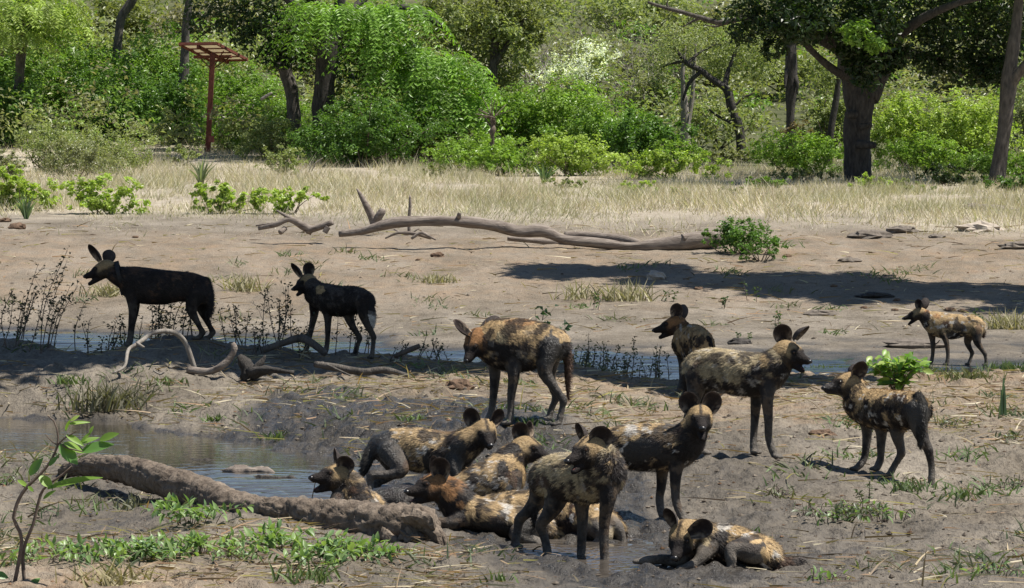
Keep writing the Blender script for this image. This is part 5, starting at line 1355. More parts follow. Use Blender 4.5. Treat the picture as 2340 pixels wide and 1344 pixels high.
dog(label='standing dog with head lowered and wet black mud down its hind leg', seed=3, d=29, scale=1.08, white=.15,
    torso=[(1112, 750, 820, .02, .095), (1130, 733, 836, .02, .125), (1160, 729, 845, 0, .14), (1195, 731, 848, 0, .14), (1228, 737, 838, 0, .125), (1255, 745, 830, 0, .118), (1277, 757, 822, 0, .10)],
    neck=[(1118, 785, .02, .125), (1103, 782, 0, .105), (1095, 778, 0, .088)], skull=(1086, 778, -.02), nose=(1065, 824, -1),
    ears=[(1078, 764, 1041, 735, -.05, -.07, (-.5, .8, .4), .045), (1098, 762, 1136, 729, .06, .09, (-.25, -.3, -1), .05)],
    legs=[(F_, [(1128, 815, .08), (1131, 850, .1), (1128, 900, .1), (1122, 938, .1), (1110, 964, .08)]), (F_, [(1172, 825, -.07), (1174, 860, -.09), (1168, 905, -.09), (1167, 942, -.09), (1164, 968, -.1)]),
          (H_, [(1258, 790, -.07), (1244, 846, -.10), (1264, 882, -.10), (1286, 914, -.10), (1283, 945, -.10), (1276, 978, -.11)]), (H_, [(1262, 800, .07), (1254, 852, .10), (1262, 882, .10), (1270, 908, .10), (1260, 940, .10), (1255, 966, .10)])],
    tail=[(1281, 764, 0, .026), (1294, 790, 0, .028), (1297, 830, 0, .025), (1297, 870, 0, .020), (1298, 905, 0, .009), (1300, 922, 0, .004)], tailcol='B', tailtip='B', tanline=.25, grad=1.6, patch=1.1, bias=.12, tan='T', gloss=.95, neckcol='O', neckbias=.05, head='O',
    marks=[(1258, 800, 26, 48, 'M'), (1200, 800, 70, 30, 'D', .75), (1185, 747, 14, 7, 'B', .8), (1245, 748, 9, 9, 'D', .7), (1105, 815, 16, 25, 'D'), (1180, 735, 60, 8, 'O', .7), (1145, 770, 16, 18, 'Y')], legtop=.5)
dog(label='dog looking left half hidden behind the standing dog, furthest back by the channel', seed=4, d=36, scale=1.06, h=0.009,
    torso=[(1556, 770, 806, .22, .085), (1564, 752, 818, .16, .11), (1580, 742, 824, .05, .12), (1596, 746, 828, -.10, .12), (1608, 758, 832, -.24, .115)],
    neck=[(1566, 772, .2, .10), (1560, 755, .22, .088), (1553, 746, .24, .078)], skull=(1543, 740, .26), nose=(1494, 755, -1), jaw=(1509, 771),
    ears=[(1543, 732, 1548, 697, -.05, -.06, (-.35, 0, 1), .06), (1553, 732, 1563, 700, .05, .07, (-.3, 0, -1), .055)],
    legs=[(F_, [(1558, 800, .2), (1560, 826, .2), (1559, 850, .2), (1558, 874, .2), (1551, 897, .2)]), (F_, [(1572, 805, .05), (1575, 832, .03), (1576, 858, .03), (1576, 880, .03), (1572, 902, .03)]),
          (H_, [(1597, 815, -.2), (1590, 840, -.22), (1600, 862, -.22), (1610, 880, -.22), (1606, 898, -.22), (1603, 912, -.22)]), (H_, [(1612, 815, -.3), (1606, 840, -.33), (1617, 862, -.33), (1626, 880, -.33), (1622, 900, -.33), (1620, 914, -.33)])],
    tail=[(1618, 775, -.3, .026), (1624, 810, -.3, .03), (1622, 850, -.3, .01)], tanline=-.3, bias=.22, neckcol='O', head='O',
    marks=[(1588, 778, 12, 17, 'D'), (1557, 752, 3.5, 14, 'W'), (1577, 745, 4, 3, 'W'), (1568, 768, 8, 12, 'T'), (1605, 758, 9, 11, 'T')])
dog(label='large tan backed dog standing in profile and looking right, mouth open', seed=5, d=27, scale=1.06, white=.5,
    torso=[(1772, 812, 878, -.12, .095), (1757, 808, 895, -.1, .12), (1725, 809, 903, -.05, .13), (1690, 806, 901, 0, .128), (1655, 800, 894, .06, .115), (1625, 797, 888, .12, .112), (1598, 803, 884, .18, .105), (1584, 815, 876, .22, .085)],
    neck=[(1768, 838, -.12, .12), (1784, 822, -.13, .102), (1793, 812, -.14, .09)], skull=(1801, 803, -.15), nose=(1850, 826, -1), jaw=(1834, 847),
    ears=[(1794, 790, 1785, 746, .055, .05, (-.1, 0, 1), .062), (1818, 780, 1845, 749, -.05, -.09, (.85, .1, .5), .048)],
    legs=[(F_, [(1735, 870, .0), (1729, 905, .02), (1725, 955, .02), (1722, 1005, .02), (1722, 1042, .0)]), (F_, [(1757, 872, -.16), (1753, 908, -.18), (1756, 960, -.18), (1757, 1000, -.18), (1771, 1037, -.2)]),
          (H_, [(1592, 845, .14), (1590, 892, .12), (1580, 930, .12), (1572, 960, .12), (1582, 990, .12), (1590, 1012, .1)]), (H_, [(1612, 850, .28), (1612, 896, .3), (1603, 930, .3), (1594, 955, .3), (1600, 985, .3), (1607, 1004, .28)])],
    tail=[(1578, 825, .22, .03), (1571, 850, .24, .03), (1570, 880, .24, .026), (1572, 905, .24, .01)], tan='Y', tanline=-.15, grad=1.0, patch=1.9, bias=.1, head='T',
    marks=[(1660, 820, 22, 10, 'D', .75), (1700, 830, 26, 20, 'Y'), (1640, 815, 20, 14, 'Y'), (1727, 840, 14, 26, 'D'), (1745, 825, 12, 14, 'T', .8), (1690, 876, 60, 18, 'D'), (1598, 840, 12, 25, 'B', .6), (1612, 850, 14, 20, 'Y', .7), (1795, 850, 22, 22, 'D')], legtop=.42)
dog(label='small distant dog standing across the channel, facing left at the right edge', seed=6, d=51.5, scale=1.0, h=0.010, hairs=5000,
    torso=[(2118, 716, 750, 0, .08), (2130, 712, 763, 0, .105), (2150, 714, 772, 0, .115), (2178, 718, 775, 0, .115), (2205, 719, 768, 0, .105), (2225, 721, 768, 0, .10), (2240, 729, 768, 0, .085)],
    neck=[(2122, 730, 0, .10), (2112, 722, 0, .088), (2105, 718, 0, .076)], skull=(2098, 715, 0), nose=(2064, 728, -1), jaw=(2077, 741),
    ears=[(2099, 709, 2099, 686, -.05, -.06, (-.6, 0, 1), .055), (2107, 709, 2117, 684, .05, .06, (-.2, 0, -1), .06)],
    legs=[(F_, [(2128, 755, .06), (2131, 776, .08), (2132, 795, .08), (2131, 812, .08), (2128, 827, .07)]), (F_, [(2152, 757, -.06), (2161, 777, -.08), (2165, 797, -.08), (2166, 812, -.08), (2164, 828, -.08)]),
          (H_, [(2222, 755, .06), (2211, 778, .08), (2215, 794, .08), (2221, 806, .08), (2218, 818, .08), (2214, 828, .07)]), (H_, [(2234, 755, -.06), (2232, 778, -.08), (2241, 795, -.08), (2250, 809, -.08), (2253, 820, -.08), (2254, 831, -.08)])],
    tail=[(2244, 737, 0, .026), (2247, 755, 0, .028), (2247, 772, 0, .012)], tanline=-.35, bias=.25, tailtip='B', neckcol='O', gloss=.3,
    marks=[(2181, 734, 8, 7, 'W', .8), (2160, 740, 12, 14, 'B'), (2205, 748, 18, 12, 'T'), (2233, 750, 9, 18, 'B', .8), (2183, 765, 25, 8, 'D'), (2140, 722, 10, 8, 'O', .7)])
dog(label='thin dog standing at the right with its muddy black rump towards the camera', seed=7, d=26.5, scale=.98,
    torso=[(1955, 900, 950, .2, .085), (1972, 890, 966, .16, .11), (1998, 891, 977, .08, .12), (2030, 894, 983, -.02, .12), (2060, 895, 982, -.12, .112), (2085, 898, 975, -.2, .108), (2104, 912, 966, -.27, .085)],
    neck=[(1966, 912, .18, .11), (1952, 892, .2, .094), (1945, 882, .2, .08)], skull=(1937, 874, .2), nose=(1882, 887, -1),
    ears=[(1952, 872, 1972, 831, -.05, -.08, (.35, .05, 1), .056), (1947, 866, 1958, 836, .05, .07, (.3, 0, -1), .05)],
    legs=[(F_, [(1972, 945, .2), (1981, 978, .22), (1979, 1022, .22), (1973, 1060, .22), (1957, 1086, .2)]), (F_, [(2008, 955, .04), (2014, 984, .02), (2013, 1022, .02), (2012, 1058, .02), (2003, 1087, 0)]),
          (H_, [(2072, 940, -.1), (2050, 985, -.1), (2055, 1012, -.1), (2059, 1036, -.1), (2044, 1064, -.1), (2032, 1086, -.12)]), (H_, [(2096, 935, -.28), (2101, 980, -.3), (2110, 1005, -.3), (2121, 1028, -.3), (2129, 1060, -.3), (2128, 1090, -.31)])],
    tail=[(2098, 905, -.28, .03), (2108, 930, -.33, .034), (2106, 965, -.34, .032), (2102, 1000, -.34, .02), (2102, 1028, -.34, .006)], tailcol='M', tailtip='M', tan='T', tanline=.1, grad=.9, bias=.0, gloss=.9, head='T', muzzlemud=1,
    marks=[(2085, 935, 32, 40, 'M'), (2025, 945, 34, 30, 'D'), (2000, 905, 16, 14, 'T'), (1985, 915, 10, 18, 'T'), (1978, 915, 7, 14, 'D'), (2020, 903, 7, 4, 'W', .8), (1988, 887, 8, 4, 'W', .8), (1968, 950, 7, 16, 'W', .6), (2050, 905, 20, 10, 'B', .9)], legtop=.46)
dog(label='muddy dog crouching by the pond with its face turned to the camera', seed=8, d=26.2, scale=1.05, lying=True,
    torso=[(1052, 990, 1062, -.05, .10), (1035, 990, 1075, 0, .125), (1000, 988, 1080, .03, .13), (962, 981, 1078, .06, .125), (925, 980, 1068, .1, .115), (895, 984, 1060, .12, .112), (870, 996, 1052, .14, .09)],
    neck=[(1058, 1020, -.05, .12), (1082, 1005, -.08, .10), (1096, 994, -.09, .09)], skull=(1108, 984, -.1), nose=(1121, 1018, -1),
    ears=[(1089, 982, 1071, 938, .0, -.0, (-.35, 0, 1), .056), (1128, 975, 1144, 939, .0, .01, (.75, .1, .75), .05)],
    legs=[(H_, [(888, 1030, .02), (918, 1074, -.08), (885, 1085, -.08), (849, 1087, -.08), (846, 1108, -.08), (846, 1128, -.09)]), (H_, [(885, 1035, .2), (900, 1075, .24), (880, 1095, .24), (864, 1102, .24), (861, 1115, .24), (859, 1125, .24)]),
          (F_, [(1040, 1050, -.1), (1040, 1080, -.14), (1050, 1105, -.14), (1065, 1115, -.16)]), (F_, [(1060, 1050, .06), (1070, 1075, .06), (1085, 1095, .04), (1100, 1105, .02)])],
    tail=[(858, 1004, .15, .032), (846, 1035, .12, .036), (836, 1065, .1, .03), (824, 1095, .1, .008)], tailcol='M', tailtip='M', tanline=-.1, bias=.1, grad=1.0, gloss=1.0, legtop=9, legmud=1.25, tan='T',
    marks=[(872, 1020, 42, 55, 'M'), (1010, 1060, 70, 30, 'M', .85), (1045, 1030, 28, 38, 'M', .9), (960, 1000, 42, 26, 'T'), (970, 984, 10, 14, 'D', .7), (1010, 985, 30, 8, 'B', .7), (940, 1058, 24, 14, 'B', .6)])
dog(label='dog lying behind the log at the pond edge, head in profile facing left', seed=9, d=24.4, scale=1.04, lying=True, hairs=6000,
    torso=[(795, 1116, 1195, 0, .12), (812, 1116, 1200, .08, .135), (832, 1122, 1202, .2, .13), (850, 1132, 1202, .32, .11)],
    neck=[(806, 1130, 0, .11), (796, 1108, 0, .095), (786, 1096, 0, .085)], skull=(772, 1086, 0), nose=(711, 1092, -1), jaw=(722, 1121),
    ears=[(783, 1084, 793, 1047, -.055, -.07, (-.25, 0, 1), .058), (768, 1070, 764, 1029, .055, .07, (-.95, 0, .25), .045)],
    legs=[(F_, [(775, 1140, -.05), (768, 1165, -.1), (760, 1190, -.12), (740, 1196, -.14)])], tanline=-.3, bias=.1, white=2.0,
    marks=[(805, 1140, 16, 9, 'T'), (826, 1135, 22, 10, 'G', .9), (845, 1150, 8, 18, 'T'), (775, 1152, 14, 10, 'W', .9), (850, 1120, 10, 5, 'W', .8), (775, 1130, 14, 10, 'B', .8), (808, 1118, 9, 9, 'B')])
dog(label='dog lying with its patched tan back to the camera and head turned right', seed=10, d=25, scale=1.02, lying=True,
    torso=[(1166, 1050, 1128, .02, .10), (1150, 1040, 1142, .0, .13), (1122, 1052, 1150, -.02, .14), (1090, 1070, 1152, -.03, .135), (1062, 1088, 1152, -.03, .12), (1040, 1102, 1150, -.02, .09)],
    neck=[(1156, 1064, .04, .115), (1176, 1044, .06, .095), (1190, 1032, .07, .085)], skull=(1204, 1022, .08), nose=(1257, 1046, -1),
    ears=[(1196, 1014, 1186, 970, -.0, -.01, (-.1, 0, 1), .056), (1213, 1005, 1211, 966, .03, .05, (.8, 0, .6), .04)],
    legs=[(F_, [(1170, 1090, -.06), (1178, 1125, -.1), (1186, 1150, -.1), (1210, 1158, -.1)])], tan='T', tanline=-.35, bias=.16, neckcol='D', patch=3.0,
    marks=[(1112, 1095, 18, 30, 'T'), (1085, 1085, 14, 16, 'D'), (1062, 1110, 10, 18, 'D', .6), (1150, 1075, 14, 30, 'D'), (1168, 1100, 14, 30, 'B'), (1130, 1045, 12, 10, 'T', .8), (1110, 1128, 14, 14, 'G', .7), (1074, 1100, 4, 4, 'W'), (1165, 1110, 7, 8, 'W', .8), (1170, 1050, 14, 12, 'T', .8)])
dog(label='dog lying in mud with bright orange neck, open mouth pointing left', seed=11, d=23.5, scale=1.07, lying=True,
    torso=[(1045, 1118, 1186, .02, .10), (1068, 1132, 1204, .02, .125), (1105, 1146, 1214, .03, .135), (1145, 1156, 1226, .04, .13), (1185, 1162, 1236, .06, .12), (1222, 1170, 1240, .08, .10), (1245, 1185, 1242, .1, .08)],
    neck=[(1046, 1150, .0, .11), (1028, 1128, 0, .102), (1010, 1116, 0, .09)], skull=(994, 1108, 0), nose=(930, 1124, -1), jaw=(943, 1149),
    ears=[(1008, 1100, 1004, 1051, -.055, -.07, (-.15, .05, 1), .058), (993, 1090, 990, 1046, .055, .07, (-.8, 0, .5), .05)],
    legs=[(F_, [(1060, 1180, -.05), (1030, 1195, -.1), (1000, 1192, -.1), (970, 1185, -.1)]), (H_, [(1215, 1200, -.1), (1180, 1222, -.16), (1215, 1236, -.16), (1245, 1240, -.16)])], legtop=.2, tan='T', neckcol='O', neckbias=.5, tanline=-.2, bias=.0, mudline=.05, gloss=.8, head='O',
    marks=[(1028, 1122, 20, 26, 'O'), (1050, 1150, 14, 10, 'O', .7), (1075, 1165, 12, 28, 'T'), (1095, 1155, 12, 8, 'D'), (1115, 1158, 20, 8, 'T', .8), (1055, 1185, 12, 20, 'D'), (1150, 1170, 14, 8, 'G', .8), (1165, 1190, 14, 12, 'Y', .7), (1200, 1205, 40, 30, 'M', .8), (1120, 1195, 28, 18, 'D', .8)])
dog(label='lying dog whose tan flank shows between the orange necked dog and the panting dog', seed=12, d=24.3, scale=1.0, lying=True, hidehead=True, hairs=6000,
    torso=[(1118, 1142, 1184, .0, .10), (1145, 1133, 1195, .02, .125), (1185, 1125, 1200, .04, .135), (1220, 1125, 1205, .06, .13), (1250, 1138, 1212, .1, .11), (1268, 1155, 1214, .14, .08)],
    neck=[(1125, 1165, .02, .09), (1110, 1172, .02, .08), (1100, 1176, .02, .07)], skull=(1092, 1178, .02), nose=(1050, 1186, -1),
    ears=[(1094, 1172, 1100, 1158, .0, .02, (.3, .3, 1), .03)], legs=[(H_, [(1240, 1175, -.04), (1225, 1200, -.06), (1250, 1215, -.06), (1270, 1222, -.06)])],
    tan='T', tanline=-.3, bias=.22, patch=2.6, mudline=-.35, legtop=0.1, marks=[(1190, 1168, 60, 10, 'B', .8), (1150, 1153, 14, 5, 'D', .7), (1215, 1140, 12, 8, 'D', .6), (1240, 1170, 14, 20, 'T')])
dog(label='panting dog standing in front in the wallow, head turned left', seed=13, d=22.6, scale=1.06, white=.3, sink=.01,
    torso=[(1388, 1062, 1120, -.22, .10), (1378, 1048, 1140, -.18, .125), (1352, 1042, 1148, -.1, .135), (1318, 1038, 1146, 0, .138), (1285, 1038, 1138, .1, .128), (1258, 1044, 1132, .2, .115), (1240, 1058, 1126, .27, .095)],
    neck=[(1386, 1078, -.22, .125), (1376, 1052, -.24, .106), (1364, 1036, -.24, .092)], skull=(1350, 1024, -.25), nose=(1296, 1054, -1), jaw=(1311, 1078),
    ears=[(1364, 1030, 1379, 980, -.05, -.06, (.12, .05, 1), .064), (1334, 1010, 1318, 971, .055, .07, (-.9, 0, .35), .044)],
    legs=[(F_, [(1340, 1115, -.05), (1330, 1148, -.04), (1331, 1188, -.04), (1329, 1228, -.04), (1329, 1257, -.05)]), (F_, [(1392, 1105, -.26), (1389, 1140, -.28), (1382, 1185, -.28), (1380, 1225, -.28), (1384, 1266, -.29)]),
          (H_, [(1245, 1095, .3), (1234, 1135, .32), (1212, 1164, .32), (1188, 1188, .32), (1182, 1212, .32), (1176, 1238, .3)]), (H_, [(1275, 1105, .1), (1268, 1150, .08), (1250, 1180, .08), (1236, 1202, .08), (1247, 1228, .08), (1252, 1250, .06)])],
    tail=[(1228, 1075, .3, .026), (1224, 1110, .32, .028), (1222, 1160, .3, .02), (1221, 1210, .3, .006)], tan='Y', tanline=-.1, grad=.9, bias=.12, patch=1.8, head='T', gloss=.5,
    marks=[(1258, 1070, 26, 30, 'Y'), (1300, 1075, 26, 36, 'Y', .9), (1240, 1105, 18, 26, 'B', .7), (1335, 1115, 50, 36, 'D'), (1380, 1110, 34, 40, 'D'), (1392, 1058, 12, 22, 'T', .6), (1290, 1130, 30, 16, 'D', .8), (1238, 1128, 14, 14, 'Y', .8), (1392, 1100, 7, 14, 'G', .6), (1352, 1105, 9, 8, 'B', .6)], legtop=.46)
dog(label='dog staring straight at the camera, both round ears raised, grey wet flank', seed=14, d=24.7, scale=1.05,
    torso=[(1568, 985, 1050, -.12, .10), (1555, 975, 1066, -.1, .125), (1525, 971, 1073, -.05, .135), (1490, 972, 1074, 0, .135), (1450, 973, 1072, .06, .13), (1415, 976, 1064, .12, .118), (1388, 985, 1056, .18, .105), (1368, 1000, 1050, .22, .085)],
    neck=[(1570, 1010, -.12, .115), (1584, 985, -.16, .098), (1594, 966, -.18, .088)], skull=(1600, 952, -.18), nose=(1605, 979, -1), jaw=(1605, 1003),
    ears=[(1584, 950, 1568, 902, .0, -.0, (-.25, .05, 1), .062), (1618, 948, 1633, 901, .0, -.0, (.25, .05, 1), .060)],
    legs=[(F_, [(1520, 1035, .02), (1514, 1070, .05), (1511, 1112, .05), (1507, 1146, .05), (1513, 1186, .03)]), (F_, [(1552, 1035, -.13), (1545, 1072, -.15), (1543, 1112, -.15), (1546, 1148, -.15), (1562, 1180, -.17)]),
          (H_, [(1395, 1030, .12), (1388, 1075, .1), (1378, 1105, .1), (1366, 1132, .1), (1374, 1160, .1), (1382, 1182, .08)]), (H_, [(1385, 1030, .26), (1372, 1075, .28), (1360, 1105, .28), (1348, 1130, .28), (1354, 1155, .28), (1360, 1174, .26)])],
    tail=[(1362, 1005, .22, .03), (1354, 1040, .24, .03), (1352, 1080, .24, .01)], tan='T', tanline=.3, grad=1.0, bias=-.05, patch=2.2, gloss=.75, head='T', neckcol='T', neckbias=.02,
    marks=[(1470, 1025, 75, 34, 'M', .9), (1505, 990, 22, 14, 'T', .9), (1525, 1010, 9, 16, 'T', .7), (1455, 985, 26, 8, 'G', .8), (1545, 985, 16, 12, 'B'), (1560, 1035, 18, 26, 'D', .7), (1538, 1000, 16, 18, 'T', .7), (1400, 985, 20, 8, 'T', .8), (1440, 974, 14, 4, 'W', .7)], legtop=.46, legmud=1.3)
dog(label='wet dog curled in the puddle behind the legs of the panting dog', seed=15, d=23.6, scale=.95, lying=True, hidehead=True, hairs=5000,
    torso=[(1300, 1150, 1235, .1, .11), (1325, 1142, 1245, .08, .14), (1352, 1148, 1250, .05, .145), (1378, 1165, 1252, .0, .13), (1398, 1188, 1252, -.04, .10)],
    neck=[(1300, 1190, .12, .10), (1288, 1215, .1, .085), (1282, 1228, .08, .075)], skull=(1280, 1234, .06), nose=(1300, 1246, 1),
    ears=[(1290, 1226, 1300, 1212, .0, .02, (.3, .2, 1), .035)],
    legs=[(H_, [(1380, 1195, -.08), (1408, 1205, -.12), (1420, 1228, -.12), (1424, 1250, -.12)]), (H_, [(1365, 1205, -.12), (1385, 1228, -.18), (1360, 1245, -.18), (1345, 1252, -.18)])], tan='T', tanline=.2, grad=1.0, bias=-.02, gloss=.9, mudline=-.2, legtop=.14, legmud=1.6,
    marks=[(1350, 1165, 22, 12, 'T'), (1375, 1185, 9, 12, 'T'), (1310, 1170, 12, 24, 'B'), (1330, 1195, 24, 14, 'Y', .5), (1395, 1215, 12, 18, 'Y', .5), (1350, 1215, 22, 12, 'G', .7)])
dog(label='dog curled up in the mud at lower right, head down and one dark ear drooping', seed=16, d=21.9, scale=1.06, lying=True,
    torso=[(1618, 1208, 1282, .12, .10), (1640, 1201, 1296, .14, .125), (1672, 1204, 1304, .12, .135), (1705, 1216, 1306, .08, .135), (1735, 1226, 1307, .04, .125), (1756, 1246, 1306, .02, .10)],
    neck=[(1622, 1238, .06, .11), (1600, 1226, .02, .10), (1585, 1222, -.02, .09)], skull=(1560, 1222, -.06), nose=(1541, 1275, -1),
    ears=[(1540, 1206, 1524, 1166, -.03, -.05, (-.7, .3, .65), .042), (1574, 1222, 1622, 1200, -.085, -.10, (-.25, -.2, 1), .052)],
    legs=[(F_, [(1615, 1250, -.02), (1604, 1272, -.1), (1588, 1290, -.12), (1570, 1297, -.14)]), (F_, [(1590, 1262, .02), (1550, 1280, -.02), (1505, 1278, -.04), (1470, 1282, -.06)]),
          (H_, [(1720, 1258, -.1), (1672, 1254, -.2), (1668, 1278, -.22), (1672, 1296, -.22), (1668, 1306, -.24)])],
    tail=[(1758, 1272, .02, .035), (1778, 1290, 0, .04), (1805, 1291, 0, .036), (1838, 1276, 0, .01)], tailcol='B', tailtip='G', tan='T', tanline=.1, bias=-.02, legtop=.28, gloss=.5, legmud=1.5,
    marks=[(1652, 1206, 24, 9, 'W', .9), (1683, 1214, 14, 12, 'T'), (1640, 1225, 16, 16, 'D'), (1612, 1232, 10, 14, 'Y', .7), (1725, 1232, 16, 5, 'T'), (1745, 1262, 16, 18, 'T'), (1705, 1255, 30, 18, 'G', .8), (1690, 1228, 26, 6, 'D', .8), (1700, 1292, 40, 14, 'D')])
dog(label='dog lying flat on its side in grey mud left of the orange necked dog', seed=17, d=25.2, scale=1.0, lying=True, hidehead=True, hairs=2500,
    torso=[(860, 1128, 1168, .0, .10), (885, 1116, 1168, .0, .125), (915, 1112, 1168, .0, .13), (940, 1114, 1168, .02, .12), (965, 1122, 1168, .04, .10)],
    neck=[(865, 1150, .0, .09), (850, 1156, .0, .08), (842, 1160, .0, .07)], skull=(834, 1162, 0), nose=(800, 1168, -1),
    ears=[(838, 1158, 842, 1148, .0, .01, (.3, .3, 1), .03)], legs=[(H_, [(955, 1145, -.06), (930, 1160, -.1), (955, 1166, -.1), (975, 1168, -.1)])],
    tanline=3, bias=-1, white=0, gloss=1.0, mudline=9, mudk=1.0, marks=[(918, 1123, 12, 7, 'Y', .55)])
_only = None
for _k, _sp in enumerate(DOGS):
    if _only is None or _k in _only: make_dog(_sp)

# ---------------------------------------------------------------- small plants
LEAFM = []
def leaf_mesh(name, colr, w=0.42, seg=4, bend=0.25):
    V, Q, C = [], [], []
    for i in range(seg + 1):
        t = i / seg; ww = w * 0.5 * math.sin(math.pi * min(.98, .06 + t * .94)) ** .8 * (1 - .25 * t)
        z = -bend * t * t
        V += [(t, -ww, z + ww * .35), (t, 0, z), (t, ww, z + ww * .35)]
        C += [[c * k for c in colr] for k in (1.0, .85, 1.0)]
    for i in range(seg):
        a = i * 3; Q += [(a, a + 1, a + 4, a + 3), (a + 1, a + 2, a + 5, a + 4)]
    o = mk(name, np.array(V), np.array(Q), M_LEAF, None, np.array(C), True, link=False)
    me = o.data; bpy.data.objects.remove(o); return me
WEED = [leaf_mesh('leaf', c, .48) for c in ((.20, .31, .11), (.24, .35, .13), (.15, .25, .10), (.28, .39, .15))]
DUST = [leaf_mesh('leaf', c, .45) for c in ((.11, .14, .07), (.14, .165, .09), (.08, .105, .055))]
BROAD = [leaf_mesh('leaf', c, .62, 6, .2) for c in ((.18, .31, .05), (.24, .38, .065), (.12, .25, .06), (.32, .42, .10))]
def put_leaf(par, pos, dirv, up, L, meshes, r):
    x = norm(dirv); z = norm(np.asarray(up) - (np.asarray(up) @ x) * x); y = np.cross(z, x)
    from mathutils import Matrix
    o = bpy.data.objects.new('leaf', meshes[r.integers(0, len(meshes))]); COL.objects.link(o); o.parent = par
    M = Matrix([(*[a * L for a in (x[i], y[i], z[i])], 0) for i in range(3)] + [(0, 0, 0, 1)])
    M.translation = Vector(np.asarray(pos) - np.array(par.location)); o.matrix_local = M
def weed(px, py, w, h, label, n=40, leafL=.07, meshes=None, group='leafy weeds in the foreground', name='weed_plant', d=None, stems=14, seed=0):
    """low leafy plant; px, py its foot, w and h in metres"""
    r = np.random.default_rng(int(px * 5 + py * 3) + seed); g = G(px, py) if d is None else GD(px, d); t = thing(name, label, 'plant', g, group)
    sm = MB(); meshes = meshes or WEED; left = n
    for s in range(stems):
        a = r.random() * 6.283; q = r.random() ** .6
        tip = g + np.array([math.cos(a) * q * w * .58, math.sin(a) * q * w * .58, h * (.45 + .5 * r.random()) * (1 - .5 * q)])
        mid = (g + tip) / 2 + np.array([0, 0, .12 * h]) + r.normal(size=3) * .02
        b = g + np.array([math.cos(a), math.sin(a), 0]) * q * w * .22 + np.array([0, 0, -.01])
        path = spline([(*b, .0032), (*mid, .0026), (*tip, .0012)], 9); tube(sm, path, None, 4, caps=False)
        k = n // stems
        for i in range(k):
            u = .25 + .75 * (i + r.random() * .6) / k; idx = min(8, int(u * 8)); p = path[idx, :3]
            ax = norm(path[min(8, idx + 1), :3] - path[max(0, idx - 1), :3]); side = norm(np.cross(ax, r.normal(size=3)))
            dv = side * .9 + ax * (.10 + .35 * u) + np.array([0, 0, .08])
            put_leaf(t, p, dv, UPW + r.normal(size=3) * .35, leafL * (.55 + .65 * r.random()), meshes, r)
    sm.build('stem', M_TWIG, t)
    return t
weed(440, 1205, 0.74, 0.195, 'leafy weed clump under the bend of the foreground log', 181, 0.0663)
weed(200, 1285, 0.84, 0.150, 'leafy weed at far left of the foreground row', 171, 0.0585)
weed(300, 1290, 0.84, 0.165, 'leafy weed second from left in the foreground row', 204, 0.0585)
weed(385, 1280, 0.74, 0.165, 'leafy weed in the middle of the foreground row', 181, 0.0624)
weed(480, 1272, 0.65, 0.135, 'leafy weed between the row and the big weed patch', 159, 0.0546)
weed(560, 1290, 0.47, 0.090, 'small sprawling weed left of the big weed patch', 102, 0.0468)
weed(660, 1255, 0.70, 0.165, 'left part of the big weed patch below the log', 228, 0.0624)
weed(740, 1295, 0.84, 0.180, 'tallest weed of the big patch below the log', 256, 0.0624)
weed(810, 1290, 0.61, 0.135, 'right part of the big weed patch below the log', 181, 0.0585)
weed(905, 1282, 0.41, 0.075, 'small creeping weed right of the big weed patch', 73, 0.0468)
weed(90, 1290, 0.61, 0.120, 'sparse weed behind the left sapling', 102, 0.0507)
weed(590, 1138, 0.22, 0.090, 'tiny broad leaved seedling between log and pond', 39, 0.0468, BROAD, stems=4)
weed(1900, 1195, 0.57, 0.150, 'left weed of the group before the right dog', 90, 0.0546, DUST + WEED[:1])
weed(1960, 1185, 0.51, 0.135, 'middle weed of the group before the right dog', 73, 0.0507, DUST + WEED[:1])
weed(2025, 1205, 0.49, 0.150, 'right weed of the group before the right dog', 73, 0.0507, DUST + WEED[:2])
weed(1850, 1185, 0.30, 0.135, 'thin dark weed left of the group before the right dog', 39, 0.0390, DUST)
weed(1985, 1150, 0.22, 0.225, 'tall thin seedling before the legs of the right dog', 43, 0.0351, DUST, stems=3)
weed(1870, 1330, 0.41, 0.075, 'bright green weed at the bottom edge, right of the curled dog', 36, 0.0546, WEED)
weed(1925, 1335, 0.22, 0.060, 'tiny bright weed at the bottom edge right of its larger neighbour', 16, 0.0468, WEED)
weed(2270, 1322, 0.35, 0.060, 'small bright weed in the lower right corner', 30, 0.0468, WEED)
weed(2310, 1115, 0.41, 0.090, 'dusty weed at the right edge below the log line', 43, 0.0468, DUST)
weed(2320, 1010, 0.54, 0.105, 'dusty low weed at right edge behind the right dog', 50, 0.0546, DUST)
weed(2180, 985, 0.41, 0.075, 'dusty low weed on the earth right of the right dog', 36, 0.0468, DUST)
weed(1775, 1140, 0.27, 0.090, 'small grey weed on bare earth right of the staring dog', 26, 0.0390, DUST)
weed(10, 1110, 0.27, 0.105, 'small weed at the left edge beside the log end', 51, 0.0468, WEED[2:3] + DUST)
weed(60, 1035, 0.41, 0.075, 'low grass like weed on the near pond shore', 57, 0.0468, DUST)
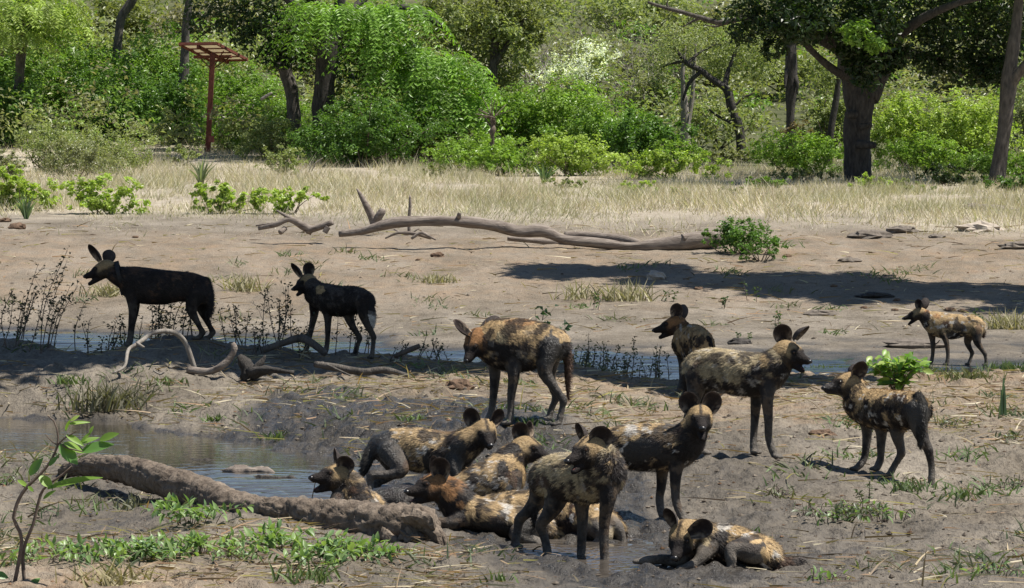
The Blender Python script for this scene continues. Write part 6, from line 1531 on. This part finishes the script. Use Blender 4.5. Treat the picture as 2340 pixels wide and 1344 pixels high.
def broad_bush():
    r = np.random.default_rng(31); g = G(2050, 905); t = thing('broad_leaved_shrub', 'bright lime shrub with large oval leaves behind the right dog', 'shrub', g)
    sm = MB()
    for s in range(26):
        a = r.random() * 6.283; q = .25 + .75 * r.random()
        tip = g + np.array([math.cos(a) * .36 * q, math.sin(a) * .3 * q, .10 + .22 * (1 - .6 * q) + .07 * r.random()])
        path = spline([(*(g + r.normal(size=3) * .03 * np.array([1, 1, 0])), .005), (*((g + tip) / 2 + np.array([0, 0, .05])), .004), (*tip, .002)], 8); tube(sm, path, None, 5, caps=False)
        for i in range(8):
            p = path[min(7, 2 + int(i * .75)), :3]; dv = r.normal(size=3) * np.array([1, 1, .35]) + norm(tip - g) * .5
            put_leaf(t, p, dv, UPW + r.normal(size=3) * .4 + VIEW * .35, .10 * (.7 + .6 * r.random()), BROAD, r)
    sm.build('stem', M_TWIG, t)
broad_bush()
def sapling():
    r = np.random.default_rng(41); d = 20.3; g = GD(45, d); t = thing('sapling', 'spindly sapling with large oval leaves at the left edge', 'plant', g)
    sm = MB()
    s1 = [(30, 1352, 0, 5), (49, 1244, 0, 4.5), (43, 1210, 0, 4.5), (31, 1187, 0, 4.5), (40, 1148, 0, 4), (60, 1115, 0, 4), (106, 1068, 0, 3.2), (132, 1016, 0, 2.6), (127, 969, 0, 2), (109, 950, 0, 1.6)]
    s2 = [(58, 1352, .05, 5), (53, 1263, .05, 4.5), (76, 1197, .05, 3.6), (89, 1144, .05, 3.4), (102, 1115, .05, 3), (142, 1085, .05, 2.4), (165, 1065, .05, 2)]
    s3 = [(132, 1016, 0, 2.2), (150, 1000, -.02, 2), (175, 985, -.03, 1.4)]; s4 = [(132, 1018, 0, 2.2), (118, 1008, .02, 1.6), (104, 993, .03, 1)]; s5 = [(130, 1010, 0, 2), (155, 1024, -.02, 2), (188, 1032, -.03, 1.6)]; s6 = [(187, 1060, .05, 1.6), (188, 1034, .0, 1.6)]
    for p in (s1, s2, s3, s4, s5): tube(sm, px_path(p, d, None), 24, 6, .1, 9)
    sm.build('stem', M_TWIG, t)
    for bx, by, tx, ty, w, c in ((187, 1032, 248, 1014, 30, 2), (228, 1006, 264, 991, 20, 0), (152, 994, 186, 1014, 15, 1), (183, 1014, 221, 999, 15, 0), (155, 970, 200, 963, 10, 1), (162, 962, 179, 950, 9, 3), (136, 1018, 174, 1054, 34, 2), (146, 1014, 188, 1030, 24, 1), (109, 1118, 215, 1087, 24, 0),
                                 (68, 1085, 92, 1052, 22, 2), (90, 1090, 118, 1110, 28, 1), (99, 1140, 122, 1122, 12, 0), (40, 1098, 64, 1111, 11, 1), (112, 1064, 130, 1044, 12, 2), (150, 985, 158, 962, 9, 0), (-10, 1312, 16, 1318, 20, 2), (68, 1340, 88, 1322, 18, 2), (64, 1112, 76, 1122, 9, 0), (205, 990, 212, 975, 8, 1), (183, 1014, 206, 988, 8, 1)):
        b = P(bx, by, d - .02); e = P(bx + (tx - bx) * 1.15, by + (ty - by) * 1.15, d - .02 + r.normal() * .03); w *= 1.15; L = np.linalg.norm(e - b); x = norm(e - b)
        u_ = VIEW * .8 + UPW * .75 + r.normal(size=3) * .12; z = norm(u_ - (u_ @ x) * x); y = np.cross(z, x)
        from mathutils import Matrix
        o = bpy.data.objects.new('leaf', BROAD[c]); COL.objects.link(o); o.parent = t
        k = w * MPP(d) / .60; M = Matrix([(x[i] * L, y[i] * k, z[i] * L * .5, 0) for i in range(3)] + [(0, 0, 0, 1)]); M.translation = Vector(b - np.array(t.location)); o.matrix_local = M
sapling()

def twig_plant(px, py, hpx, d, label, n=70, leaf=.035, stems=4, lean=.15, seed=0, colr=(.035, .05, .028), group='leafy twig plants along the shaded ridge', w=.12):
    """thin upright stems with small leaves, in the shade of the ridge"""
    r = np.random.default_rng(int(px * 3 + hpx) + seed); g = GD(px, d); h = hpx * MPP(d); t = thing('twig_plant', label, 'plant', g, group)
    sm = MB(); C, D = [], []
    for s in range(stems):
        b = g + np.array([r.normal() * w * .6, r.normal() * .08, -.02]); hh = h * (.55 + .45 * r.random()) if s else h
        tip = b + np.array([lean * hh + r.normal() * .12 * hh, r.normal() * .06, hh]); mid = (b + tip) / 2 + r.normal(size=3) * .05 * hh
        p = spline([(*b, .006), (*mid, .0045), (*tip, .0018)], 14); tube(sm, p, None, 5, caps=False)
        paths = [p]
        for k in range(3):
            q = p[r.integers(4, 12), :3]; e = q + np.array([r.normal() * .16 * hh, r.normal() * .08 * hh, .18 * hh]); pp = spline([(*q, .003), (*((q + e) / 2 + np.array([0, 0, -.01])), .002), (*e, .001)], 6); tube(sm, pp, None, 4, caps=False); paths.append(pp)
        for k in range(n // stems):
            pp = paths[0] if r.random() < .6 else paths[r.integers(0, len(paths))]
            i = int(r.integers(len(pp) // 4, len(pp))); dv = unit(1, r)[0] * np.array([1, .7, .5]) + np.array([0, 0, .4]); C.append(pp[i, :3] + norm(dv) * leaf * .6 + r.normal(size=3) * .012); D.append(dv)
    sm.build('stem', M_TWIG, t)
    C = np.array(C); nn = len(C); Nn = np.array([0, -.25, .7]) + unit(nn, r) * .8; Nn /= np.linalg.norm(Nn, axis=1)[:, None]
    V, Q, cl = leaf_cards(C, Nn, np.array(D), leaf * (.7 + .7 * r.random(nn)), leaf * .6, np.array(colr)[None] * (.7 + .7 * r.random((nn, 1))))
    tag(mk('foliage', V, Q, M_LEAF, t, cl, False), kind='stuff')
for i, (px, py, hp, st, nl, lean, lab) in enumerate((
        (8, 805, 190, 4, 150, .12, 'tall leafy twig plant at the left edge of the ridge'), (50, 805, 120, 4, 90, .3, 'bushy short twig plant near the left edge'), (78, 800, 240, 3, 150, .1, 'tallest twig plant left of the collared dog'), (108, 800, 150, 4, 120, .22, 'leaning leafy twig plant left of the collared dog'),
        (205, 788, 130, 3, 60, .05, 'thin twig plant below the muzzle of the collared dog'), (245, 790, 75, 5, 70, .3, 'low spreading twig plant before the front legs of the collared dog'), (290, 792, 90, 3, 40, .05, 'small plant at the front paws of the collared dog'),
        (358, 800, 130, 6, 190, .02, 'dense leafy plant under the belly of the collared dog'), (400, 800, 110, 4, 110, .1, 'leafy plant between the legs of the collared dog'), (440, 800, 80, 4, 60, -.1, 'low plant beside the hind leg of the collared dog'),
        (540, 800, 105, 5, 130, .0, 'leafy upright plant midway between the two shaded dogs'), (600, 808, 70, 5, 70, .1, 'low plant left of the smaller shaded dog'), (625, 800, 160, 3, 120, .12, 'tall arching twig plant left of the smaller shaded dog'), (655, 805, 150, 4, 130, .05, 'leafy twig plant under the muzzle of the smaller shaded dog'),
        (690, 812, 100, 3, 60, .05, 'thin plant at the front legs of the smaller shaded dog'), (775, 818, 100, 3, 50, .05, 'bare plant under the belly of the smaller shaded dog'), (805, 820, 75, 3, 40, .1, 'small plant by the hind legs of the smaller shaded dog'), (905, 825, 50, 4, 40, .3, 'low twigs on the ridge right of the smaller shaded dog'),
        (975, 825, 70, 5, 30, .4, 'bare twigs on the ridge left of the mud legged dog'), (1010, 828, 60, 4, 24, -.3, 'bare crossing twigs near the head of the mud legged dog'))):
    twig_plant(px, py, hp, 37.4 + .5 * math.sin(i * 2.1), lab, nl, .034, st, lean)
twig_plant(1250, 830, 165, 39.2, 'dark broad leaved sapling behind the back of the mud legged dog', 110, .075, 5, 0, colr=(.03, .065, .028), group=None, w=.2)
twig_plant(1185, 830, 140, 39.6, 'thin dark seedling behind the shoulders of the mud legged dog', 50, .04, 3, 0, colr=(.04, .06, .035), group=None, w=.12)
for i, (px, hp, st, nl, lean, lab) in enumerate(((1315, 70, 8, 160, .1, 'dense grey green weed right of the tail of the mud legged dog'), (1370, 65, 8, 160, .1, 'low dusty weed on the ridge behind the staring dog'), (1405, 105, 5, 130, .15, 'taller dusty weed on the ridge, middle of the weed row'), (1450, 60, 7, 120, .1, 'dusty weed left of the half hidden dog'), (1500, 95, 5, 100, .1, 'thin twiggy weed beneath the muzzle of the half hidden dog'), (1535, 60, 6, 80, .0, 'low weed at the chest of the half hidden dog'))):
    twig_plant(px, 0, hp, 38.2 + .3 * math.sin(i * 3), lab, nl, .032, st, lean, colr=(.075, .095, .05), group='grey green weeds on the sunny part of the ridge', w=.3)
for i, (px, d, hp, lab) in enumerate(((1365, 66, 40, 'tiny seedling on the far bank below the shadow, leftmost'), (1540, 67, 28, 'broad leaved seedling at the edge of the tree shadow'), (1730, 67.5, 45, 'thin seedling standing in the tree shadow'), (2222, 63, 38, 'dark seedling on the far bank above the distant dog'), (1655, 66, 30, 'small seedling right of the pale stone'), (1780, 62, 40, 'upright seedling on the far bank behind the standing dog'), (1700, 58, 24, 'small seedling low on the far bank, left of its tall neighbour'), (470, 66, 26, 'dark tuft like seedling behind the collared dog'), (1985, 47, 30, 'seedling beside the channel mud'))):
    twig_plant(px, 0, hp, d, lab, 26, .06, 2, .05, colr=(.07, .11, .04), group='seedlings on the far bank', w=.1)
def grass_thing(px, py, w, h, n, label, colr, d=None, group='tufts of grass on the bare earth', seed=0, name='grass_tuft'):
    r = np.random.default_rng(int(px + py * 3) + seed); g = G(px, py) if d is None else GD(px, d); t = thing(name, label, 'grass', g, group)
    b = g + np.stack([r.normal(size=n) * w * .3, r.normal(size=n) * w * .25, np.full(n, -.01)], -1)
    dv = np.stack([r.normal(size=n) * .5, r.normal(size=n) * .4, 1 + 0 * r.random(n)], -1); dv /= np.linalg.norm(dv, axis=1)[:, None]
    L = h * (.5 + .7 * r.random(n)); V, T, C = blades(b, dv, L, .0045 * (1 + g[1] / 40), np.array(colr), r)
    tag(mk('blades', V, T, M_STRAW, t, C, False), kind='stuff')
def blades(b, dv, L, w, colr, r):
    n = len(b); s = np.cross(dv, unit(n, r)); s /= np.maximum(np.linalg.norm(s, axis=1)[:, None], 1e-6)
    L = np.asarray(L)[:, None]; w = np.asarray(w).reshape(-1, 1) * np.ones((n, 1))
    mid = b + dv * L * .55; droop = dv * np.array([1, 1, .0]); tip = b + dv * L + droop * L * .35
    V = np.stack([b - s * w, b + s * w, mid + s * w * .8, tip, mid - s * w * .8], 1).reshape(-1, 3)
    i = np.arange(n) * 5; T = np.concatenate([np.stack([i, i + 1, i + 2], -1), np.stack([i, i + 2, i + 4], -1), np.stack([i + 4, i + 2, i + 3], -1)])
    c = colr if colr.ndim == 2 else colr[None] * (.65 + .7 * r.random((n, 1)))
    return V, T, np.repeat(c, 5, 0)
SG, DG = (.12, .17, .06), (.36, .30, .18)
grass_thing(250, 945, .5, .30, 260, 'large grey dry tuft on the far shore of the pond', (.17, .16, .11))
for i, (px, py, w, h, n, c, lab) in enumerate(((640, 1000, .2, .08, 40, SG, 'small grass tuft on the bank above the muddy dog'), (950, 965, .25, .06, 40, SG, 'little green tuft on the earth above the crouching dog'), (500, 966, .2, .07, 40, SG, 'green tuft on the sandy pond bank'), (1210, 968, .3, .07, 70, SG, 'green grass at the paws of the mud legged dog'),
        (160, 880, .3, .1, 60, SG, 'grass tuft on the sunny front of the ridge, left'), (300, 1165, .25, .12, 60, (.2, .2, .14), 'dry tuft under the arch of the foreground log'), (2210, 870, .5, .16, 160, (.16, .17, .08), 'grass on the channel edge below the distant dog'), (2110, 862, .4, .18, 140, (.15, .17, .08), 'grass right of the lime shrub'), (2300, 850, .5, .15, 150, SG, 'grass at the channel edge by the right border'),
        (1880, 850, .5, .12, 120, SG, 'grass beside the channel behind the nose of the standing dog'), (2200, 1140, .3, .09, 60, SG, 'green tuft on bare earth right of the thin dog'), (2080, 1128, .25, .1, 60, (.1, .14, .06), 'green tuft below the thin dog'), (700, 1338, .3, .12, 60, SG, 'grass tuft at the bottom edge below the weed patch'), (250, 1338, .4, .14, 90, (.3, .26, .14), 'straw tuft at the bottom edge, left'),
        (1140, 1340, .15, .08, 26, SG, 'tiny tuft at the bottom edge in front of the log end'), (1715, 1225, .12, .06, 12, (.12, .24, .05), 'single bright blade sprig behind the curled dog'), (380, 880, .3, .09, 60, SG, 'grass tuft on the sunny front of the ridge, middle'))):
    grass_thing(px, py, w, h, n, lab, c)
for i, (px, d, h, n, lab) in enumerate(((1320, 67.6, .35, 60, 'dry tuft at the left end of the tree shadow'), (1410, 67.4, .38, 80, 'dry tuft at the lower edge of the tree shadow'), (1455, 67.2, .4, 60, 'tall dry stalks near the pale stone'), (250, 68, .3, 120, 'pale tuft behind the collared dog'), (560, 69, .35, 120, 'pale tuft on the far bank between the shaded dogs'), (1000, 70, .2, 120, 'flat tuft on the far bank at centre'), (2300, 62, .35, 120, 'green tuft on the far bank at right edge'))):
    grass_thing(px, 0, .6, h, n, lab, (.33, .30, .19), d=d, group='dry tufts on the far bank')
def spike_plant(px, d, h, n, label, colr, spread=.3):
    r = np.random.default_rng(px); g = GD(px, d); t = thing('spiky_plant', label, 'plant', g, 'spiky leaved plants')
    b = np.tile(g, (n, 1)) + r.normal(size=(n, 3)) * .02; dv = np.stack([r.normal(size=n) * spread, r.normal(size=n) * spread * .7, np.ones(n)], -1); dv /= np.linalg.norm(dv, axis=1)[:, None]
    V, T, C = blades(b, dv, h * (.6 + .5 * r.random(n)), (.008 if spread < .1 else .014) * (1 + d / 90), np.array(colr), r); tag(mk('blades', V, T, M_LEAF, t, C, False), kind='stuff')
spike_plant(2296, 31.5, .36, 9, 'upright cluster of stiff blue green blades at the right edge', (.14, .22, .13), .05)
spike_plant(60, 84, .55, 26, 'spiky plant before the leftmost bright shrub', (.14, .2, .1)); spike_plant(1245, 108, .6, 26, 'spiky plant at the thicket edge right of the pollarded stem', (.13, .2, .09)); spike_plant(460, 108, .8, 26, 'spiky plant at the foot of the rusty post', (.18, .22, .12))

# ---------------------------------------------------------------- stones, dung and mud clods
def lump(px, py, s, label, mat, name='stone', cat='stone', group=None, flat=.6, seed=0, d=None):
    g = G(px, py) if d is None else GD(px, d); r = np.random.default_rng(int(px + py)); u_, v_ = np.meshgrid(np.linspace(0, np.pi, 9), np.linspace(0, 2 * np.pi, 14, endpoint=False), indexing='ij')
    p = np.stack([np.sin(u_) * np.cos(v_), np.sin(u_) * np.sin(v_), np.cos(u_)], -1).reshape(-1, 3)
    nz = fbm(p[:, 0] * 2.6 + px, p[:, 1] * 2.6 + py, p[:, 2] * 2.6, 4, .7); p = p * (0.25 + 1.5 * nz)[:, None] * np.array([s, s * .8, s * flat]) + g + np.array([0, 0, s * flat * .35])
    i, j = np.meshgrid(np.arange(8), np.arange(14), indexing='ij'); j2 = (j + 1) % 14
    Q = np.stack([i * 14 + j, (i + 1) * 14 + j, (i + 1) * 14 + j2, i * 14 + j2], -1).reshape(-1, 4)
    return tag(mk(name, p, Q, mat, None, None, False, origin=g), label, cat, group)
M_DUNG = simple_mat('dried dung', (.085, .055, .036), (.20, .13, .085), 22, .95, .8, .02); M_STONE = simple_mat('pale stone', (.30, .25, .2), (.46, .40, .33), 9, .85, .5, .01); M_CLOD = simple_mat('earth clod', (.09, .075, .06), (.2, .17, .14), 14, .95, .7, .02)
lump(1050, 892, .11, 'heap of fibrous brown dung left of the mud legged dog', M_DUNG, 'dung_heap', 'dung', None, .55)
lump(1497, 642, .17, 'pale split stone at the edge of the tree shadow', M_STONE, flat=.6)
lump(1952, 1014, .045, 'round dark clod left of the legs of the thin dog', M_CLOD, 'clod', 'clod', None, .8)
lump(1880, 1003, .10, 'crumbly brown dung left of the thin dog', M_DUNG, 'dung_heap', 'dung', None, .4)
lump(1690, 790, .16, 'charred piece of wood on the far bank behind the standing dog', M_DARKBARK, 'charred_wood', 'wood', None, .35)
lump(1875, 722, .25, 'brown bark chunk on the far bank right of centre', M_CLOD, 'bark_chunk', 'wood', None, .25); lump(1942, 600, .2, 'small brown lump right of the log shrub', M_CLOD, 'clod', 'clod', None, .3)
lump(2000, 683, .28, 'dark stick like lump just below the tree shadow at right', M_DARKBARK, 'bark_chunk', 'wood', None, .2); lump(2090, 796, .42, 'low dark log like lump left of the distant dog', M_CLOD, 'bark_chunk', 'wood', None, .18)
for i, (px, py, s, lab) in enumerate(((1905, 660, .10, 'brown dung ball right of the bark chunk'), (1800, 590, .13, 'brown dung ball by the log shrub'), (2045, 710, .09, 'brown dung ball left of the distant dog'), (1975, 708, .09, 'brown dung ball, second left of the distant dog'), (2050, 690, .1, 'brown dung ball above the distant dog muzzle'), (2170, 712, .16, 'large dung lump behind the back of the distant dog'), (2200, 714, .12, 'dung lump right of the large dung lump'),
        (1000, 590, .2, 'flat orange dung patch on the far bank at centre'), (1650, 695, .1, 'dark dung near the seedling right of centre'), (1595, 665, .12, 'dark dung below the broad leaved seedling'), (800, 575, .09, 'small dark dung on the far bank track'), (310, 545, .1, 'small dung on the far bank at left'), (12, 508, .2, 'red brown dung at the left edge'), (40, 525, .3, 'dark flat wood piece at the left edge'), (955, 598, .08, 'tiny dark dung right of centre track'))):
    lump(px, py, s * .6, lab, M_DUNG, 'dung', 'dung', 'dung lying on the far bank', .5)
for i, (px, py, s, lab) in enumerate(((1990, 545, .38, 'grey mud boulder on the far bank, left of the pair'), (2060, 535, .3, 'grey mud boulder on the far bank, right of the pair'), (2240, 530, .42, 'broad mud boulder in front of the right hand log'), (2140, 545, .16, 'small dark boulder between the mud boulders'), (2320, 570, .3, 'low mud ridge lump at the right edge'))):
    lump(px, py, s, lab, M_STONE if i == 2 else M_CLOD, 'mud_boulder', 'boulder', 'mud boulders on the far bank', .3)
# clods and crumbs nobody could count
def crumbs():
    r = np.random.default_rng(77); mb = MB(); base = np.array([(1, 0, 0), (-1, 0, 0), (0, 1, 0), (0, -1, 0), (0, 0, 1), (0, 0, -1)], float)
    T = np.array([(0, 2, 4), (2, 1, 4), (1, 3, 4), (3, 0, 4), (2, 0, 5), (1, 2, 5), (3, 1, 5), (0, 3, 5)])
    n = 5200; px = r.random(n) * 2500 - 80; d = 20.2 * np.exp(r.random(n) * math.log(72 / 20.2)); d[:2600] = 20.2 + r.random(2600) * 12
    x = (px - 1170) / FPX * d; z = H(x, d); s = (.004 + .012 * r.random(n) ** 3) * (1 + d / 60)
    ok = ~((d > 40) & (z < WL_CH + .02)) & ~((d < 36) & (sdpoly(x, d, POND) < 0))
    x, d, z, s = x[ok], d[ok], z[ok], s[ok]; n = len(x)
    V = base[None] * (s[:, None, None] * (.35 + 1.0 * r.random((n, 6, 1)))) * np.array([1.2, 1, .7]) + np.stack([x, d, z + s * .2], -1)[:, None, :]
    c = np.array((.15, .125, .10))[None] * (.45 + .8 * r.random((n, 1))); red = r.random(n) < .12; c[red] *= np.array([1.15, .85, .65])
    tt = (np.arange(n)[:, None, None] * 6 + T[None]).reshape(-1, 3)
    o = mk('earth_crumbs', V.reshape(-1, 3), tt, M_FURM, None, np.repeat(c, 6, 0), False); tag(o, 'small crumbs of earth scattered over the bare ground', kind='stuff')
M_FURM = leaf_mat('crumb', 0.0, .95, .1)
crumbs()
def litter():
    r = np.random.default_rng(78); n = 15000; px = r.random(n) * 2600 - 130
    d = np.concatenate([20.1 + 3.2 * r.random(3600), 28.5 + 9.0 * r.random(6500), 20.2 + 12 * r.random(1900), 60 + 22 * r.random(3000)]); x = (px - 1170) / FPX * d
    keep = fbm(x * 1.3, d * .9, o=3) > .42 + .12 * r.random(n); keep &= ~((d < 36) & (sdpoly(x, d, POND) < .05)) & ~((d < 27) & (sdpoly(x, d, WALLOW) < .1) & (r.random(n) < .85)); keep &= ~((d < 24) & (px > 1100) & (r.random(n) < .75))
    x, d, px = x[keep], d[keep], px[keep]; n = len(x); z = H(x, d) + .006
    dv = np.stack([r.normal(size=n), r.normal(size=n) * .8, np.abs(r.normal(size=n)) * .12], -1); dv /= np.linalg.norm(dv, axis=1)[:, None]
    L = (.04 + .20 * r.random(n) ** 2) * (.8 + d / 70); w = (.0016 + .002 * r.random(n)) * (1 + d / 30)
    cs = np.array([(.42, .34, .22), (.30, .22, .14), (.16, .11, .075), (.48, .42, .30), (.30, .19, .11)]); c = cs[r.integers(0, 5, n)] * (.7 + .5 * r.random((n, 1)))
    V, T, C = blades(np.stack([x, d, z], -1), dv, L, w, c, r); o = mk('straw_litter', V, T, M_STRAW, None, C, False); tag(o, 'broken straw and twigs littering the ground', kind='stuff')
litter()
def sprouts():
    r = np.random.default_rng(79); n0 = 150; px = r.random(n0) * 2500 - 80; d = np.concatenate([20.3 + 10 * r.random(60), 29 + 9 * r.random(50), 60 + 16 * r.random(40)])
    x = (px - 1170) / FPX * d; ok = ~((d < 36) & (sdpoly(x, d, POND) < .1)) & ~((d < 27) & (sdpoly(x, d, WALLOW) < .1)); x, d = x[ok], d[ok]
    m = 26; k = np.repeat(np.arange(len(x)), m); bx = x[k] + r.normal(size=len(k)) * .07 * (1 + d[k] / 60); by = d[k] + r.normal(size=len(k)) * .09 * (1 + d[k] / 40); b = np.stack([bx, by, H(bx, by) - .004], -1)
    dv = np.stack([r.normal(size=len(k)), r.normal(size=len(k)), .7 + .5 * r.random(len(k))], -1); dv /= np.linalg.norm(dv, axis=1)[:, None]
    c = np.array([(.12, .17, .07), (.16, .17, .10), (.10, .13, .07)])[r.integers(0, 3, len(x))][k] * (.7 + .6 * r.random((len(k), 1)))
    V, T, C = blades(b, dv, (.03 + .06 * r.random(len(k))) * (1 + d[k] / 60), .004 * (1 + d[k] / 40), c, r); o = mk('green_sprouts', V, T, M_STRAW, None, C, False); tag(o, 'sparse green sprouts over the bare ground', kind='stuff')
sprouts()
def meadow():
    r = np.random.default_rng(80); n = 190000; d = 78 * np.exp(r.random(n) * math.log(132 / 78)); px = r.random(n) * 2800 - 230; x = (px - 1170) / FPX * d
    dens = fbm(x * .6, d * .20, o=4); edge = sstep(79.0, 95, d + 22 * (fbm(x * .25 + 5, d * .12, o=3) - .5) + 3.5 * (px > 1750)); k = (dens > .36 + .20 * r.random(n)) & (r.random(n) < .06 + .94 * edge); x, d, px, dens, edge = x[k], d[k], px[k], dens[k], edge[k]; n = len(x)
    b = np.stack([x, d, H(x, d) - .02], -1); lean = (fbm(x * .8 + 30, d * .4, o=2) - .5) * 1.6; dv = np.stack([r.normal(size=n) * .55 + lean, r.normal(size=n) * .5, np.ones(n)], -1); dv /= np.linalg.norm(dv, axis=1)[:, None]
    L = (.07 + .24 * r.random(n) ** 1.6) * (.5 + 1.0 * np.clip(dens, 0, 1)) * (.45 + .55 * edge); tall = fbm(x * .35 + 9, d * .15, o=2) > .60; L[tall] *= 1.7; L[r.random(n) < .02] *= 1.8
    cs = np.array([(.50, .44, .345), (.43, .365, .275), (.60, .545, .45), (.34, .27, .19), (.24, .27, .13)]); c = cs[r.choice(5, n, p=[.32, .24, .28, .11, .05])] * (.82 + .5 * r.random((n, 1)))
    gr = sstep(.58, .68, fbm(x * .4 + 60, d * .25, o=2))[:, None] * .28; c = c * (1 - gr) + np.array((.20, .24, .10)) * gr
    s = np.cross(dv, unit(n, r)); s /= np.linalg.norm(s, axis=1)[:, None]; w = (.008 * (.6 + .8 * r.random(n)))[:, None]
    V = np.stack([b - s * w, b + s * w, b + dv * L[:, None]], 1).reshape(-1, 3); o = mk('dry_grass', V, np.arange(3 * n).reshape(-1, 3), M_STRAW, None, np.repeat(c, 3, 0), False); tag(o, 'bleached patchy dry grass of the meadow below the thicket', kind='stuff')
meadow()
